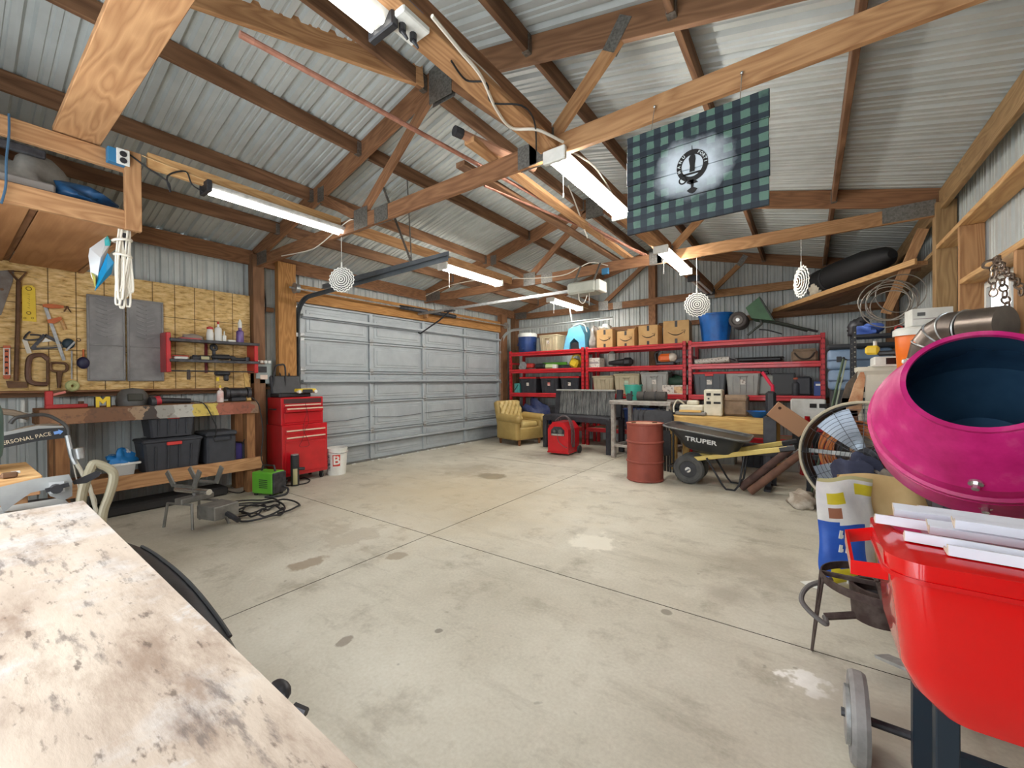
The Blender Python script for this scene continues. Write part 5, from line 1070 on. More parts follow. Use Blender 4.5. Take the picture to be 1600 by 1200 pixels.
tool('chainsaw', 'orange and white chainsaw on the middle rack', 'chainsaw', 1041, [('body', 'b', ((0, 0, .14), (.26, .2, .17), .05), SAWO), ('tank', 's', ((.12, -.03, .15), .085), mat('saw_white', (216, 206, 190), .5)), ('base', 'b', ((0, 0, .04), (.34, .2, .07), .02), DKMETAL), ('front_handle', 'p', ([(-.16, -.05, .06), (-.19, -.05, .22), (-.1, -.05, .28)], .016), BLACK), ('guide_bar', 'b', ((.25, 0, .10), (.22, .014, .07), .004, (0, -.25, 0)), DKMETAL)])
tool('paper_roll', 'white speckled roll lying on the second shelf', 'roll', 1115, [('roll', 'c', ((-.3, 0, .05), (.25, 0, .085), .05), LBL), ('knob', 'c', ((-.33, 0, .05), (-.28, 0, .05), .03), BLACK)])
tool('drip_pan', 'flat black drip pan on the second shelf', 'pan', 1181, [('pan', 'b', ((.05, .1, .06), (.62, .4, .05), .015), BLACK), ('lip', 'b', ((.05, .1, .09), (.68, .44, .012), .004), BLACK), ('bar', 'p', ([(-.55, 0, .09), (-.4, 0, .09), (-.3, .02, .06)], .01), DKMETAL)])
BRN = mat('brown_canvas', (146, 124, 102), .85, 0, (116, 98, 80), 6)
t = thing('canvas_bag', 'brown canvas tool bag at the end of the second shelf', 'bag', (sx(1257), 7.98, Z2)); MB().box((0, 0, .09), (.34, .28, .18), .03).build('body', BRN, t); MB().tube(smoothpts([(-.13, -.15, .14), (-.05, -.16, .05), (.06, -.16, .05), (.13, -.15, .14)], 5), .012, 6).build('strap', mat('dark_strap', (60, 50, 44), .8), t); MB().box((0, 0, .19), (.3, .2, .03), .01).build('flap', BRN, t)
# ---- third shelf: totes
for i, (px, lab) in enumerate(((825, 'black tote with a red lid, nearest the door corner on the third shelf'), (858, 'black tote with a red lid and a red sticker, in the middle of three'), (890, 'black tote with a red lid standing next to the rack post'))):
    tote('storage_tote', lab, (sx(px), 8.0, Z3), .43, .38, .36, BLKT, REDLID, None, .06, 'totes on the red racks', labelm=(LBL, mat('red_sticker', (200, 84, 74), .6, 0, (230, 200, 190), 20), LBL)[i])
tote('storage_tote', 'narrow beige tote below the parts carton', (sx(942), 8.0, Z3), .44, .38, .36, BEI, BEI, None, .05, 'totes on the red racks'); tote('storage_tote', 'wide beige tote in the middle of the centre rack', (sx(979), 8.0, Z3), .50, .40, .40, BEI, BEI, None, .05, 'totes on the red racks', labelm=mat('green_label', (190, 206, 180), .6)); tote('storage_tote', 'light grey tote beside the green tarp on the centre rack', (sx(1022), 8.0, Z3), .50, .40, .42, GRYT, GRYT, None, .05, 'totes on the red racks', labelm=LBL)
tote('storage_tote', 'dark tote with red lid and red latch on the rack by the post', (sx(1108), 8.0, Z3), .52, .40, .40, mat('slate_tote', (86, 90, 94), .5), REDLID, REDL, .05, 'totes on the red racks', labelm=LBL); tote('storage_tote', 'pale grey tote with a red lid on the rack behind the white machine', (sx(1160), 8.0, Z3), .50, .40, .40, GRYT, REDLID, None, .05, 'totes on the red racks', labelm=LBL)
t = thing('tackle_box', 'small teal box at the near end of the third shelf', 'box', (sx(809), 7.92, Z3)); MB().box((0, 0, .11), (.14, .25, .22), .012).build('case', mat('teal_box', (70, 150, 146), .5), t); MB().bar((-.05, -.128, .06), (.05, -.128, .19), .012, .02, (0, 1, 0)).build('clasp', BLACK, t, smooth=0)
t = thing('flat_carton', 'flat white carton with red print on the third shelf', 'box', (sx(1055), 7.95, Z3)); MB().box((0, 0, .085), (.44, .3, .17), .004).build('carton', LBL, t, smooth=0); MB().box((.09, -.152, .085), (.2, .004, .12)).build('print', mat('printed_art', (226, 196, 150), .6, 0, (130, 60, 50), 12), t, smooth=0)
crumple('green_tarp', mat('dark_green_tarp', (38, 66, 50), .6), (sx(1056), 8.02, Z3+.172), (.22, .14, .11), 'folded dark green tarp on top of the flat carton', 'tarp', 41, .2)
t = thing('tool_case', 'grey hard case with a black rim standing on the third shelf', 'tool case', (sx(1193), 7.98, Z3)); MB().box((0, 0, .17), (.3, .14, .34), .03).build('shell', mat('case_grey', (142, 144, 138), .5), t); MB().box((0, 0, .17), (.33, .09, .37), .03).build('rim', BLACK, t); MB().tube([(-.06, 0, .35), (-.05, 0, .39), (.05, 0, .39), (.06, 0, .35)], .01, 6).build('handle', BLACK, t)
t = thing('speaker_case', 'black square speaker case behind the red pipe handle', 'speaker', (sx(1223), 8.05, Z3)); MB().box((0, 0, .18), (.32, .25, .36), .008).build('cabinet', BLACK, t); MB().box((0, -.128, .18), (.27, .006, .31), .002).build('grille', mat('grille_grey', (74, 76, 78), .7), t)
t = thing('nail_gun_case', 'moulded black nail gun case on the rack', 'tool case', (sx(1255), 7.98, Z3)); MB().box((0, 0, .15), (.22, .12, .30), .03).build('shell', BLK2, t); MB().box((-.08, -.065, .15), (.03, .02, .1), .006).build('latch', DKMETAL, t)
bottle('oil_bottle', 'black oil bottle with an orange label, left of the moulded case', (sx(1243), 7.95, Z3), .06, .26, BLK2, mat('orange_label', (190, 90, 60), .5), .6)
t = thing('blue_folder_box', 'blue box at the end of the third shelf by the last post', 'box', (sx(1279, 8.1), 8.05, Z3)); MB().box((0, 0, .11), (.12, .3, .22), .006).build('box', mat('folder_blue', (64, 86, 150), .6), t); MB().box((0, -.152, .17), (.08, .004, .03)).build('label', WHITE, t, smooth=0)
# ---- bottom shelf dark clutter
t = thing('tarp_bundle', 'blue tarp bundle on the bottom shelf behind the armchair', 'tarp', (sx(835, 7.9), 7.95, Z4)); crumple('bundle', mat('tarp_blue2', (50, 66, 120), .7, 0, (90, 96, 130), 8), (0, 0, 0), (.34, .2, .32), '', '', 51, .35, parent=t)
for i, (px, m, lab) in enumerate(((880, BLKT, 'black tote on the bottom shelf behind the ribbed bench'), (1000, NAVY, 'dark blue tote on the bottom shelf behind the steel table'), (1050, BLKT, 'black tote on the bottom shelf behind the folding chairs'))):
    tote('storage_tote', lab, (sx(px, 7.9), 8.0, Z4), .6, .42, .42, m, m, None, 0, 'totes on the red racks')

# ---- upholstered armchair
ac = thing('armchair', 'mustard tufted armchair in the back corner', 'armchair', (-4.98, 7.22, 0), radians(-14)); MUST = mat('mustard_vinyl', (178, 152, 92), .5, 0, (160, 134, 76), 4, bump=.1); MUSTL = mat('mustard_cushion', (204, 182, 122), .45, 0, (186, 160, 98), 5, bump=.2)
MB().box((.02, 0, .24), (.66, .62, .26), .05, seg=3).build('seat_base', MUST, ac)
MB().box((.06, 0, .41), (.56, .46, .14), .06, seg=3).build('seat_cushion', MUSTL, ac)
for s in (-1, 1):
    MB().box((.02, s*.33, .33), (.66, .13, .44), .05, seg=3).build('arm', MUST, ac)
    MB().cyl((-.24, s*.345, .555), (.34, s*.345, .535), .085, n=16).sphere((.34, s*.345, .535), .085).build('arm_roll', MUST, ac)
def backsurf(u, v):
    y_ = -.30+.60*u; z_ = .40+.50*v; x_ = -.17-.16*v+.03*sin(pi*u)
    tf = .018*cos(u*5*2*pi)*cos(v*3*2*pi); return (x_+tf, y_*(1-.08*v*v), z_-.03*(2*u-1)**2*v)
MB().sheet(backsurf, 30, 18).build('tufted_back', MUSTL, ac, smooth=1.5)
MB().box((-.36, 0, .57), (.16, .66, .66), .06, (0, -.25, 0), seg=3).build('backrest', MUST, ac)
bt_ = MB()
for i in range(5):
    for j in range(3):
        u, v = (i+.5+(.0 if j % 2 else .0))/5.0, (j+.5)/3; p = Vector(backsurf(u, v)); b_o = MB().sphere(p+Vector((.006, 0, 0)), .012, (.5, 1, 1), 8, 5).build('button', MUST, ac)
for sx_, sy_ in ((.30, .28), (.30, -.28), (-.30, .28), (-.30, -.28)): MB().cyl((sx_, sy_, .12), (sx_, sy_, 0), .035, .022, n=10).build('leg', wood('chair_leg', (150, 96, 56), (100, 60, 34)), ac)

# ---- black bench with ribbed back panel
A, B = at(852, 698, 'z', 0), at(953, 711, 'z', 0); ang = math.atan2(B.y-A.y, B.x-A.x); Lb = (B-A).length
bb = thing('ribbed_bench', 'black wooden bench with a ribbed grey back panel', 'bench', (A+B)/2, ang); BLKW = mat('black_painted_wood', (36, 36, 42), .55, 0, (54, 54, 60), 9)
for s in (-1, 1):
    MB().box((s*Lb/2*.98, 0.0, .31), (.09, .08, .62), .006).build('leg', BLKW, bb, smooth=0); MB().box((s*Lb/2*.98, .45, .31), (.09, .08, .62), .006).build('leg', BLKW, bb, smooth=0)
    MB().box((s*Lb/2*.96, .40, .86), (.11, .06, .56), .006, (-.12, 0, 0)).build('back_post', BLKW, bb, smooth=0)
MB().box((0, 0, .59), (Lb*1.02, .06, .10), .006).build('front_rail', BLKW, bb, smooth=0)
for k in range(5): MB().box((0, .05+.09*k, .635), (Lb*1.02, .082, .025), .003).build('seat_plank', BLKW, bb, smooth=0)
RIB = mat('scuffed_liner', (78, 80, 80), .7, 0, (150, 150, 146), 9, amt=.8, stretch=(3, 1, .6)); ns = 14
for k in range(ns):
    w = (Lb*.86)/ns; MB().box((-Lb*.43+w*(k+.5), .36+(.0 if k % 2 else .014), .88), (w*.96, .03, .46), .006, (-.12, 0, 0)).build('panel_rib', RIB, bb, smooth=0)
MB().box((0, .33, 1.125), (Lb*.92, .07, .03), .006).build('top_rim', mat('rim_grey', (160, 160, 154), .6), bb)
# ---- red stick welder
wd = thing('stick_welder', 'red box welder with dials and cables wrapped on top', 'welder', (-3.60, 6.62, 0), radians(2))
MB().prism([(-.20, .05), (.20, .05), (.20, .46), (.10, .58), (-.10, .58), (-.20, .46)], .46, basis((0, -.23, 0), (1, 0, 0), (0, -1, 0)) @ Matrix.Translation((0, 0, -.46))).build('case', REDTOOL, wd, smooth=.3)
MB().bx(-.21, .21, -.245, .24, .03, .06, .006).build('base', REDTOOL, wd, smooth=0)
Mf = basis((0, -.2345, 0), (1, 0, 0), (0, -1, 0)); MB().prism([(-.13, .34), (.13, .34), (.13, .44), (.07, .50), (-.07, .50), (-.13, .44)], .006, Mf).build('control_panel', DKMETAL, wd, smooth=0)
for xx, rr_ in ((-.055, .026), (.06, .04)): MB().cyl((xx, -.24, .42), (xx, -.262, .42), rr_, n=16).build('dial', mat('dial_grey', (104, 104, 102), .4, .5), wd)
MB().bx(-.12, .12, -.245, -.24, .345, .375).build('scale_plate', mat('scale_pale', (170, 168, 160), .5), wd, smooth=0)
for xx, zz in ((-.1, .36), (.0, .36), (.1, .36)): MB().cyl((xx, -.24, zz), (xx, -.256, zz), .012, n=8).build('socket', CHROME, wd)
for s in (-1, 1): MB().cyl((s*.215, .17, .07), (s*.245, .17, .07), .07, n=18).build('wheel', RUBBER, wd)
for k in range(3): MB().tube(smoothpts([(-.14+.03*k, .04*k-.06, .585), (-.06, .03*k, .66+.012*k), (.08, .02*k-.03, .655), (.17, .05*k-.1, .56), (.215, .05*k-.12, .40), (.22, .06*k-.14, .24), (.225, .03*k-.1, .14)], 5), .009, 6).build('welding_cable', mat('cable_grey', (84, 76, 76), .6), wd)
MB().tube(smoothpts([(.0, -.245, .33), (.03, -.255, .24), (.12, -.255, .17), (.19, -.245, .14)], 5), .006, 6).build('lead', mat('cable_grey', (84, 76, 76)), wd)

# ---- steel table with its load
A = at(957, 716, 'z', 0); st = thing('steel_table', 'grey tubular steel table behind the rust-red drum', 'table', (A.x+.5, A.y+.3, 0), radians(-8)); PST = mat('scuffed_white_paint', (176, 172, 164), .5, .2, (140, 128, 120), 12)
for xx in (-.48, .48):
    for yy in (-.28, .32): MB().box((xx, yy, .47), (.07, .07, .94), .008).build('leg', PST, st, smooth=0)
MB().box((0, .02, .955), (1.06, .70, .035), .006).build('top', PST, st, smooth=0); MB().box((0, -.325, .935), (1.04, .03, .06), .006).build('apron', PST, st, smooth=0)
for yy in (-.28, .32): MB().box((0, yy, .21), (.92, .045, .045), .005).build('stretcher', PST, st, smooth=0)
for xx in (-.48, .48): MB().box((xx, .02, .21), (.045, .54, .045), .005).build('stretcher', PST, st, smooth=0)
def onst(x, y, z=.974): return wm(st) @ Vector((x, y, z))
t = thing('teal_bucket', 'teal plastic bucket on the steel table', 'bucket', onst(-.28, .05)); MB().lathe([(0, 0), (.115, 0), (.15, .24), (.158, .24), (.158, .26), (.148, .26), (.11, .01), (0, .01)], 24).build('pail', mat('teal_plastic', (64, 168, 148), .45), t); MB().torus((0, 0, .24), .16, .004, (.1, .3, 1), 24, 5).build('bail', ZINC, t)
t = thing('tool_roll', 'dark rolled tool bag lying on the steel table', 'bag', onst(.12, -.12)); MB().cyl((-.22, 0, .075), (.24, 0, .075), .075, n=16).build('roll', mat('roll_grey', (78, 74, 70), .8, 0, (58, 54, 52), 8), t); MB().torus((.08, 0, .075), .077, .008, (1, 0, 0), 18, 6).torus((-.1, 0, .075), .077, .008, (1, 0, 0), 18, 6).build('strap', BLACK, t)
gadget('clamp_vice', 'small black vice next to the tool roll', 'vice', onst(-.2, -.24), [('body', 'b', ((0, 0, .06), (.09, .09, .12), .012), BLACK), ('jaw', 'b', ((.03, 0, .13), (.03, .1, .05), .006), DKMETAL), ('screw', 'c', ((-.1, 0, .08), (.06, 0, .08), .012), RUST)], .4)
tb = thing('trash_can', 'galvanised can with a shiny lid under the steel table', 'trash can', onst(-.05, .0, 0)); MB().lathe([(0, 0), (.2, 0), (.235, .5), (.24, .5)], 24).build('can', DKMETAL, tb); MB().lathe([(.25, .49), (.25, .515), (.2, .55), (.06, .585), (0, .59)], 24).build('lid', ZINC, tb); MB().tube([(-.05, 0, .585), (-.04, 0, .61), (.04, 0, .61), (.05, 0, .585)], .008, 6).build('handle', DKMETAL, tb)
# folded chairs leaning behind the drum
for k in range(3):
    t = thing('folding_chair', ('black folding chair leaning closest to the drum', 'black folding chair in the middle of the leaning row', 'black folding chair leaning nearest the wheelbarrow')[k], 'folding chair', (-1.90+.09*k, 6.05-.05*k, 0), radians(20), 'folded black chairs', (radians(-12), 0, radians(20)))
    for s in (-1, 1): MB().tube([(s*.2, .02*k, 0), (s*.21, 0, .8), (s*.16, 0, .90)], .014, 7).build('frame_tube', BLACK, t); MB().tube([(s*.16, .05, 0), (s*.17, .04, .55)], .013, 7).build('leg', BLACK, t)
    MB().box((0, 0, .78), (.40, .02, .2), .008).build('backrest', BLACK, t); MB().box((0, .045, .42), (.34, .025, .36), .008).build('seat', BLACK, t)

# ---- rust-red drum
dr = thing('steel_drum', 'rust-red steel drum standing on the open floor', 'drum', (-1.748, 5.434, 0)); DRM = mat('rust_red_paint', (150, 74, 60), .6, .05, (126, 58, 46), 3)
prof = [(0, 0), (.222, 0), (.234, .012), (.234, .02), (.228, .025), (.228, .235), (.24, .247), (.24, .257), (.228, .269), (.228, .49), (.24, .502), (.24, .512), (.228, .524), (.228, .72), (.236, .73), (.236, .75), (.224, .752), (.222, .74)]
MB().lathe(prof, 40).build('shell', DRM, dr, smooth=.4); MB().lathe([(.223, .742), (0, .742)], 40).build('lid', mat('lid_tan', (196, 150, 126), .6, 0, (170, 120, 96), 5), dr)
for a, r in ((.6, .13), (3.5, .14)): MB().cyl((r*cos(a), r*sin(a), .742), (r*cos(a), r*sin(a), .756), .03, n=14).build('bung', RUST, dr)

# ---- wheelbarrow
wbr = thing('wheelbarrow', 'black wheelbarrow with yellow wooden handles', 'wheelbarrow', (-.85, 5.62, 0)); WBK = mat('barrow_black', (44, 46, 48), .38, 0, (56, 58, 60), 5)
def wl_(x, y, z): return Vector((x+.85, y-5.62, z))
def ringt(x0, x1, w, z0, z1, n=8, r=.14):
    """rounded tray outline, sloping from z0 at x0 to z1 at x1"""
    pts = []; 
    for cx, cy, a0 in ((x1-r, w-r, 0), (x0+r, w-r, pi/2), (x0+r, -w+r, pi), (x1-r, -w+r, 3*pi/2)):
        for i in range(n+1):
            a = a0+pi/2*i/n; x = cx+r*cos(a); pts.append((x, cy+r*sin(a), z0+(z1-z0)*(x-x0)/(x1-x0)))
    return [wl_(x, 5.62+y, z) for x, y, z in pts]
tr = MB().loop([ringt(-1.16, -.76, .17, .42, .38, r=.08), ringt(-1.25, -.70, .22, .47, .42, r=.1), ringt(-1.465, -.58, .33, .735, .60), ringt(-1.495, -.545, .36, .745, .61), ringt(-1.495, -.545, .36, .725, .59), ringt(-1.465, -.58, .33, .715, .58)], caps=True); tr.build('tray', WBK, wbr, smooth=.7)
MB().tube(ringt(-1.495, -.545, .36, .737, .602), .011, 7, closed=True).build('rolled_rim', mat('rim_scuff', (104, 104, 102), .5), wbr)
HNDY = mat('yellow_handle_wood', (212, 190, 110), .5, 0, (196, 170, 88), 5)
for s in (-1, 1):
    yy = 5.62+s*.20; hd = MB().bar(wl_(-1.2, 5.62+s*.12, .31), wl_(-.12, 5.62+s*.29, .57), .04, .055, bev=.006).build('handle', HNDY, wbr, smooth=0)
    MB().bar(wl_(-.26, 5.62+s*.265, .535), wl_(-.10, 5.62+s*.292, .575), .05, .062, bev=.012).build('grip', BLACK, hd)
    MB().tube([wl_(-1.0, yy, .36), wl_(-.83, yy, .06), wl_(-.79, yy, .012), wl_(-.70, yy, .012), wl_(-.65, yy, .08), wl_(-.60, yy, .42)], .012, 7).build('leg', BLACK, wbr)
    c = wl_(-1.22, 5.62+s*.12, .185); w = MB().torus(c, .135, .05, (0, 1, 0), 32, 10).build('tyre', mat('tyre_grey', (88, 88, 86), .8, 0, (70, 70, 70), 10), wbr)
    MB().cyl(c-Vector((0, .03, 0)), c+Vector((0, .03, 0)), .10, n=20).build('rim', BLACK, w); MB().cyl(c-Vector((0, .05, 0)), c+Vector((0, .05, 0)), .035, n=12).build('hub', CHROME, w)
MB().cyl(wl_(-1.22, 5.35, .185), wl_(-1.22, 5.89, .185), .011, n=8).build('axle', DKMETAL, wbr); MB().tube([wl_(-1.25, 5.5, .2), wl_(-1.46, 5.5, .2), wl_(-1.46, 5.74, .2), wl_(-1.25, 5.74, .2)], .012, 6).build('nose_bar', BLACK, wbr)
fa = Vector((0, -.11, .27)); 
sn = Vector((0, -.27, -.115)).normalized(); Mx = basis((-1.045, 5.62-.285-.013, .573), (1, 0, -.12), (0, -.89, -.45)); text('brand_lettering', 'TRUPER', mat('white_print', (224, 226, 226), .5), .086, Mx, wbr, .0015, bold=.002, scx=1.15)

# ---- pine work table behind the wheelbarrow with machines on it
pt = thing('pine_table', 'unpainted pine work table behind the wheelbarrow', 'table', (-.98, 6.5, 0), radians(-6)); 
for k in range(6): 
    o = member('top_plank', wm(pt) @ Vector((-.68, -.28+.112*k, .765)), wm(pt) @ Vector((.68, -.28+.112*k, .765)), .108, .038, YPINE, pt)
member('apron', wm(pt) @ Vector((-.64, -.32, .675)), wm(pt) @ Vector((.64, -.32, .675)), .038, .14, YPINE, pt)
for xx in (-.60, .60):
    for yy in (-.27, .27): member('leg', wm(pt) @ Vector((xx, yy, 0)), wm(pt) @ Vector((xx, yy, .742)), .09, .09, YPINE, pt, (1, 0, 0))
def onpt(x, y, z=.786): return wm(pt) @ Vector((x, y, z))
t = thing('bench_machine', 'cream control box machine standing on the pine table', 'machine', onpt(-.13, .05)); MB().box((0, 0, .19), (.24, .2, .38), .015).build('housing', CREAM, t)
for zz in (.31, .19):
    MB().box((-.055, -.102, zz), (.06, .006, .04)).build('gauge', INK, t, smooth=0); MB().box((.055, -.102, zz), (.09, .006, .028)).build('display', INK, t, smooth=0)
MB().cyl((-.055, -.1, .25), (-.055, -.118, .25), .012, n=10).build('knob', DKMETAL, t)
t = thing('label_printer', 'cream flat printer machine with a curved cable', 'printer', onpt(-.42, .0)); MB().box((0, 0, .03), (.42, .3, .05), .01).build('tray', mat('tray_grey', (120, 120, 116), .5), t); MB().box((0, .03, .10), (.34, .2, .10), .02).build('body', CREAM, t); MB().box((0, .06, .18), (.16, .12, .07), .02).build('cover', CREAM, t); MB().tube(smoothpts([(-.12, .02, .16), (-.2, -.03, .22), (-.25, -.06, .12), (-.24, -.08, .04)], 5), .012, 6).build('cable', CREAM, t); MB().box((0, -.13, .065), (.3, .05, .03), .004).build('yellow_strip', YPINE, t)
t = thing('tan_box', 'tan fabric box behind the control box machine', 'box', onpt(.12, .2)); MB().box((0, 0, .15), (.32, .2, .30), .03).build('box', BRN, t); MB().box((0, -.1, .24), (.3, .02, .05), .01).build('flap', BRN, t)
t = thing('blue_funnel', 'blue plastic funnel bowl on the pine table', 'funnel', onpt(.42, .1)); MB().lathe([(.06, 0), (.14, .08), (.15, .085), (.13, .085), (.05, .01)], 20).build('bowl', BLUEB, t); MB().cyl((0, .0, 0), (0, 0, .05), .05, n=12).build('spout', BLUEB, t)
t = thing('bent_pipe', 'red bent pipe handle rising from a dark hose reel', 'pipe', onpt(.58, .15)); MB().tube(smoothpts([(0, 0, .02), (.0, 0, .40), (-.02, 0, .45), (-.12, 0, .62)], 5), .022, 8).build('pipe', mat('crimson', (214, 36, 70), .4), t); MB().box((-.02, .0, .18), (.12, .12, .36), .03).build('sleeve', BLACK, t)
# posts / panels near the barrow handles
t = thing('black_board', 'upright black board leaning on the pine table', 'board', (-.385, 6.0, 0)); MB().box((0, 0, .42), (.14, .03, .84), .004, (-.05, 0, 0)).build('board', BLKW, t, smooth=0); MB().box((0, .026, .45), (.05, .02, .5), .003, (-.05, 0, 0)).build('batten', BLKW, t, smooth=0)
t = thing('cardboard_sheet', 'brown cardboard block tilted on its corner', 'cardboard', at(1232, 680, 'y', 6.0)); M = basis(at(1232, 655, 'y', 6.0), at(1256, 668, 'y', 6.0)-at(1215, 640, 'y', 6.0), (0, -1, .1)); MB().xf(wm(t).inverted() @ M).box((0, 0, 0), (.42, .21, .05), .006).build('slab', mat('brown_card', (160, 120, 90), .8), t, smooth=0); MB().xf(wm(t).inverted() @ M).cyl((-.15, .05, .0), (-.15, .05, .027), .018, n=12).build('hole', mat('hole_dark', (60, 36, 24), .9), t)
for k, (a, b_, lab) in enumerate((((1158, 762), (1235, 702), 'dark wooden log leaning behind the other log'), ((1172, 768), (1252, 708), 'brown wooden log leaning in front toward the fan'))):
    p0 = at(*a, 'z', .04); p1 = at(*b_, 'y', p0.y+.05); t = thing('log', lab, 'log', p0, 0, None); MB().cyl(p0, p1, .045, .04, n=12).build('trunk', mat('log_bark%d' % k, ((92, 66, 58), (112, 78, 62))[k], .8, 0, ((70, 50, 46), (88, 60, 48))[k], 9, bump=.4), t, world=True); MB().cyl(p0-(p1-p0).normalized()*.004, p0, .043, n=12).build('cut_end', mat('cut_wood', (128, 88, 64), .8), t, world=True)
t = thing('sawhorse', 'low black steel sawhorse beyond the logs', 'sawhorse', at(1232, 768, 'z', 0)); 
for xx in (-.2, .2): MB().box((xx, 0, .2), (.06, .06, .40), .004).build('leg', BLKW, t, smooth=0); MB().box((xx, 0, .015), (.07, .34, .03), .004).build('foot', BLKW, t, smooth=0)
MB().box((0, 0, .42), (.62, .07, .05), .004).build('beam', BLKW, t, smooth=0)
t = thing('red_jack', 'red floor jack stands clustered by the last rack post', 'jack stand', at(1276, 700, 'y', 6.9)-Vector((0, 0, 0))); t.location.z = 0
for dx in (-.1, .08): MB().lathe([(.09, .0), (.04, .6), (.03, .8), (0, .8)], 8, Matrix.Translation((dx, 0, 0))).build('stand', REDTOOL, t)
MB().box((0, 0, .62), (.36, .2, .04), .006).build('plate', REDTOOL, t)
t = thing('white_appliance', 'white boxy appliance with dark vents behind the jack stands', 'appliance', (.0, 7.5, 0)); MB().box((0, 0, .86), (.42, .3, .30), .015).build('housing', WHITE, t); 
for k in range(2): MB().box((.06+.11*k, -.152, .92), (.08, .006, .06)).build('vent', INK, t, smooth=0)
MB().box((0, 0, .355), (.38, .26, .71), .004).build('stand', BLACK, t)
for i, (x_, y_, m, lab, hh) in enumerate(((-.62, 7.2, BLKT, 'black tote on the floor under the pine table', .3), (-1.1, 7.25, GRYT, 'grey tote on the floor behind the wheelbarrow legs', .34), (-.15, 7.15, mat('pale_tub', (196, 200, 196), .5), 'pale tub on the floor beside the sawhorse', .28))): tote('storage_tote', lab, (x_, y_, 0), .42, .34, hh, m, m, None, 0, 'totes on the floor')

# ================================================================== RIGHT SIDE
# ---- corner platform of planks with a long black bag
pf = thing('corner_platform', 'plank platform spanning the corner under the right-hand roof slope', 'platform', (.5, 7.4, 2.44))
fe0, fe1 = Vector((.90, 5.72, 2.47)), Vector((-.45, 8.30, 2.47)); dv = (fe1-fe0).normalized(); nv = Vector((dv.y, -dv.x, 0)) * 1.0
if nv.x < 0: nv = -nv
for k in range(5):
    off = nv*(.07+.145*k); a = fe0+off; e_ = fe1+off; 
    ta = 0 if a.x <= .93 else (a.x-.93)/(-dv.x); te = (e_-a).length; 
    if e_.y > 8.42: te -= (e_.y-8.42)/dv.y
    if te-ta > .3: member('plank', a+dv*ta, a+dv*te, .14, .04, ROUGHW if k else PINE, pf)
member('edge_board', fe0-nv*.02, fe1-nv*.02, .025, .06, PALE, pf); member('ledger', (-.5, 8.44, 2.43), (.97, 8.44, 2.43), .04, .09, TRUSSW, pf)
kb = thing('long_black_bag', 'long black gear bag with a grey end on the corner platform', 'bag', (.55, 7.15, 2.492)); KA, KB = Vector((.10, 7.62, 2.69)), Vector((.76, 6.25, 2.69))
kd = (KB-KA).normalized(); ks = Vector((-kd.y, kd.x, 0))
def kring(t, f): c = KA.lerp(KB, t); return [c+ks*(.20*f*cos(a))+Vector((0, 0, .19*f*sin(a))) for a in [2*pi*j/16 for j in range(16)]]
MB().loop([kring(t, f) for t, f in ((.12, .98), (.4, 1.0), (.75, .9), (.95, .6), (1.02, .25))]).build('bag_body', mat('bag_black', (22, 22, 24), .7), kb, world=True); MB().loop([kring(t, f) for t, f in ((-.03, .3), (0, .85), (.05, .98), (.13, 1.0))]).build('grey_end', mat('bag_grey', (92, 92, 92), .7), kb, world=True)
MB().loop([kring(t, f) for t, f in ((.3, 1.03), (.33, 1.03))]).build('strap', BLACK, kb, world=True)
crumple('work_gloves', mat('glove_pale', (206, 196, 176), .8), (.10, 7.30, 2.492), (.07, .09, .10), 'pale work gloves dangling on the platform edge', 'gloves', 61, .4)
t = thing('brace_board', 'loose wooden board leaning from the corner post to the platform', 'board', at(1382, 490, 'y', 6.05)); member('board', at(1384, 490, 'y', 6.05), at(1443, 357, 'y', 5.9), .09, .035, PINE, t, (0, -1, 0))
rnd = random.Random(8)
wc = thing('wire_coil', 'springy coil of grey fence wire behind the black rack', 'wire coil', at(1395, 500, 'y', 5.85))
for k in range(6):
    c = at(1395+rnd.uniform(-14, 12), 465+rnd.uniform(-12, 14), 'y', 5.85+rnd.uniform(-.1, .1)); MB().torus(c, rnd.uniform(.15, .25), .006, (rnd.uniform(-.3, .3), -1, rnd.uniform(-.3, .3)), 36, 5).build('loop', mat('wire_grey', (150, 144, 136), .45, .5), wc, world=True)

# ---- blue-grey cases, black rack, coolers, tub
BGR = mat('case_blue_grey', (124, 146, 172), .45, 0, (108, 130, 156), 5)
t = thing('tool_case', 'upper blue-grey moulded case stacked beside the last rack', 'tool case', (.52, 6.85, 1.42), 0, 'blue-grey cases'); MB().box((0, 0, .13), (.62, .4, .26), .04, seg=3).build('shell', BGR, t); MB().box((0, 0, .12), (.63, .41, .02), .004).build('seam', mat('seam', (80, 96, 120), .6), t); MB().box((-.2, -.21, .13), (.05, .02, .07), .005).build('latch', BLACK, t)
t2_ = thing('tool_case', 'lower blue-grey moulded case under its twin by the rack', 'tool case', (.53, 6.85, 1.16), 0, 'blue-grey cases')
for ch in t.children: dup(ch, t2_)
t = thing('case_stand', 'dark cabinet carrying the blue-grey cases', 'cabinet', (.53, 6.85, 0)); MB().box((0, 0, .58), (.58, .4, 1.16), .006).build('body', mat('dark_cabinet', (52, 54, 56), .6), t, smooth=0); MB().box((0, -.205, .6), (.5, .012, 1.0), .004).build('door', mat('dark_cabinet', (52, 54, 56)), t, smooth=0)
recentre(tag(MB().box((.55, 6.85, 1.71), (.7, .45, .06), .02).build('foam_mat', mat('mat_dark', (58, 60, 64), .9)), 'folded dark foam mat on top of the blue-grey cases', 'mat'))
bk_ = thing('black_rack', 'small black perforated steel rack with gloves on top', 'rack', (.65, 6.2, 0)); RKX, RKY = (.43, .88), (6.05, 6.38)
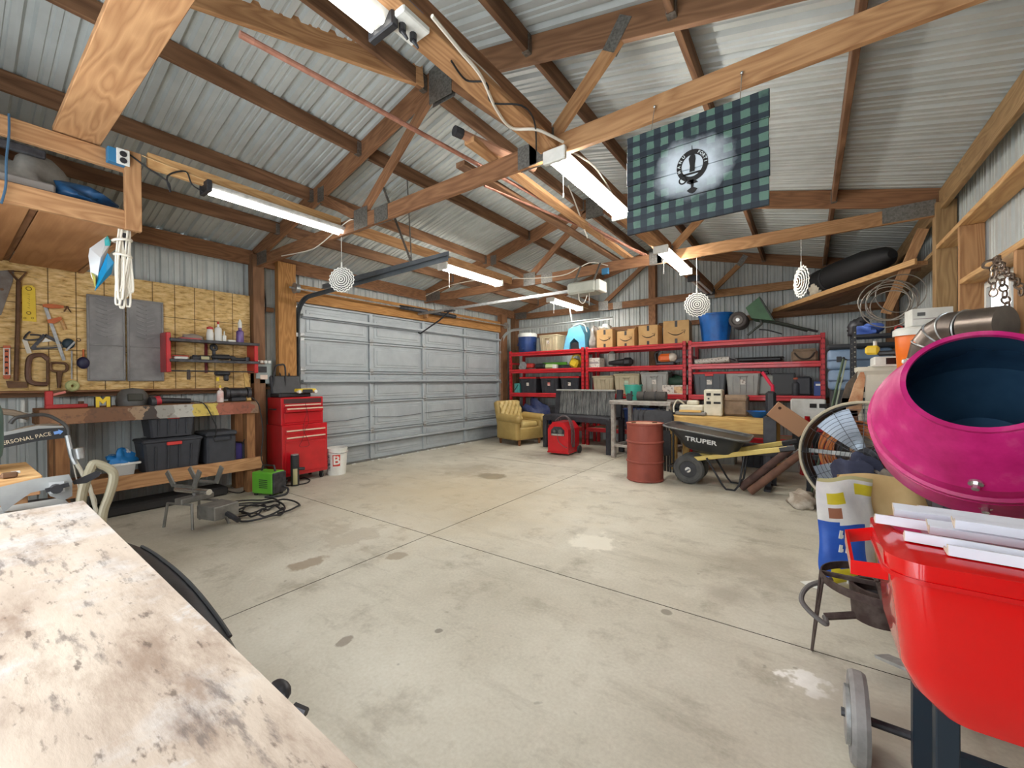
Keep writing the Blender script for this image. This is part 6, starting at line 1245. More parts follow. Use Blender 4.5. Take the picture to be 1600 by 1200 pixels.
for xx in RKX:
    for yy in RKY:
        u_ = MB().bx(xx-.018, xx+.018, yy-.002, yy+.002, 0, 1.90).bx(xx-.018, xx-.014, yy, yy+.03, 0, 1.90).build('upright', BLACK, bk_, world=True, smooth=0)
        h = MB()
        for k in range(16): h.cyl((xx+.003, yy-.004, 1.0+k*.055), (xx+.003, yy-.002, 1.0+k*.055), .007, n=6)
        o = h.build('holes', mat('hole_pale', (176, 170, 150), .7), u_, world=True, smooth=0); o['kind'] = 'stuff'
for z in (1.80, 1.33, .8, .3): MB().bx(RKX[0], RKX[1], RKY[0], RKY[1], z-.035, z, .003).build('shelf', BLACK, bk_, world=True, smooth=0)
crumple('nitrile_gloves', mat('glove_blue', (92, 124, 206), .5, 0, (70, 100, 184), 12), (.57, 6.17, 1.802), (.10, .09, .075), 'bunch of blue nitrile gloves on the black rack', 'gloves', 71, .4)
crumple('dark_hose', DKMETAL, (.48, 6.27, 1.802), (.10, .10, .13), 'dark lumpy hose bundle beside the blue gloves', 'hose', 72, .3); 
gadget('red_ring_tube', 'tube with a red ring lying on the black rack', 'tube', (.80, 6.11, 1.803), [('tube', 'c', ((0, .25, .035), (0, -.05, .035), .03), DKMETAL), ('ring', 't', ((0, -.05, .035), .03, .008, (0, 1, 0), 16, 6), REDP)])
# white tub, flat white machine, tools
tub = thing('plastic_tub', 'tall white plastic tub with faint markings behind the mixer', 'tub', (.64, 5.64, 0)); MB().lathe([(0, 0), (.25, 0), (.29, 1.34), (.32, 1.38), (.32, 1.42), (.28, 1.42), (.23, .05)], 4, Matrix.Rotation(pi/4, 4, 'Z')).build('wall', mat('tub_white', (226, 222, 206), .5, 0, (212, 206, 188), 4), tub, smooth=.3)
for k in range(4): MB().bx(-.19, -.175, -.212, -.200, .95+.11*k, 1.0+.11*k).build('mark', INK, tub, smooth=0)
t = thing('flat_machine', 'flat white device with a dark screen lying on the tub', 'device', (.70, 5.55, 1.422)); MB().box((0, 0, .05), (.34, .3, .09), .012).build('housing', WHITE, t); MB().box((0.02, -.152, .05), (.2, .006, .062)).build('screen', mat('screen_dark', (36, 26, 30), .2), t, smooth=0); MB().box((0, -.02, .004), (.38, .34, .012), .003).build('base_plate', WHITE, t)
t = thing('respirator', 'black respirator with a round yellow filter beside the cooler', 'respirator', (.77, 5.49, 1.518)); MB().sphere((0, 0, .07), .07, (1.1, .8, 1)).build('mask', BLACK, t)
c = MB().cyl((.03, -.05, .08), (.03, -.085, .08), .055, n=20).build('filter', BLACK, t); MB().cyl((.03, -.085, .08), (.03, -.092, .08), .045, n=20).build('filter_face', YEL, c)
for k in range(4): MB().bx(-.008+.022*k-.006, -.008+.022*k+.004, -.095, -.091, .045, .115).build('slot', INK, c, smooth=0)
t = thing('cordless_tool', 'yellow and black cordless tool lying on the white device', 'drill', (.57, 5.50, 1.518), -.3); MB().box((-.04, 0, .07), (.11, .08, .09), .02).build('body', YEL, t); MB().box((.08, 0, .035), (.16, .06, .05), .015).build('grip', BLACK, t); MB().cyl((-.02, 0, .11), (-.02, 0, .16), .016, n=10).build('chuck', WHITE, t)
oc = thing('orange_cooler', 'orange drink cooler with a white lid under a white carton', 'cooler', (.82, 5.10, 0)); t = oc
OR2 = mat('cooler_orange', (240, 122, 24), .4, 0, (226, 106, 16), 4)
MB().lathe([(0, 1.34), (.14, 1.34), (.16, 1.37), (.175, 1.68), (.165, 1.70)], 28).build('body', OR2, t); MB().lathe([(.19, 1.68), (.19, 1.73), (.17, 1.75), (0, 1.755)], 28).build('lid', WHITE, t); MB().bx(-.17, .13, -.15, .15, 1.30, 1.34).build('stand_top', BLKW, t, smooth=0); MB().bx(.09, .14, .22, .27, 0, 1.30).build('stand_post', BLKW, t, smooth=0); MB().bx(.09, .14, .0, .27, 1.24, 1.30).build('stand_arm', BLKW, t, smooth=0); MB().box((-.12, -.13, 1.45), (.05, .05, .04), .01).build('spigot', WHITE, t)
t = thing('white_carton', 'white printed carton on top of the orange cooler', 'box', (.86, 5.08, 1.756), .1); MB().box((0, 0, .075), (.26, .2, .15), .004).build('carton', WHITE, t, smooth=0); MB().box((-.07, -.102, .1), (.05, .004, .03)).build('print', mat('dark_print', (90, 90, 90), .6), t, smooth=0); MB().box((.0, -.102, .06), (.24, .003, .006)).build('tape_line', mat('grey_stripe', (160, 150, 148)), t, smooth=0)
# stovepipe with elbow
sp2 = thing('stovepipe', 'brown galvanised stovepipe with a segmented elbow above the mixer', 'stovepipe', (.7, 3.7, 1.3)); PIPE = mat('pipe_brown', (122, 112, 104), .35, .75, (96, 86, 80), 5)
E1 = at(1600, 508, 'y', 3.35); C0 = at(1512, 512, 'y', 3.62); 
pth = [at(1450, 600, 'y', 3.80), at(1451, 562, 'y', 3.80), at(1457, 540, 'y', 3.78), at(1470, 524, 'y', 3.75), at(1488, 514, 'y', 3.70), C0, at(1572, 506, 'y', 3.50)]
for i in range(len(pth)-1):
    o = MB().cyl(pth[i], pth[i+1], .105, n=24).build('segment', PIPE, sp2, world=True)
    if 0 < i < 6:
        d_ = (pth[i+1]-pth[i]).normalized(); MB().torus(pth[i], .105, .006, d_+(pth[i]-pth[i-1]).normalized(), 26, 5).build('seam', ZINC, sp2, world=True)
MB().cyl(pth[0]-Vector((0, 0, 1.15)), pth[0], .10, n=20).build('riser', PIPE, sp2, world=True); MB().torus(at(1490, 522, 'y', 3.66)-Vector((0, 0, .06)), .03, .02, (0, 0, 1), 12, 6).build('red_collar', REDP, sp2, world=True)
# chains
def chain(label, P, n_, k):
    t = thing('steel_chain', label, 'chain', P[-1], 0, 'chains by the window'); Q = smoothpts(P, 24); L_ = [0]
    for i in range(1, len(Q)): L_.append(L_[-1]+(Q[i]-Q[i-1]).length)
    tot = L_[-1]; step = .042; j = 0; s_ = 0; idx = 0
    while s_ < tot-.02:
        while L_[idx+1] < s_ and idx < len(Q)-2: idx += 1
        p = Q[idx]; d_ = (Q[idx+1]-Q[idx]).normalized(); a = d_.cross(Vector((0, -1, 0)) if j % 2 else Vector((1, .3, 0))).normalized()
        pts = [p+d_*(.018*cos(q)*1.45)+a*(.018*sin(q)) for q in [2*pi*i/10 for i in range(10)]]; MB().tube(pts, .0055, 5, closed=True).build('link', CHAINM, t, world=True); s_ += step; j += 1
CHAINM = mat('rusty_chain', (112, 96, 82), .55, .6, (84, 66, 54), 20)
cx = .96
chain('rusty chain hanging in front of the window on the stud side', [at(1556, 410, 'x', cx), at(1551, 430, 'x', cx), at(1553, 455, 'x', cx), at(1550, 468, 'x', cx)], 5, 0)
chain('rusty chain hanging lowest in front of the stovepipe', [at(1558, 410, 'x', cx), at(1566, 440, 'x', cx), at(1572, 470, 'x', cx), at(1578, 500, 'x', cx), at(1574, 520, 'x', cx)], 5, 0)
chain('rusty chain swagging toward the window jamb', [at(1560, 408, 'x', cx), at(1578, 430, 'x', cx), at(1590, 442, 'x', cx), at(1598, 462, 'x', cx)], 5, 0)
t = thing('wall_hook', 'rusty hook bolted to the girt that holds the chains', 'hook', at(1558, 405, 'x', .97)); MB().box((0, 0, 0), (.03, .06, .04), .006).build('plate', CHAINM, t); MB().tube(smoothpts([(-.01, 0, .0), (-.05, 0, -.01), (-.06, 0, -.04), (-.03, 0, -.05)], 4), .008, 6).build('hook', CHAINM, t)
# sticks and boards between rack and mixer
for lab, a, b_, r, m in (('dark green rod leaning beside the blue-grey cases', (1297, 648), (1318, 560), .012, mat('rod_green', (64, 84, 62), .5)), ('thin pale rod leaning next to the green one', (1303, 648), (1322, 562), .008, mat('rod_pale', (150, 160, 140), .5))):
    p1 = at(*b_, 'y', 5.75); p0 = at(a[0], a[1], 'y', 5.65); p0 = p1+(p0-p1)*((p1.z-.0)/(p1.z-p0.z)); tt = thing('metal_rod', lab, 'rod', p0); MB().cyl(p0, p1, r, n=8).build('rod', m, tt, world=True); MB().sphere(p1, r*1.3).build('tip', BLACK, tt, world=True)
for lab, poly, m in (('splintered reddish bark slab standing by the white tub', ((1322, 640), (1335, 600), (1348, 575), (1352, 590), (1346, 640), (1335, 660)), mat('bark_slab', (184, 122, 84), .8, 0, (226, 190, 150), 8)), ('dark weathered slab behind the bark slab', ((1310, 640), (1322, 600), (1340, 580), (1334, 640)), mat('slab_dark', (70, 66, 60), .8, 0, (104, 90, 76), 8))):
    yy = 5.42 if 'reddish' in lab else 5.50; P = [at(p, q, 'y', yy) for p, q in poly]; b0, b1 = min(p.x for p in P), max(p.x for p in P); P = P[:1]+P[1:]
    low = [Vector((p.x, p.y, p.z)) for p in P]; tt = thing('wood_slab', lab, 'wood slab', ((b0+b1)/2, yy, 0)); zb = min(p.z for p in P)
    MB().loop([low, [p+Vector((0, .035, 0)) for p in low]]).build('slab', m, tt, world=True, smooth=0); MB().bx(b0+.03, b1-.06, yy, yy+.035, 0, zb+.12).build('lower_slab', m, tt, world=True, smooth=0)

# ---- large drum fan
FC = Vector((.43, 5.02, .56)); FN = Vector((-.32, -.95, .02)).normalized(); FR = .53
fan = thing('drum_fan', 'large round drum fan with grey blades behind a wire grille', 'fan', (FC.x, FC.y, 0)); FM = basis(FC, FN.cross(Vector((0, 0, 1)))*-1, FN)
BG = mat('fan_beige', (188, 178, 156), .5, 0, (170, 160, 138), 5)
MB().lathe([(FR, -.26), (FR, 0), (FR-.012, .012), (FR-.02, 0), (FR-.02, -.26)], 56, FM).build('shroud', BG, fan, world=True, smooth=.5); MB().lathe([(FR-.02, -.25), (FR-.024, -.25), (FR-.024, .0), (FR-.02, .005)], 56, FM).build('shroud_lining', BLACK, fan, world=True, smooth=.5)
MB().xf(FM).torus((0, 0, .012), FR-.008, .014, (0, 0, 1), 56, 6).build('front_rim', BG, fan, world=True)
gr = MB().xf(FM)
for k in range(1, 15): gr.torus((0, 0, .02+.03*(1-(k/15)**2)), FR*k/15, .0022, (0, 0, 1), 48, 4)
for k in range(12): a = 2*pi*k/12; gr.tube([(.03*cos(a), .03*sin(a), .05), (FR*.5*cos(a), FR*.5*sin(a), .045), (FR*.98*cos(a), FR*.98*sin(a), .015)], .003, 4)
o = gr.build('grille', DKMETAL, fan, world=True); o['kind'] = 'stuff'
BLD = mat('blade_grey', (166, 176, 188), .35, .5, (148, 158, 172), 4)
for k in range(4):
    a0 = radians(38+90*k)
    MB().xf(FM).sheet(lambda u, v, a0=a0: ((.09+.39*u)*cos(a0+(v-.5)*(.75-.1*u)), (.09+.39*u)*sin(a0+(v-.5)*(.75-.1*u)), -.10+.07*(v-.5)), 8, 6, .003).build('blade', BLD, fan, world=True, smooth=.8)
MB().xf(FM).cyl((0, 0, -.20), (0, 0, -.03), .09, n=20).build('motor', DKMETAL, fan, world=True); MB().xf(FM).bx(-FR+.02, FR-.02, -.02, .02, -.20, -.17).build('motor_strut', ZINC, fan, world=True, smooth=0)
for s in (-1, 1): MB().xf(FM).bx(s*.3-.02, s*.3+.02, -.555, -.42, -.24, -.02).build('foot', BLACK, fan, world=True, smooth=0)
hs = thing('air_hose', 'thick coil of orange air hose hanging behind the fan', 'hose', FC-FN*.34); rnd = random.Random(2)
OH = mat('hose_orange', (222, 138, 78), .5, 0, (200, 116, 58), 6)
for k in range(9):
    MB().xf(FM).torus((-.16+rnd.uniform(-.02, .02), .0+rnd.uniform(-.02, .02), -.285-.005*k), .19+.014*k, .011, (rnd.uniform(-.03, .03), rnd.uniform(-.03, .03), 1), 40, 6).build('loop', OH, hs, world=True)
hs2 = thing('air_hose', 'dark brown hose coil hanging beside the orange hose', 'hose', FC-FN*.45)
for k in range(5): MB().xf(FM).torus((-.08+rnd.uniform(-.03, .03), -.02+rnd.uniform(-.03, .03), -.338-.006*k), .25+.014*k, .012, (rnd.uniform(-.03, .03), rnd.uniform(-.03, .03), 1), 40, 6).build('loop', mat('hose_dark', (62, 46, 44), .6), hs2, world=True)
t = thing('work_jacket', 'dark navy jacket draped over the fan grille', 'jacket', at(1350, 770, 'y', 4.86)); P = [(1312, 722), (1330, 716), (1348, 725), (1362, 742), (1356, 770), (1335, 772), (1316, 762)]
crumple('cloth', mat('navy_cloth', (44, 48, 70), .9, 0, (64, 68, 92), 6), Vector(at(1344, 778, 'y', 4.88))-t.location, (.16, .09, .24), '', '', 81, .35, (24, 16), parent=t); crumple('collar', mat('fleece_pale', (150, 140, 130), .95, 0, (120, 112, 106), 12), Vector(at(1374, 768, 'y', 4.88))-t.location, (.10, .07, .13), '', '', 82, .35, parent=t)
# ---- feed bags
def bag(name, label, M, w, h, th, mats, pick, seed):
    t = thing(name, label, 'bag', M.translation); mb = MB(); r = random.Random(seed); ph = [r.uniform(0, 6) for _ in range(6)]
    nu, nv = 22, 30
    def P(u, v, s):
        x = (u-.5)*w*(1-.10*abs(2*v-1)**3-.05*sin(pi*v)); e = (1-(2*u-1)**4)*(1-(2*v-1)**6)
        z = s*th/2*max(e, 0)*(1-.35*v)+.010*sin(9*u+ph[0]+4*v)*e+.008*sin(14*v+ph[1]+3*u)
        return M @ Vector((x+.008*sin(11*v+ph[2]), v*h+.01*sin(7*u+ph[3]), z))
    for s in (1, -1):
        V = [[mb.bm.verts.new(P(i/nu, j/nv, s)) for j in range(nv+1)] for i in range(nu+1)]
        for i in range(nu):
            for j in range(nv):
                f = mb.bm.faces.new((V[i][j], V[i+1][j], V[i+1][j+1], V[i][j+1])); f.material_index = pick((i+.5)/nu, (j+.5)/nv) if s > 0 else 0
    bmesh.ops.remove_doubles(mb.bm, verts=mb.bm.verts, dist=.0015)
    mb.build('sack', mats, t, world=True, smooth=1.4); return t
BW = mat('bag_white', (224, 222, 218), .6, 0, (206, 204, 204), 9, bump=.15); BB = mat('bag_blue', (30, 78, 170), .5, 0, (40, 92, 186), 9); BY = mat('bag_yellow', (214, 196, 44), .5, 0, (196, 178, 36), 9); BT = mat('bag_tan', (210, 182, 132), .75, 0, (196, 166, 116), 5, bump=.3); BOl = mat('bag_olive', (186, 178, 130), .6)
def pick1(u, v):
    if v > .955: return 4
    if v < .22-.05*sin(3*u): return 2 if u > .12 else 1
    if v < .60-.06*u and u < .68: return 1
    if u < .42 and u > .15 and .78 < v < .87: return 2
    if u > .62 and .82 < v < .93: return 2
    if .12 < u < .30 and .64 < v < .72: return 3
    return 0
BA = at(1318, 915, 'z', .0); bx_ = Vector((.86, .51, 0)); lean = Vector((.27, .24, 1)).normalized()
fb = bag('feed_bag', 'white feed bag with blue and yellow panels leaning by the fan', Matrix.Translation((BA.x+.03, BA.y+.03, .012)) @ basis((0, 0, 0), bx_, bx_.cross(lean)), .36, .66, .15, [BW, BB, BY, mat('bag_brown', (150, 96, 70), .6), BOl], pick1, 3)
Mb = Matrix.Translation((BA.x+.03, BA.y+.03, .012)) @ basis((0, 0, 0), bx_, bx_.cross(lean))
for u_, v_, w_, h_, m_ in ((-.085, .32, .018, .05, WHITE), (-.045, .325, .018, .05, WHITE), (-.09, .235, .018, .045, WHITE), (-.05, .23, .02, .045, WHITE), (-.01, .115, .05, .03, INK), (.02, .085, .03, .04, INK), (-.05, .05, .02, .05, WHITE)):
    MB().xf(Mb @ Matrix.Translation((u_, v_, .077)) @ Matrix.Rotation(-.2, 4, 'Z')).box((0, 0, 0), (w_, h_, .004)).box((w_*.7, -h_*.2, 0), (w_*.4, h_*.4, .004)).build('bag_print', m_, fb, world=True, smooth=0)
bag('paper_sack', 'plain tan paper sack standing behind the feed bag', Matrix.Translation((.42, 3.52, .012)) @ basis((0, 0, 0), (.95, .3, 0), Vector((.95, .3, 0)).cross(Vector((-.05, .2, 1)))), .50, .66, .2, [BT], lambda u, v: 0, 9)
o = recentre(tag(flat([(0, 0), (1, 0), (1, 1)], .001).build('paper_scrap', WHITE), 'torn scrap of white paper on the floor by the feed bag', 'paper'))
o.data.clear_geometry(); bmx = bmesh.new(); vs2 = [bmx.verts.new(at(p, q, 'z', .004)) for p, q in ((1250, 909), (1275, 907), (1282, 913), (1280, 921), (1262, 916))]; f_ = bmx.faces.new(vs2); r_ = bmesh.ops.extrude_face_region(bmx, geom=[f_]); [setattr(v, 'co', v.co+Vector((0, 0, .002))) for v in r_['geom'] if isinstance(v, bmesh.types.BMVert)]; bmx.to_mesh(o.data); bmx.free(); o.location = (0, 0, 0); recentre(o)
crumple('cement_bag', mat('bag_greyish', (150, 136, 120), .8, 0, (196, 188, 176), 9), at(1255, 790, 'z', 0), (.13, .2, .10), 'half-empty grey bag lying behind the fan rim', 'bag', 91, .25)

# ---- cement mixer
MO = Vector((.49, 2.13, 1.29)); MN = Vector((-.20, -.83, .52)).normalized()
mx_ = thing('cement_mixer', 'magenta cement mixer drum tipped toward the viewer', 'cement mixer', (.62, 2.45, 0)); MM = basis(MO, MN.cross(Vector((0, 0, 1)))*-1, MN)
def magenta():
    m = bpy.data.materials.new('dusty_magenta'); m.use_nodes = True; nt = m.node_tree; b = nt.nodes['Principled BSDF']; N = nt.nodes.new; L = nt.links.new
    tc = N('ShaderNodeTexCoord'); n1 = N('ShaderNodeTexNoise'); n1.inputs['Scale'].default_value = 3.2; n1.inputs['Detail'].default_value = 6; n1.inputs['Roughness'].default_value = .65; L(tc.outputs['Object'], n1.inputs['Vector'])
    r = N('ShaderNodeValToRGB'); e = r.color_ramp.elements; e.new(.5)
    for i, (p, c) in enumerate(((.38, (164, 14, 90)), (.55, (192, 34, 114)), (.74, (212, 108, 142)))): e[i].position = p; e[i].color = lin(c)
    L(n1.outputs[0], r.inputs[0]); L(r.outputs[0], b.inputs['Base Color']); b.inputs['Roughness'].default_value = .42; b.inputs['Specular IOR Level'].default_value = .4; return m
MAG = magenta(); INNER = mat('drum_inside', (64, 100, 130), .22, .3, (46, 74, 100), 3)
MB().lathe([(.205, .0), (.205, .012), (.188, .012), (.188, 0), (.193, -.01)], 56, MM).build('mouth_rim', MAG, mx_, world=True, smooth=.5)
MB().lathe([(.204, 0), (.225, -.03), (.30, -.205), (.318, -.225), (.325, -.275)], 56, MM).build('upper_cone', MAG, mx_, world=True, smooth=.5)
MB().lathe([(.325, -.272), (.338, -.276), (.338, -.292), (.325, -.296)], 56, MM).build('flange', MAG, mx_, world=True, smooth=.5)
MB().lathe([(.325, -.296), (.338, -.305), (.338, -.44), (.31, -.48), (.18, -.62), (0, -.64)], 56, MM).build('lower_drum', MAG, mx_, world=True, smooth=.5)
MB().lathe([(.188, .01), (.21, -.04), (.305, -.265), (.312, -.41), (.285, -.45), (.17, -.60), (0, -.62)], 56, MM).build('drum_inside', INNER, mx_, world=True, smooth=.6)
for r_, z_, a in ((.298, -.205, radians(268)), (.327, -.35, radians(272))):
    p = MM @ Vector((r_*cos(a), r_*sin(a), z_)); q = MM @ Vector(((r_+.03)*cos(a), (r_+.03)*sin(a), z_+.006)); MB().cyl(p, q, .011, n=6).cyl(p, p+(q-p)*.3, .02, n=12).build('bolt', CHROME, mx_, world=True)
for a in (radians(20), radians(200)): MB().xf(MM).bar((.18*cos(a), .18*sin(a), -.2), (.28*cos(a+.5), .28*sin(a+.5), -.5), .012, .08).build('paddle', INNER, mx_, world=True, smooth=0)
BS = MM @ Vector((0, 0, -.64)); BLF = mat('mixer_frame', (40, 44, 60), .5)
MB().cyl(BS, BS-MN*.10, .06, n=16).build('gear_boss', BLF, mx_, world=True)
bt2 = BS-MN*.11; MB().tube([bt2, bt2+Vector((.0, .02, -.12)), Vector((.66, 2.5, .92))], .03, 8).build('yoke', BLF, mx_, world=True)
for sx_ in (.52, .88):
    MB().tube([(sx_, 2.45, .92), (sx_, 2.25, .02)], .025, 8).build('leg', BLF, mx_, world=True); MB().tube([(sx_, 2.50, .92), (sx_, 2.95, .12)], .025, 8).build('leg', BLF, mx_, world=True)
MB().tube([(.5, 2.47, .92), (.9, 2.47, .92)], .03, 8).build('cross_tube', BLF, mx_, world=True); 
for sx_ in (.46, .90): MB().torus((sx_, 2.95, .14), .10, .04, (1, 0, 0), 24, 8).build('wheel', RUBBER, mx_, world=True)
MB().bx(.5, .72, 2.66, 2.90, .62, .9, .02).build('motor_box', BLF, mx_, world=True)
# ---- rolling red cooler
rc = thing('rolling_cooler', 'bright red rolling patio cooler on black legs', 'cooler', (.6, 1.65, 0)); GRED = mat('gloss_red', (205, 0, 4), .2, 0, (196, 0, 4), 2, coat=.6)
def rrect(x0, x1, y0, y1, z, r, n=6):
    P = []
    for cx_, cy_, a0 in ((x1-r, y1-r, 0), (x0+r, y1-r, pi/2), (x0+r, y0+r, pi), (x1-r, y0+r, 3*pi/2)):
        for i in range(n+1): a = a0+pi/2*i/n; P.append((cx_+r*cos(a), cy_+r*sin(a), z))
    return P
CX0, CX1, CY0, CY1 = .175, 1.02, 1.42, 1.84
MB().loop([rrect(CX0+.09, CX1-.05, CY0+.02, CY1-.02, .455, .06), rrect(CX0+.045, CX1-.02, CY0+.004, CY1-.004, .50, .07), rrect(CX0+.02, CX1, CY0, CY1, .56, .07), rrect(CX0, CX1+.01, CY0, CY1, .80, .07)]).build('tub', GRED, rc, world=True, smooth=.5)
lidO = MB().loop([rrect(CX0-.012, CX1+.02, CY0-.014, CY1+.012, .80, .08), rrect(CX0-.012, CX1+.02, CY0-.014, CY1+.012, .842, .08), rrect(CX0+.02, CX1-.01, CY0+.018, CY1-.02, .858, .07)]).build('lid', GRED, rc, world=True, smooth=.5)
MB().loop([rrect(CX0-.016, CX1+.024, CY0-.018, CY1+.016, .792, .08), rrect(CX0-.016, CX1+.024, CY0-.018, CY1+.016, .803, .08)]).build('lid_trim', mat('trim_red', (190, 10, 14), .3), rc, world=True)
hp = [(CX0, 1.72, .815), (CX0-.075, 1.72, .79), (CX0-.075, 1.50, .77), (CX0, 1.50, .775)]
MB().loop([[Vector(p)+Vector((0, d_[1], d_[2])) for d_ in ((0, -.004, -.02), (0, .004, -.02), (0, .004, .02), (0, -.004, .02))] if i in (0, 3) else [Vector(p)+Vector((dx, 0, dz)) for dx, dz in ((-.004, -.02), (.004, -.02), (.004, .02), (-.004, .02))] for i, p in enumerate(hp)]).build('side_handle', GRED, rc, world=True, smooth=0)
for yy in (1.515, 1.80): MB().bx(.265, .31, yy-.02, yy+.02, .0 if yy < 1.6 else .06, .47, .003).build('leg', mat('leg_navy', (26, 40, 52), .4), rc, world=True, smooth=0)
for yy in (1.515, 1.80): MB().bx(.90, .945, yy-.02, yy+.02, .0, .47, .003).build('leg', mat('leg_navy', (26, 40, 52)), rc, world=True, smooth=0)
wv = MB().lathe([(.0, -.02), (.1, -.02), (.115, -.024), (.135, -.024), (.142, -.012), (.142, .012), (.135, .024), (.115, .024), (.1, .02), (0, .02)], 32, basis((.135, 1.83, .142), (0, 1, 0), (1, 0, 0))).build('wheel', mat('tyre_pale', (146, 144, 142), .8, 0, (120, 118, 116), 12), rc, world=True, smooth=.4)
MB().cyl((.09, 1.83, .142), (.31, 1.83, .142), .014, n=10).build('axle', DKMETAL, rc, world=True); MB().cyl((.10, 1.83, .142), (.112, 1.83, .142), .09, n=20).build('hub', ZINC, wv, world=True)
MB().bx(.31, .90, 1.785, 1.815, .12, .16).build('lower_bar', mat('leg_navy', (26, 40, 52)), rc, world=True, smooth=0); MB().bx(.25, .96, 1.5, 1.53, .10, .13).build('lower_bar', mat('leg_navy', (26, 40, 52)), rc, world=True, smooth=0)
MB().bar((.2, 1.86, .36), (.30, 1.74, .40), .05, .01).build('opener_plate', ZINC, rc, world=True, smooth=0)
# white trim offcuts lying on the lid
WT = mat('trim_white', (224, 224, 232), .45, 0, (212, 212, 222), 6)
LP = [(.0, .0), (.05, .0), (.05, .008), (.026, .010), (.010, .015), (.008, .026), (.0, .026)]
for i, (px_, py_, z0, ln, rz, rx, lab) in enumerate(((1368, 817, .868, .82, -.05, 0, 'long thin white trim strip poking out furthest past the cooler lid'), (1397, 806, .882, .80, -.06, .5, 'white trim moulding at the back of the pile'), (1436, 803, .868, .76, -.09, .2, 'white trim moulding nearest the mixer, behind the pile'), (1492, 826, .900, .7, -.07, .3, 'white trim moulding lying on top of the pile'), (1452, 834, .870, .70, -.04, .5, 'grey-faced white moulding in the middle of the pile'), (1414, 845, .862, .75, -.10, .0, 'flat white trim strip with a pointed end at the front of the lid'), (1482, 868, .862, .7, -.05, .0, 'short white trim strip lying nearest the lid front edge'))):
    p_ = at(px_, py_, 'z', z0); x0, y0 = p_.x, p_.y
    M = Matrix.Translation((x0, y0, z0)) @ Matrix.Rotation(rz, 4, 'Z') @ basis((0, 0, 0), (0, 1, 0), (1, 0, 0)) ; t = thing('trim_moulding', lab, 'trim strip', (x0, y0, z0), 0, 'white trim offcuts'); 
    p = MB().prism(LP, ln, M @ Matrix.Rotation(rx, 4, 'Z')).build('moulding', WT, t, world=True, smooth=0); MB().prism([(x*.98+.0005, y_*.98+.0005) for x, y_ in LP], .002, M @ Matrix.Rotation(rx, 4, 'Z') @ Matrix.Translation((0, 0, -.002))).build('cut_end', mat('cut_tan', (206, 188, 168), .8), p, world=True, smooth=0)
# ---- propane burner stand with hose
BUR = Vector((.25, 2.45, .36)); bs_ = thing('burner_stand', 'rusty round propane burner stand on hairpin legs', 'burner stand', (BUR.x, BUR.y, 0)); RB = mat('burner_rust', (66, 50, 46), .7, .4, (96, 84, 78), 14)
MB().lathe([(.20, .0), (.205, .0), (.205, .035), (.20, .035)], 40, Matrix.Translation(BUR)).build('ring', RB, bs_, world=True)
for a in (radians(185), radians(305), radians(65)):
    p = BUR+Vector((.2*cos(a), .2*sin(a), .02)); foot = BUR+Vector((.24*cos(a), .24*sin(a), -.355)); tn = Vector((-sin(a), cos(a), 0))
    MB().tube([p+tn*.045, foot+tn*.004, foot-tn*.004, p-tn*.045], .0055, 6).build('hairpin_leg', RB, bs_, world=True)
for a in (0, pi/2): MB().bar(BUR+Vector((-.2*cos(a), -.2*sin(a), .02)), BUR+Vector((.2*cos(a), .2*sin(a), .02)), .012, .02).build('pot_support', RB, bs_, world=True)
MB().lathe([(.09, -.14), (.10, .01), (.085, .01), (.08, -.13), (0, -.14)], 22, Matrix.Translation(BUR)).build('wind_shield', RB, bs_, world=True); MB().cyl(BUR+Vector((0, 0, -.1)), BUR+Vector((0, 0, -.03)), .05, n=14).build('burner_head', DKMETAL, bs_, world=True)
MB().cyl(BUR+Vector((-.04, -.02, -.12)), BUR+Vector((-.19, -.06, -.16)), .016, n=10).build('venturi', RB, bs_, world=True)
MB().tube(smoothpts([BUR+Vector((-.19, -.06, -.16)), at(1290, 975, 'z', .19), at(1265, 955, 'z', .22), at(1252, 935, 'z', .26), at(1265, 915, 'z', .30), at(1300, 905, 'z', .33)], 6), .011, 8).build('gas_hose', mat('hose_grey', (98, 94, 92), .6), bs_, world=True)

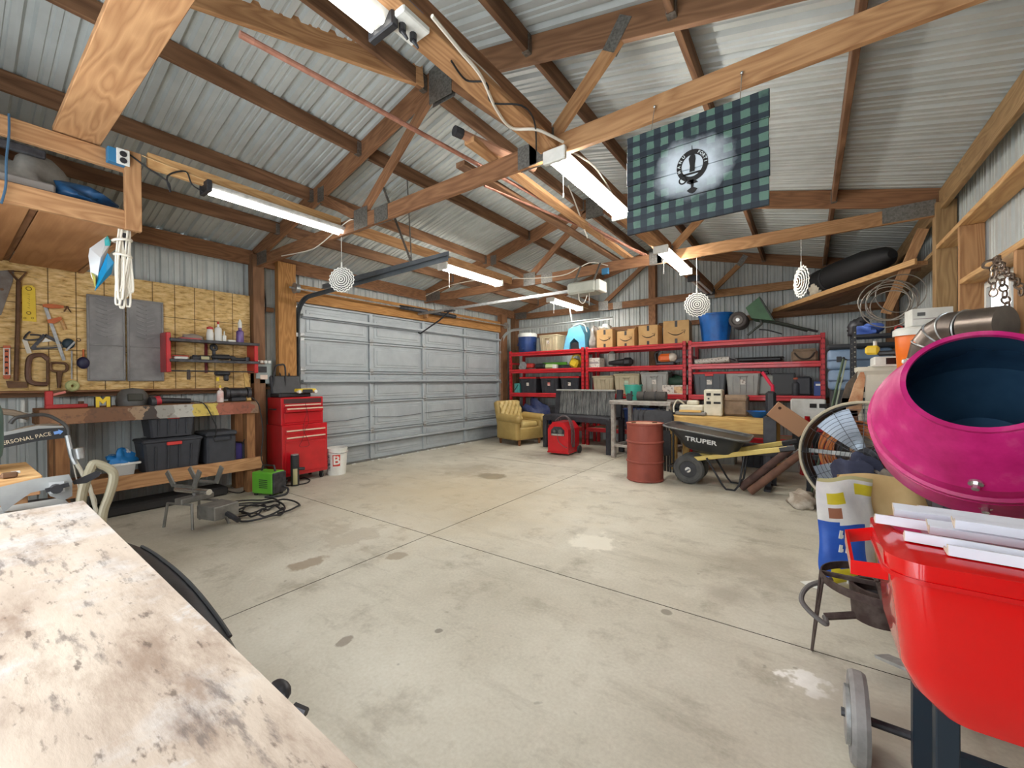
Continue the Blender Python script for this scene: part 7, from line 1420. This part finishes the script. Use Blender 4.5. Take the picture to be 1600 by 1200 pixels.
# ================================================================== FOREGROUND LEFT
def stained_ply():
    m = bpy.data.materials.new('stained_plywood'); m.use_nodes = True; nt = m.node_tree; b = nt.nodes['Principled BSDF']; N = nt.nodes.new; L = nt.links.new
    g = N('ShaderNodeNewGeometry')
    def nz(s, d, st=(1, 1, 1), r=.6):
        mp = N('ShaderNodeMapping'); mp.inputs['Scale'].default_value = st; L(g.outputs['Position'], mp.inputs['Vector']); n = N('ShaderNodeTexNoise'); n.inputs['Scale'].default_value = s; n.inputs['Detail'].default_value = d; n.inputs['Roughness'].default_value = r; L(mp.outputs[0], n.inputs['Vector']); return n.outputs[0]
    def rp(src, st):
        r = N('ShaderNodeValToRGB'); e = r.color_ramp.elements
        while len(e) < len(st): e.new(.5)
        for i, (p, c) in enumerate(st): e[i].position = p; e[i].color = c
        L(src, r.inputs[0]); return r.outputs[0]
    def mix(f, a, c):
        x = N('ShaderNodeMix'); x.data_type = 'RGBA'; L(f, x.inputs[0]); L(a, x.inputs[6])
        if isinstance(c, tuple): x.inputs[7].default_value = c
        else: L(c, x.inputs[7])
        return x.outputs[2]
    k = lambda v: (v, v, v, 1)
    c = rp(nz(2.2, 5, (1, 3, 1)), [(.3, lin((176, 158, 142))), (.5, lin((196, 179, 162))), (.7, lin((208, 193, 176)))])
    c = mix(rp(nz(2.6, 6, (1.2, 1.2, 1), .68), [(.5, k(0)), (.62, k(.75))]), c, lin((206, 201, 196)))
    c = mix(rp(nz(5, 7, (.5, 1.6, 1), .74), [(.50, k(0)), (.66, k(.7))]), c, lin((134, 110, 92)))
    c = mix(rp(nz(11, 6, (.4, 1.9, 1), .72), [(.58, k(0)), (.67, k(.7))]), c, lin((98, 88, 84)))
    c = mix(rp(nz(30, 4, (.6, 2, 1)), [(.62, k(0)), (.70, k(.7))]), c, lin((84, 70, 62)))
    c = mix(rp(nz(4.5, 6, (1.1, 1, 1), .7), [(.64, k(0)), (.72, k(.6))]), c, lin((214, 216, 218)))
    L(c, b.inputs['Base Color']); b.inputs['Roughness'].default_value = .6; b.inputs['Specular IOR Level'].default_value = .35
    bp = N('ShaderNodeBump'); bp.inputs['Strength'].default_value = .3; bp.inputs['Distance'].default_value = .004; L(nz(22, 5, (.6, 2, 1)), bp.inputs['Height']); L(bp.outputs[0], b.inputs['Normal']); return m
TZ = .86
c1 = at(130, 782, 'z', TZ); c2 = at(560, 1200, 'z', TZ); dx_ = (c2-c1).normalized(); dn_ = Vector((dx_.y, -dx_.x, 0)); TL = 2.06; TWD = .82
wt = thing('work_table', 'large stained plywood work table in the near corner', 'table', c1+dx_*TL/2+dn_*TWD/2-Vector((0, 0, TZ)))
def tp(a, b_, z): return c1+dx_*a+dn_*b_+Vector((0, 0, z-TZ))
MB().loop([[tp(a, b_, z) for a, b_ in ((0, 0), (TL, 0), (TL, TWD), (0.0, TWD))] for z in (TZ-.022, TZ)]).build('plywood_top', stained_ply(), wt, world=True, smooth=0)
MB().loop([[tp(a, b_, z) for a, b_ in ((.01, .012), (TL, .012), (TL, .03), (.01, .03))] for z in (TZ-.09, TZ-.023)]).build('apron', GALV, wt, world=True, smooth=0); member('side_rail', tp(.02, .05, TZ-.07), tp(.02, TWD, TZ-.07), .04, .09, PINE, wt)
for a in (.08, TL-.08):
    for b_ in (.1, TWD-.08): member('leg', tp(a, b_, 0), tp(a, b_, TZ-.025), .085, .085, PINE, wt, (1, 0, 0))
# black rubber liner bulging from under the table edge
rl = thing('rubber_liner', 'wavy black rubber sheet bulging out from under the work table', 'rubber sheet', tp(.7, -.02, .4))
edge = [at(p, q, 'y', .44) for p, q in ((196, 858), (212, 855), (228, 859), (245, 868), (262, 880), (282, 896), (302, 915), (322, 938), (340, 962), (358, 988), (372, 1012), (379, 1026))]
E_ = smoothpts(edge, 3); ne = len(E_)-1
def lin_(u, v):
    p = E_[min(int(round(u*ne)), ne)]; inn = Vector((p.x, .335, TZ-.16)); q = inn.lerp(p, min(v*1.35, 1)); q = Vector(q); q.z += .03*sin(pi*min(v*1.35, 1)) 
    if v > .74: q.z -= (v-.74)*1.3; q.y += (v-.74)*.05
    return q
MB().sheet(lin_, ne, 12, .006).build('sheet', mat('liner_black', (40, 42, 46), .38, 0, (56, 58, 62), 9, bump=.2), rl, world=True, smooth=1.0)
MB().tube([lin_(i/24, .66) + Vector((0, 0, .006)) for i in range(4, 22)], .005, 6).build('seam_ridge', mat('liner_seam', (70, 72, 74), .5), rl, world=True)
t = thing('table_clamp', 'dark clamp knob sticking out of the work table edge', 'clamp', at(438, 1078, 'z', .72)); MB().sphere((0, 0, 0), .02, (1.4, .8, .8)).build('knob', DKMETAL, t); MB().cyl((0, 0, 0), (0, -.08, .02), .01, n=8).build('stem', DKMETAL, t); MB().cyl((.05, .0, -.01), (.075, .01, -.015), .008, n=6).build('tip', DKMETAL, t)
# ---- miter saw fence and stand at the far end of the table
mf = thing('saw_fence', 'grey metal saw fence with a black knob beyond the work table', 'saw fence', (-2.62, .18, .0)); FG = mat('fence_grey', (168, 170, 168), .4, .3, (146, 148, 148), 6)
fx = -2.55
MB().loop([[at(p, q, 'x', fx+d) for p, q in ((-30, 790), (-30, 768), (55, 748), (108, 741), (113, 752), (113, 775), (100, 782), (78, 775), (72, 765), (48, 770), (25, 786), (6, 800), (0, 790))] for d in (0, -.05)]).build('fence', FG, mf, world=True, smooth=.4)
MB().loop([[at(p, q, 'x', fx+d) for p, q in ((76, 754), (100, 752), (102, 768), (78, 772))] for d in (.0, .03)]).build('clamp_block', mat('block_pale', (188, 190, 190), .4), mf, world=True, smooth=0); c = at(87, 763, 'x', fx+.035); MB().cyl(c-Vector((.01, 0, 0)), c+Vector((.03, 0, 0)), .018, n=12).bar(c+Vector((.02, -.03, 0)), c+Vector((.02, .035, .012)), .012, .016).build('knob', BLACK, mf, world=True)
MB().loop([[at(p, q, 'x', fx-.02+d) for p, q in ((113, 752), (150, 736), (158, 738), (155, 744), (135, 755), (115, 757))] for d in (0, -.03)]).build('lever', BLACK, mf, world=True, smooth=.4)
MB().bx(-2.95, -2.38, -.25, .30, .0, .72, .01).build('stand', DKMETAL, mf, world=True, smooth=0); MB().bx(-2.72, -2.42, -.3, .33, .72, .80, .006).build('table_plate', FG, mf, world=True, smooth=0)
# ---- wooden board platform with air tank
wp_ = thing('side_bench', 'pale plywood side bench holding the air tank', 'bench', (-3.25, .0, 0)); member('top', (-3.35, -.28, .845), (-3.35, .30, .845), .62, .035, PALE, wp_); member('top_edge', (-3.03, -.28, .80), (-3.03, .29, .80), .03, .05, PINE, wp_)
for a in (-3.6, -3.1):
    for b_ in (-.2, .22): member('leg', (a, b_, 0), (a, b_, .827), .07, .07, PINE, wp_, (1, 0, 0))
tk = thing('air_tank', 'grey-green air tank standing on the side bench', 'air tank', (-3.42, .075, .863)); TKM = mat('tank_green', (96, 128, 122), .4, 0, (84, 114, 110), 4)
MB().lathe([(0, .01), (.05, .012), (.10, .035), (.125, .075), (.13, .12), (.13, .30), (.12, .34), (.08, .37), (0, .375)], 28).build('vessel', TKM, tk); MB().cyl((0, 0, .37), (0, 0, .41), .02, n=10).build('neck', ZINC, tk); MB().lathe([(0, .455), (.07, .45), (.075, .43), (.06, .415), (0, .41)], 18).build('valve_cap', mat('lime_cap', (150, 196, 70), .5), tk); MB().lathe([(.05, 0), (.06, 0), (.06, .03), (.05, .03)], 18).build('foot_ring', BLACK, tk)
gadget('bar_clamp', 'small rusty clamp lying on the side bench', 'clamp', (-3.12, .17, .864), [('bar', 'b', ((0, 0, .008), (.09, .016, .014), .003, (0, 0, .5)), RUST), ('head', 'b', ((.04, .03, .014), (.03, .05, .026), .005), RUST), ('label', 'b', ((.02, .05, .02), (.02, .03, .012), .002), WHITE)])
# ---- lawn mower with lettered handle bar
lm = thing('lawn_mower', 'upright-handled lawn mower with a lettered black control bar', 'lawn mower', (-4.75, .75, 0)); mxp = -4.45
mw = lambda p, q, d=0: at(p, q, 'x', mxp+d)
MB().loop([[mw(p, q, d) for p, q in ((-25, 688), (60, 668), (100, 668), (107, 676), (105, 684), (60, 689), (-25, 706))] for d in (0, -.06)]).build('control_bar', mat('bar_black', (42, 42, 44), .5), lm, world=True, smooth=.3)
MB().loop([[mw(p, q, .003+d) for p, q in ((-25, 681), (60, 665), (98, 665), (100, 668), (60, 670), (-25, 687))] for d in (0, -.06)]).build('bar_top', mat('bar_grey', (150, 150, 146), .4), lm, world=True, smooth=0)
Mp = basis(mw(80, 677.6, .004), mw(84, 676.5)-mw(24, 688.5), (1, 0, 0)); text('lettering', 'PERSONAL PACE', mat('cream_print', (222, 206, 176),   .5), .038, Mp, lm, .001, scx=.86, align='RIGHT'); Ma = basis(mw(91, 675.4, .004), mw(84, 676.5)-mw(24, 688.5), (1, 0, 0)); MB().prism([(-.022, -.011), (.004, -.011), (.004, -.02), (.026, 0), (.004, .02), (.004, .011), (-.022, .011)], .002, Ma).build('arrow_print', mat('blue_print', (110, 150, 210), .5), lm, world=True, smooth=0)
for d in (0, -.07): MB().tube(smoothpts([mw(16, 662, d), mw(28, 652, d), mw(68, 648, d), mw(90, 656, d), mw(105, 668, d), mw(107, 685, d)], 5), .012, 7).build('handle_loop', mat('handle_dark', (58, 56, 54), .45), lm, world=True)
MB().tube(smoothpts([mw(14, 676, -.03), mw(40, 668, -.03), mw(70, 664, -.03), mw(92, 664, -.03)], 4), .010, 6).build('bail_bar', mat('bail_tan', (120, 104, 86), .6), lm, world=True); MB().tube([mw(-20, 640, -.1), mw(20, 645, -.1), mw(45, 652, -.1)], .022, 8).build('grip', mat('bail_tan', (120, 104, 86)), lm, world=True)
for d, e_ in ((0, 0), (-.25, 8)):
    MB().tube([mw(105, 680, d), mw(112, 712, d), mw(118, 725, d)], .016, 8).build('upper_tube', ZINC, lm, world=True); MB().tube([mw(113, 712, d), mw(140, 760, d), mw(152, 806, d)], .013, 8).build('lower_tube', mat('tube_cream', (196, 190, 172), .5), lm, world=True)
MB().tube(smoothpts([mw(112, 700), mw(128, 745), mw(150, 780), mw(146, 812)], 5), .004, 5).tube(smoothpts([mw(110, 705), mw(122, 760), mw(130, 800), mw(148, 815)], 5), .004, 5).build('control_cables', mat('cable_pale', (190, 184, 170), .6), lm, world=True)
MB().cyl(mw(122, 700, .03), mw(125, 716, .03), .03, n=12).build('knob_cover', ZINC, lm, world=True)
dk = wm(lm).inverted() @ Vector((-4.75, .42, 0)); 
MB().box((dk.x, dk.y, .2), (.62, .42, .14), .05, seg=3).build('deck', mat('deck_grey', (58, 56, 54), .5), lm); MB().cyl((dk.x, dk.y, .27), (dk.x, dk.y, .42), .12, n=20).build('engine', BLACK, lm)
for s in (-1, 1):
    for q in (-.24, .24): MB().torus((dk.x+q, dk.y+s*.22, .10), .075, .028, (0, 1, 0), 22, 8).build('wheel', RUBBER, lm)
# ---- beige loop handle of a hand truck
ht = thing('hand_truck', 'beige hand truck with a bent loop handle beyond the table', 'hand truck', (-3.55, .62, 0)); BEIT = mat('beige_tube', (172, 164, 140), .4, .1, (156, 148, 124), 4)
hx_ = -3.55
lp = [at(p, q, 'x', hx_) for p, q in ((128, 850), (126, 800), (130, 765), (142, 732), (150, 724), (174, 735), (177, 750), (170, 775), (161, 800), (158, 830), (157, 870))]
lp = [Vector((p.x, p.y, p.z)) for p in lp]; z_end = lp[-1]
MB().tube(smoothpts([Vector((lp[0].x-.05, lp[0].y, .06))]+lp+[Vector((lp[-1].x-.05, lp[-1].y+.01, .06))], 5), .024, 10).build('loop_handle', BEIT, ht, world=True)
MB().bx(hx_-.08, hx_-.02, lp[0].y-.02, lp[-1].y+.02, .18, .22).build('cross_bar', BEIT, ht, world=True, smooth=0); MB().bx(hx_-.05, hx_+.16, lp[0].y-.06, lp[-1].y+.06, 0, .012, .003).build('toe_plate', DKMETAL, ht, world=True, smooth=0)
for yy in (lp[0].y-.05, lp[-1].y+.05): MB().torus((hx_-.12, yy, .10), .072, .028, (0, 1, 0), 22, 8).build('wheel', RUBBER, ht, world=True)
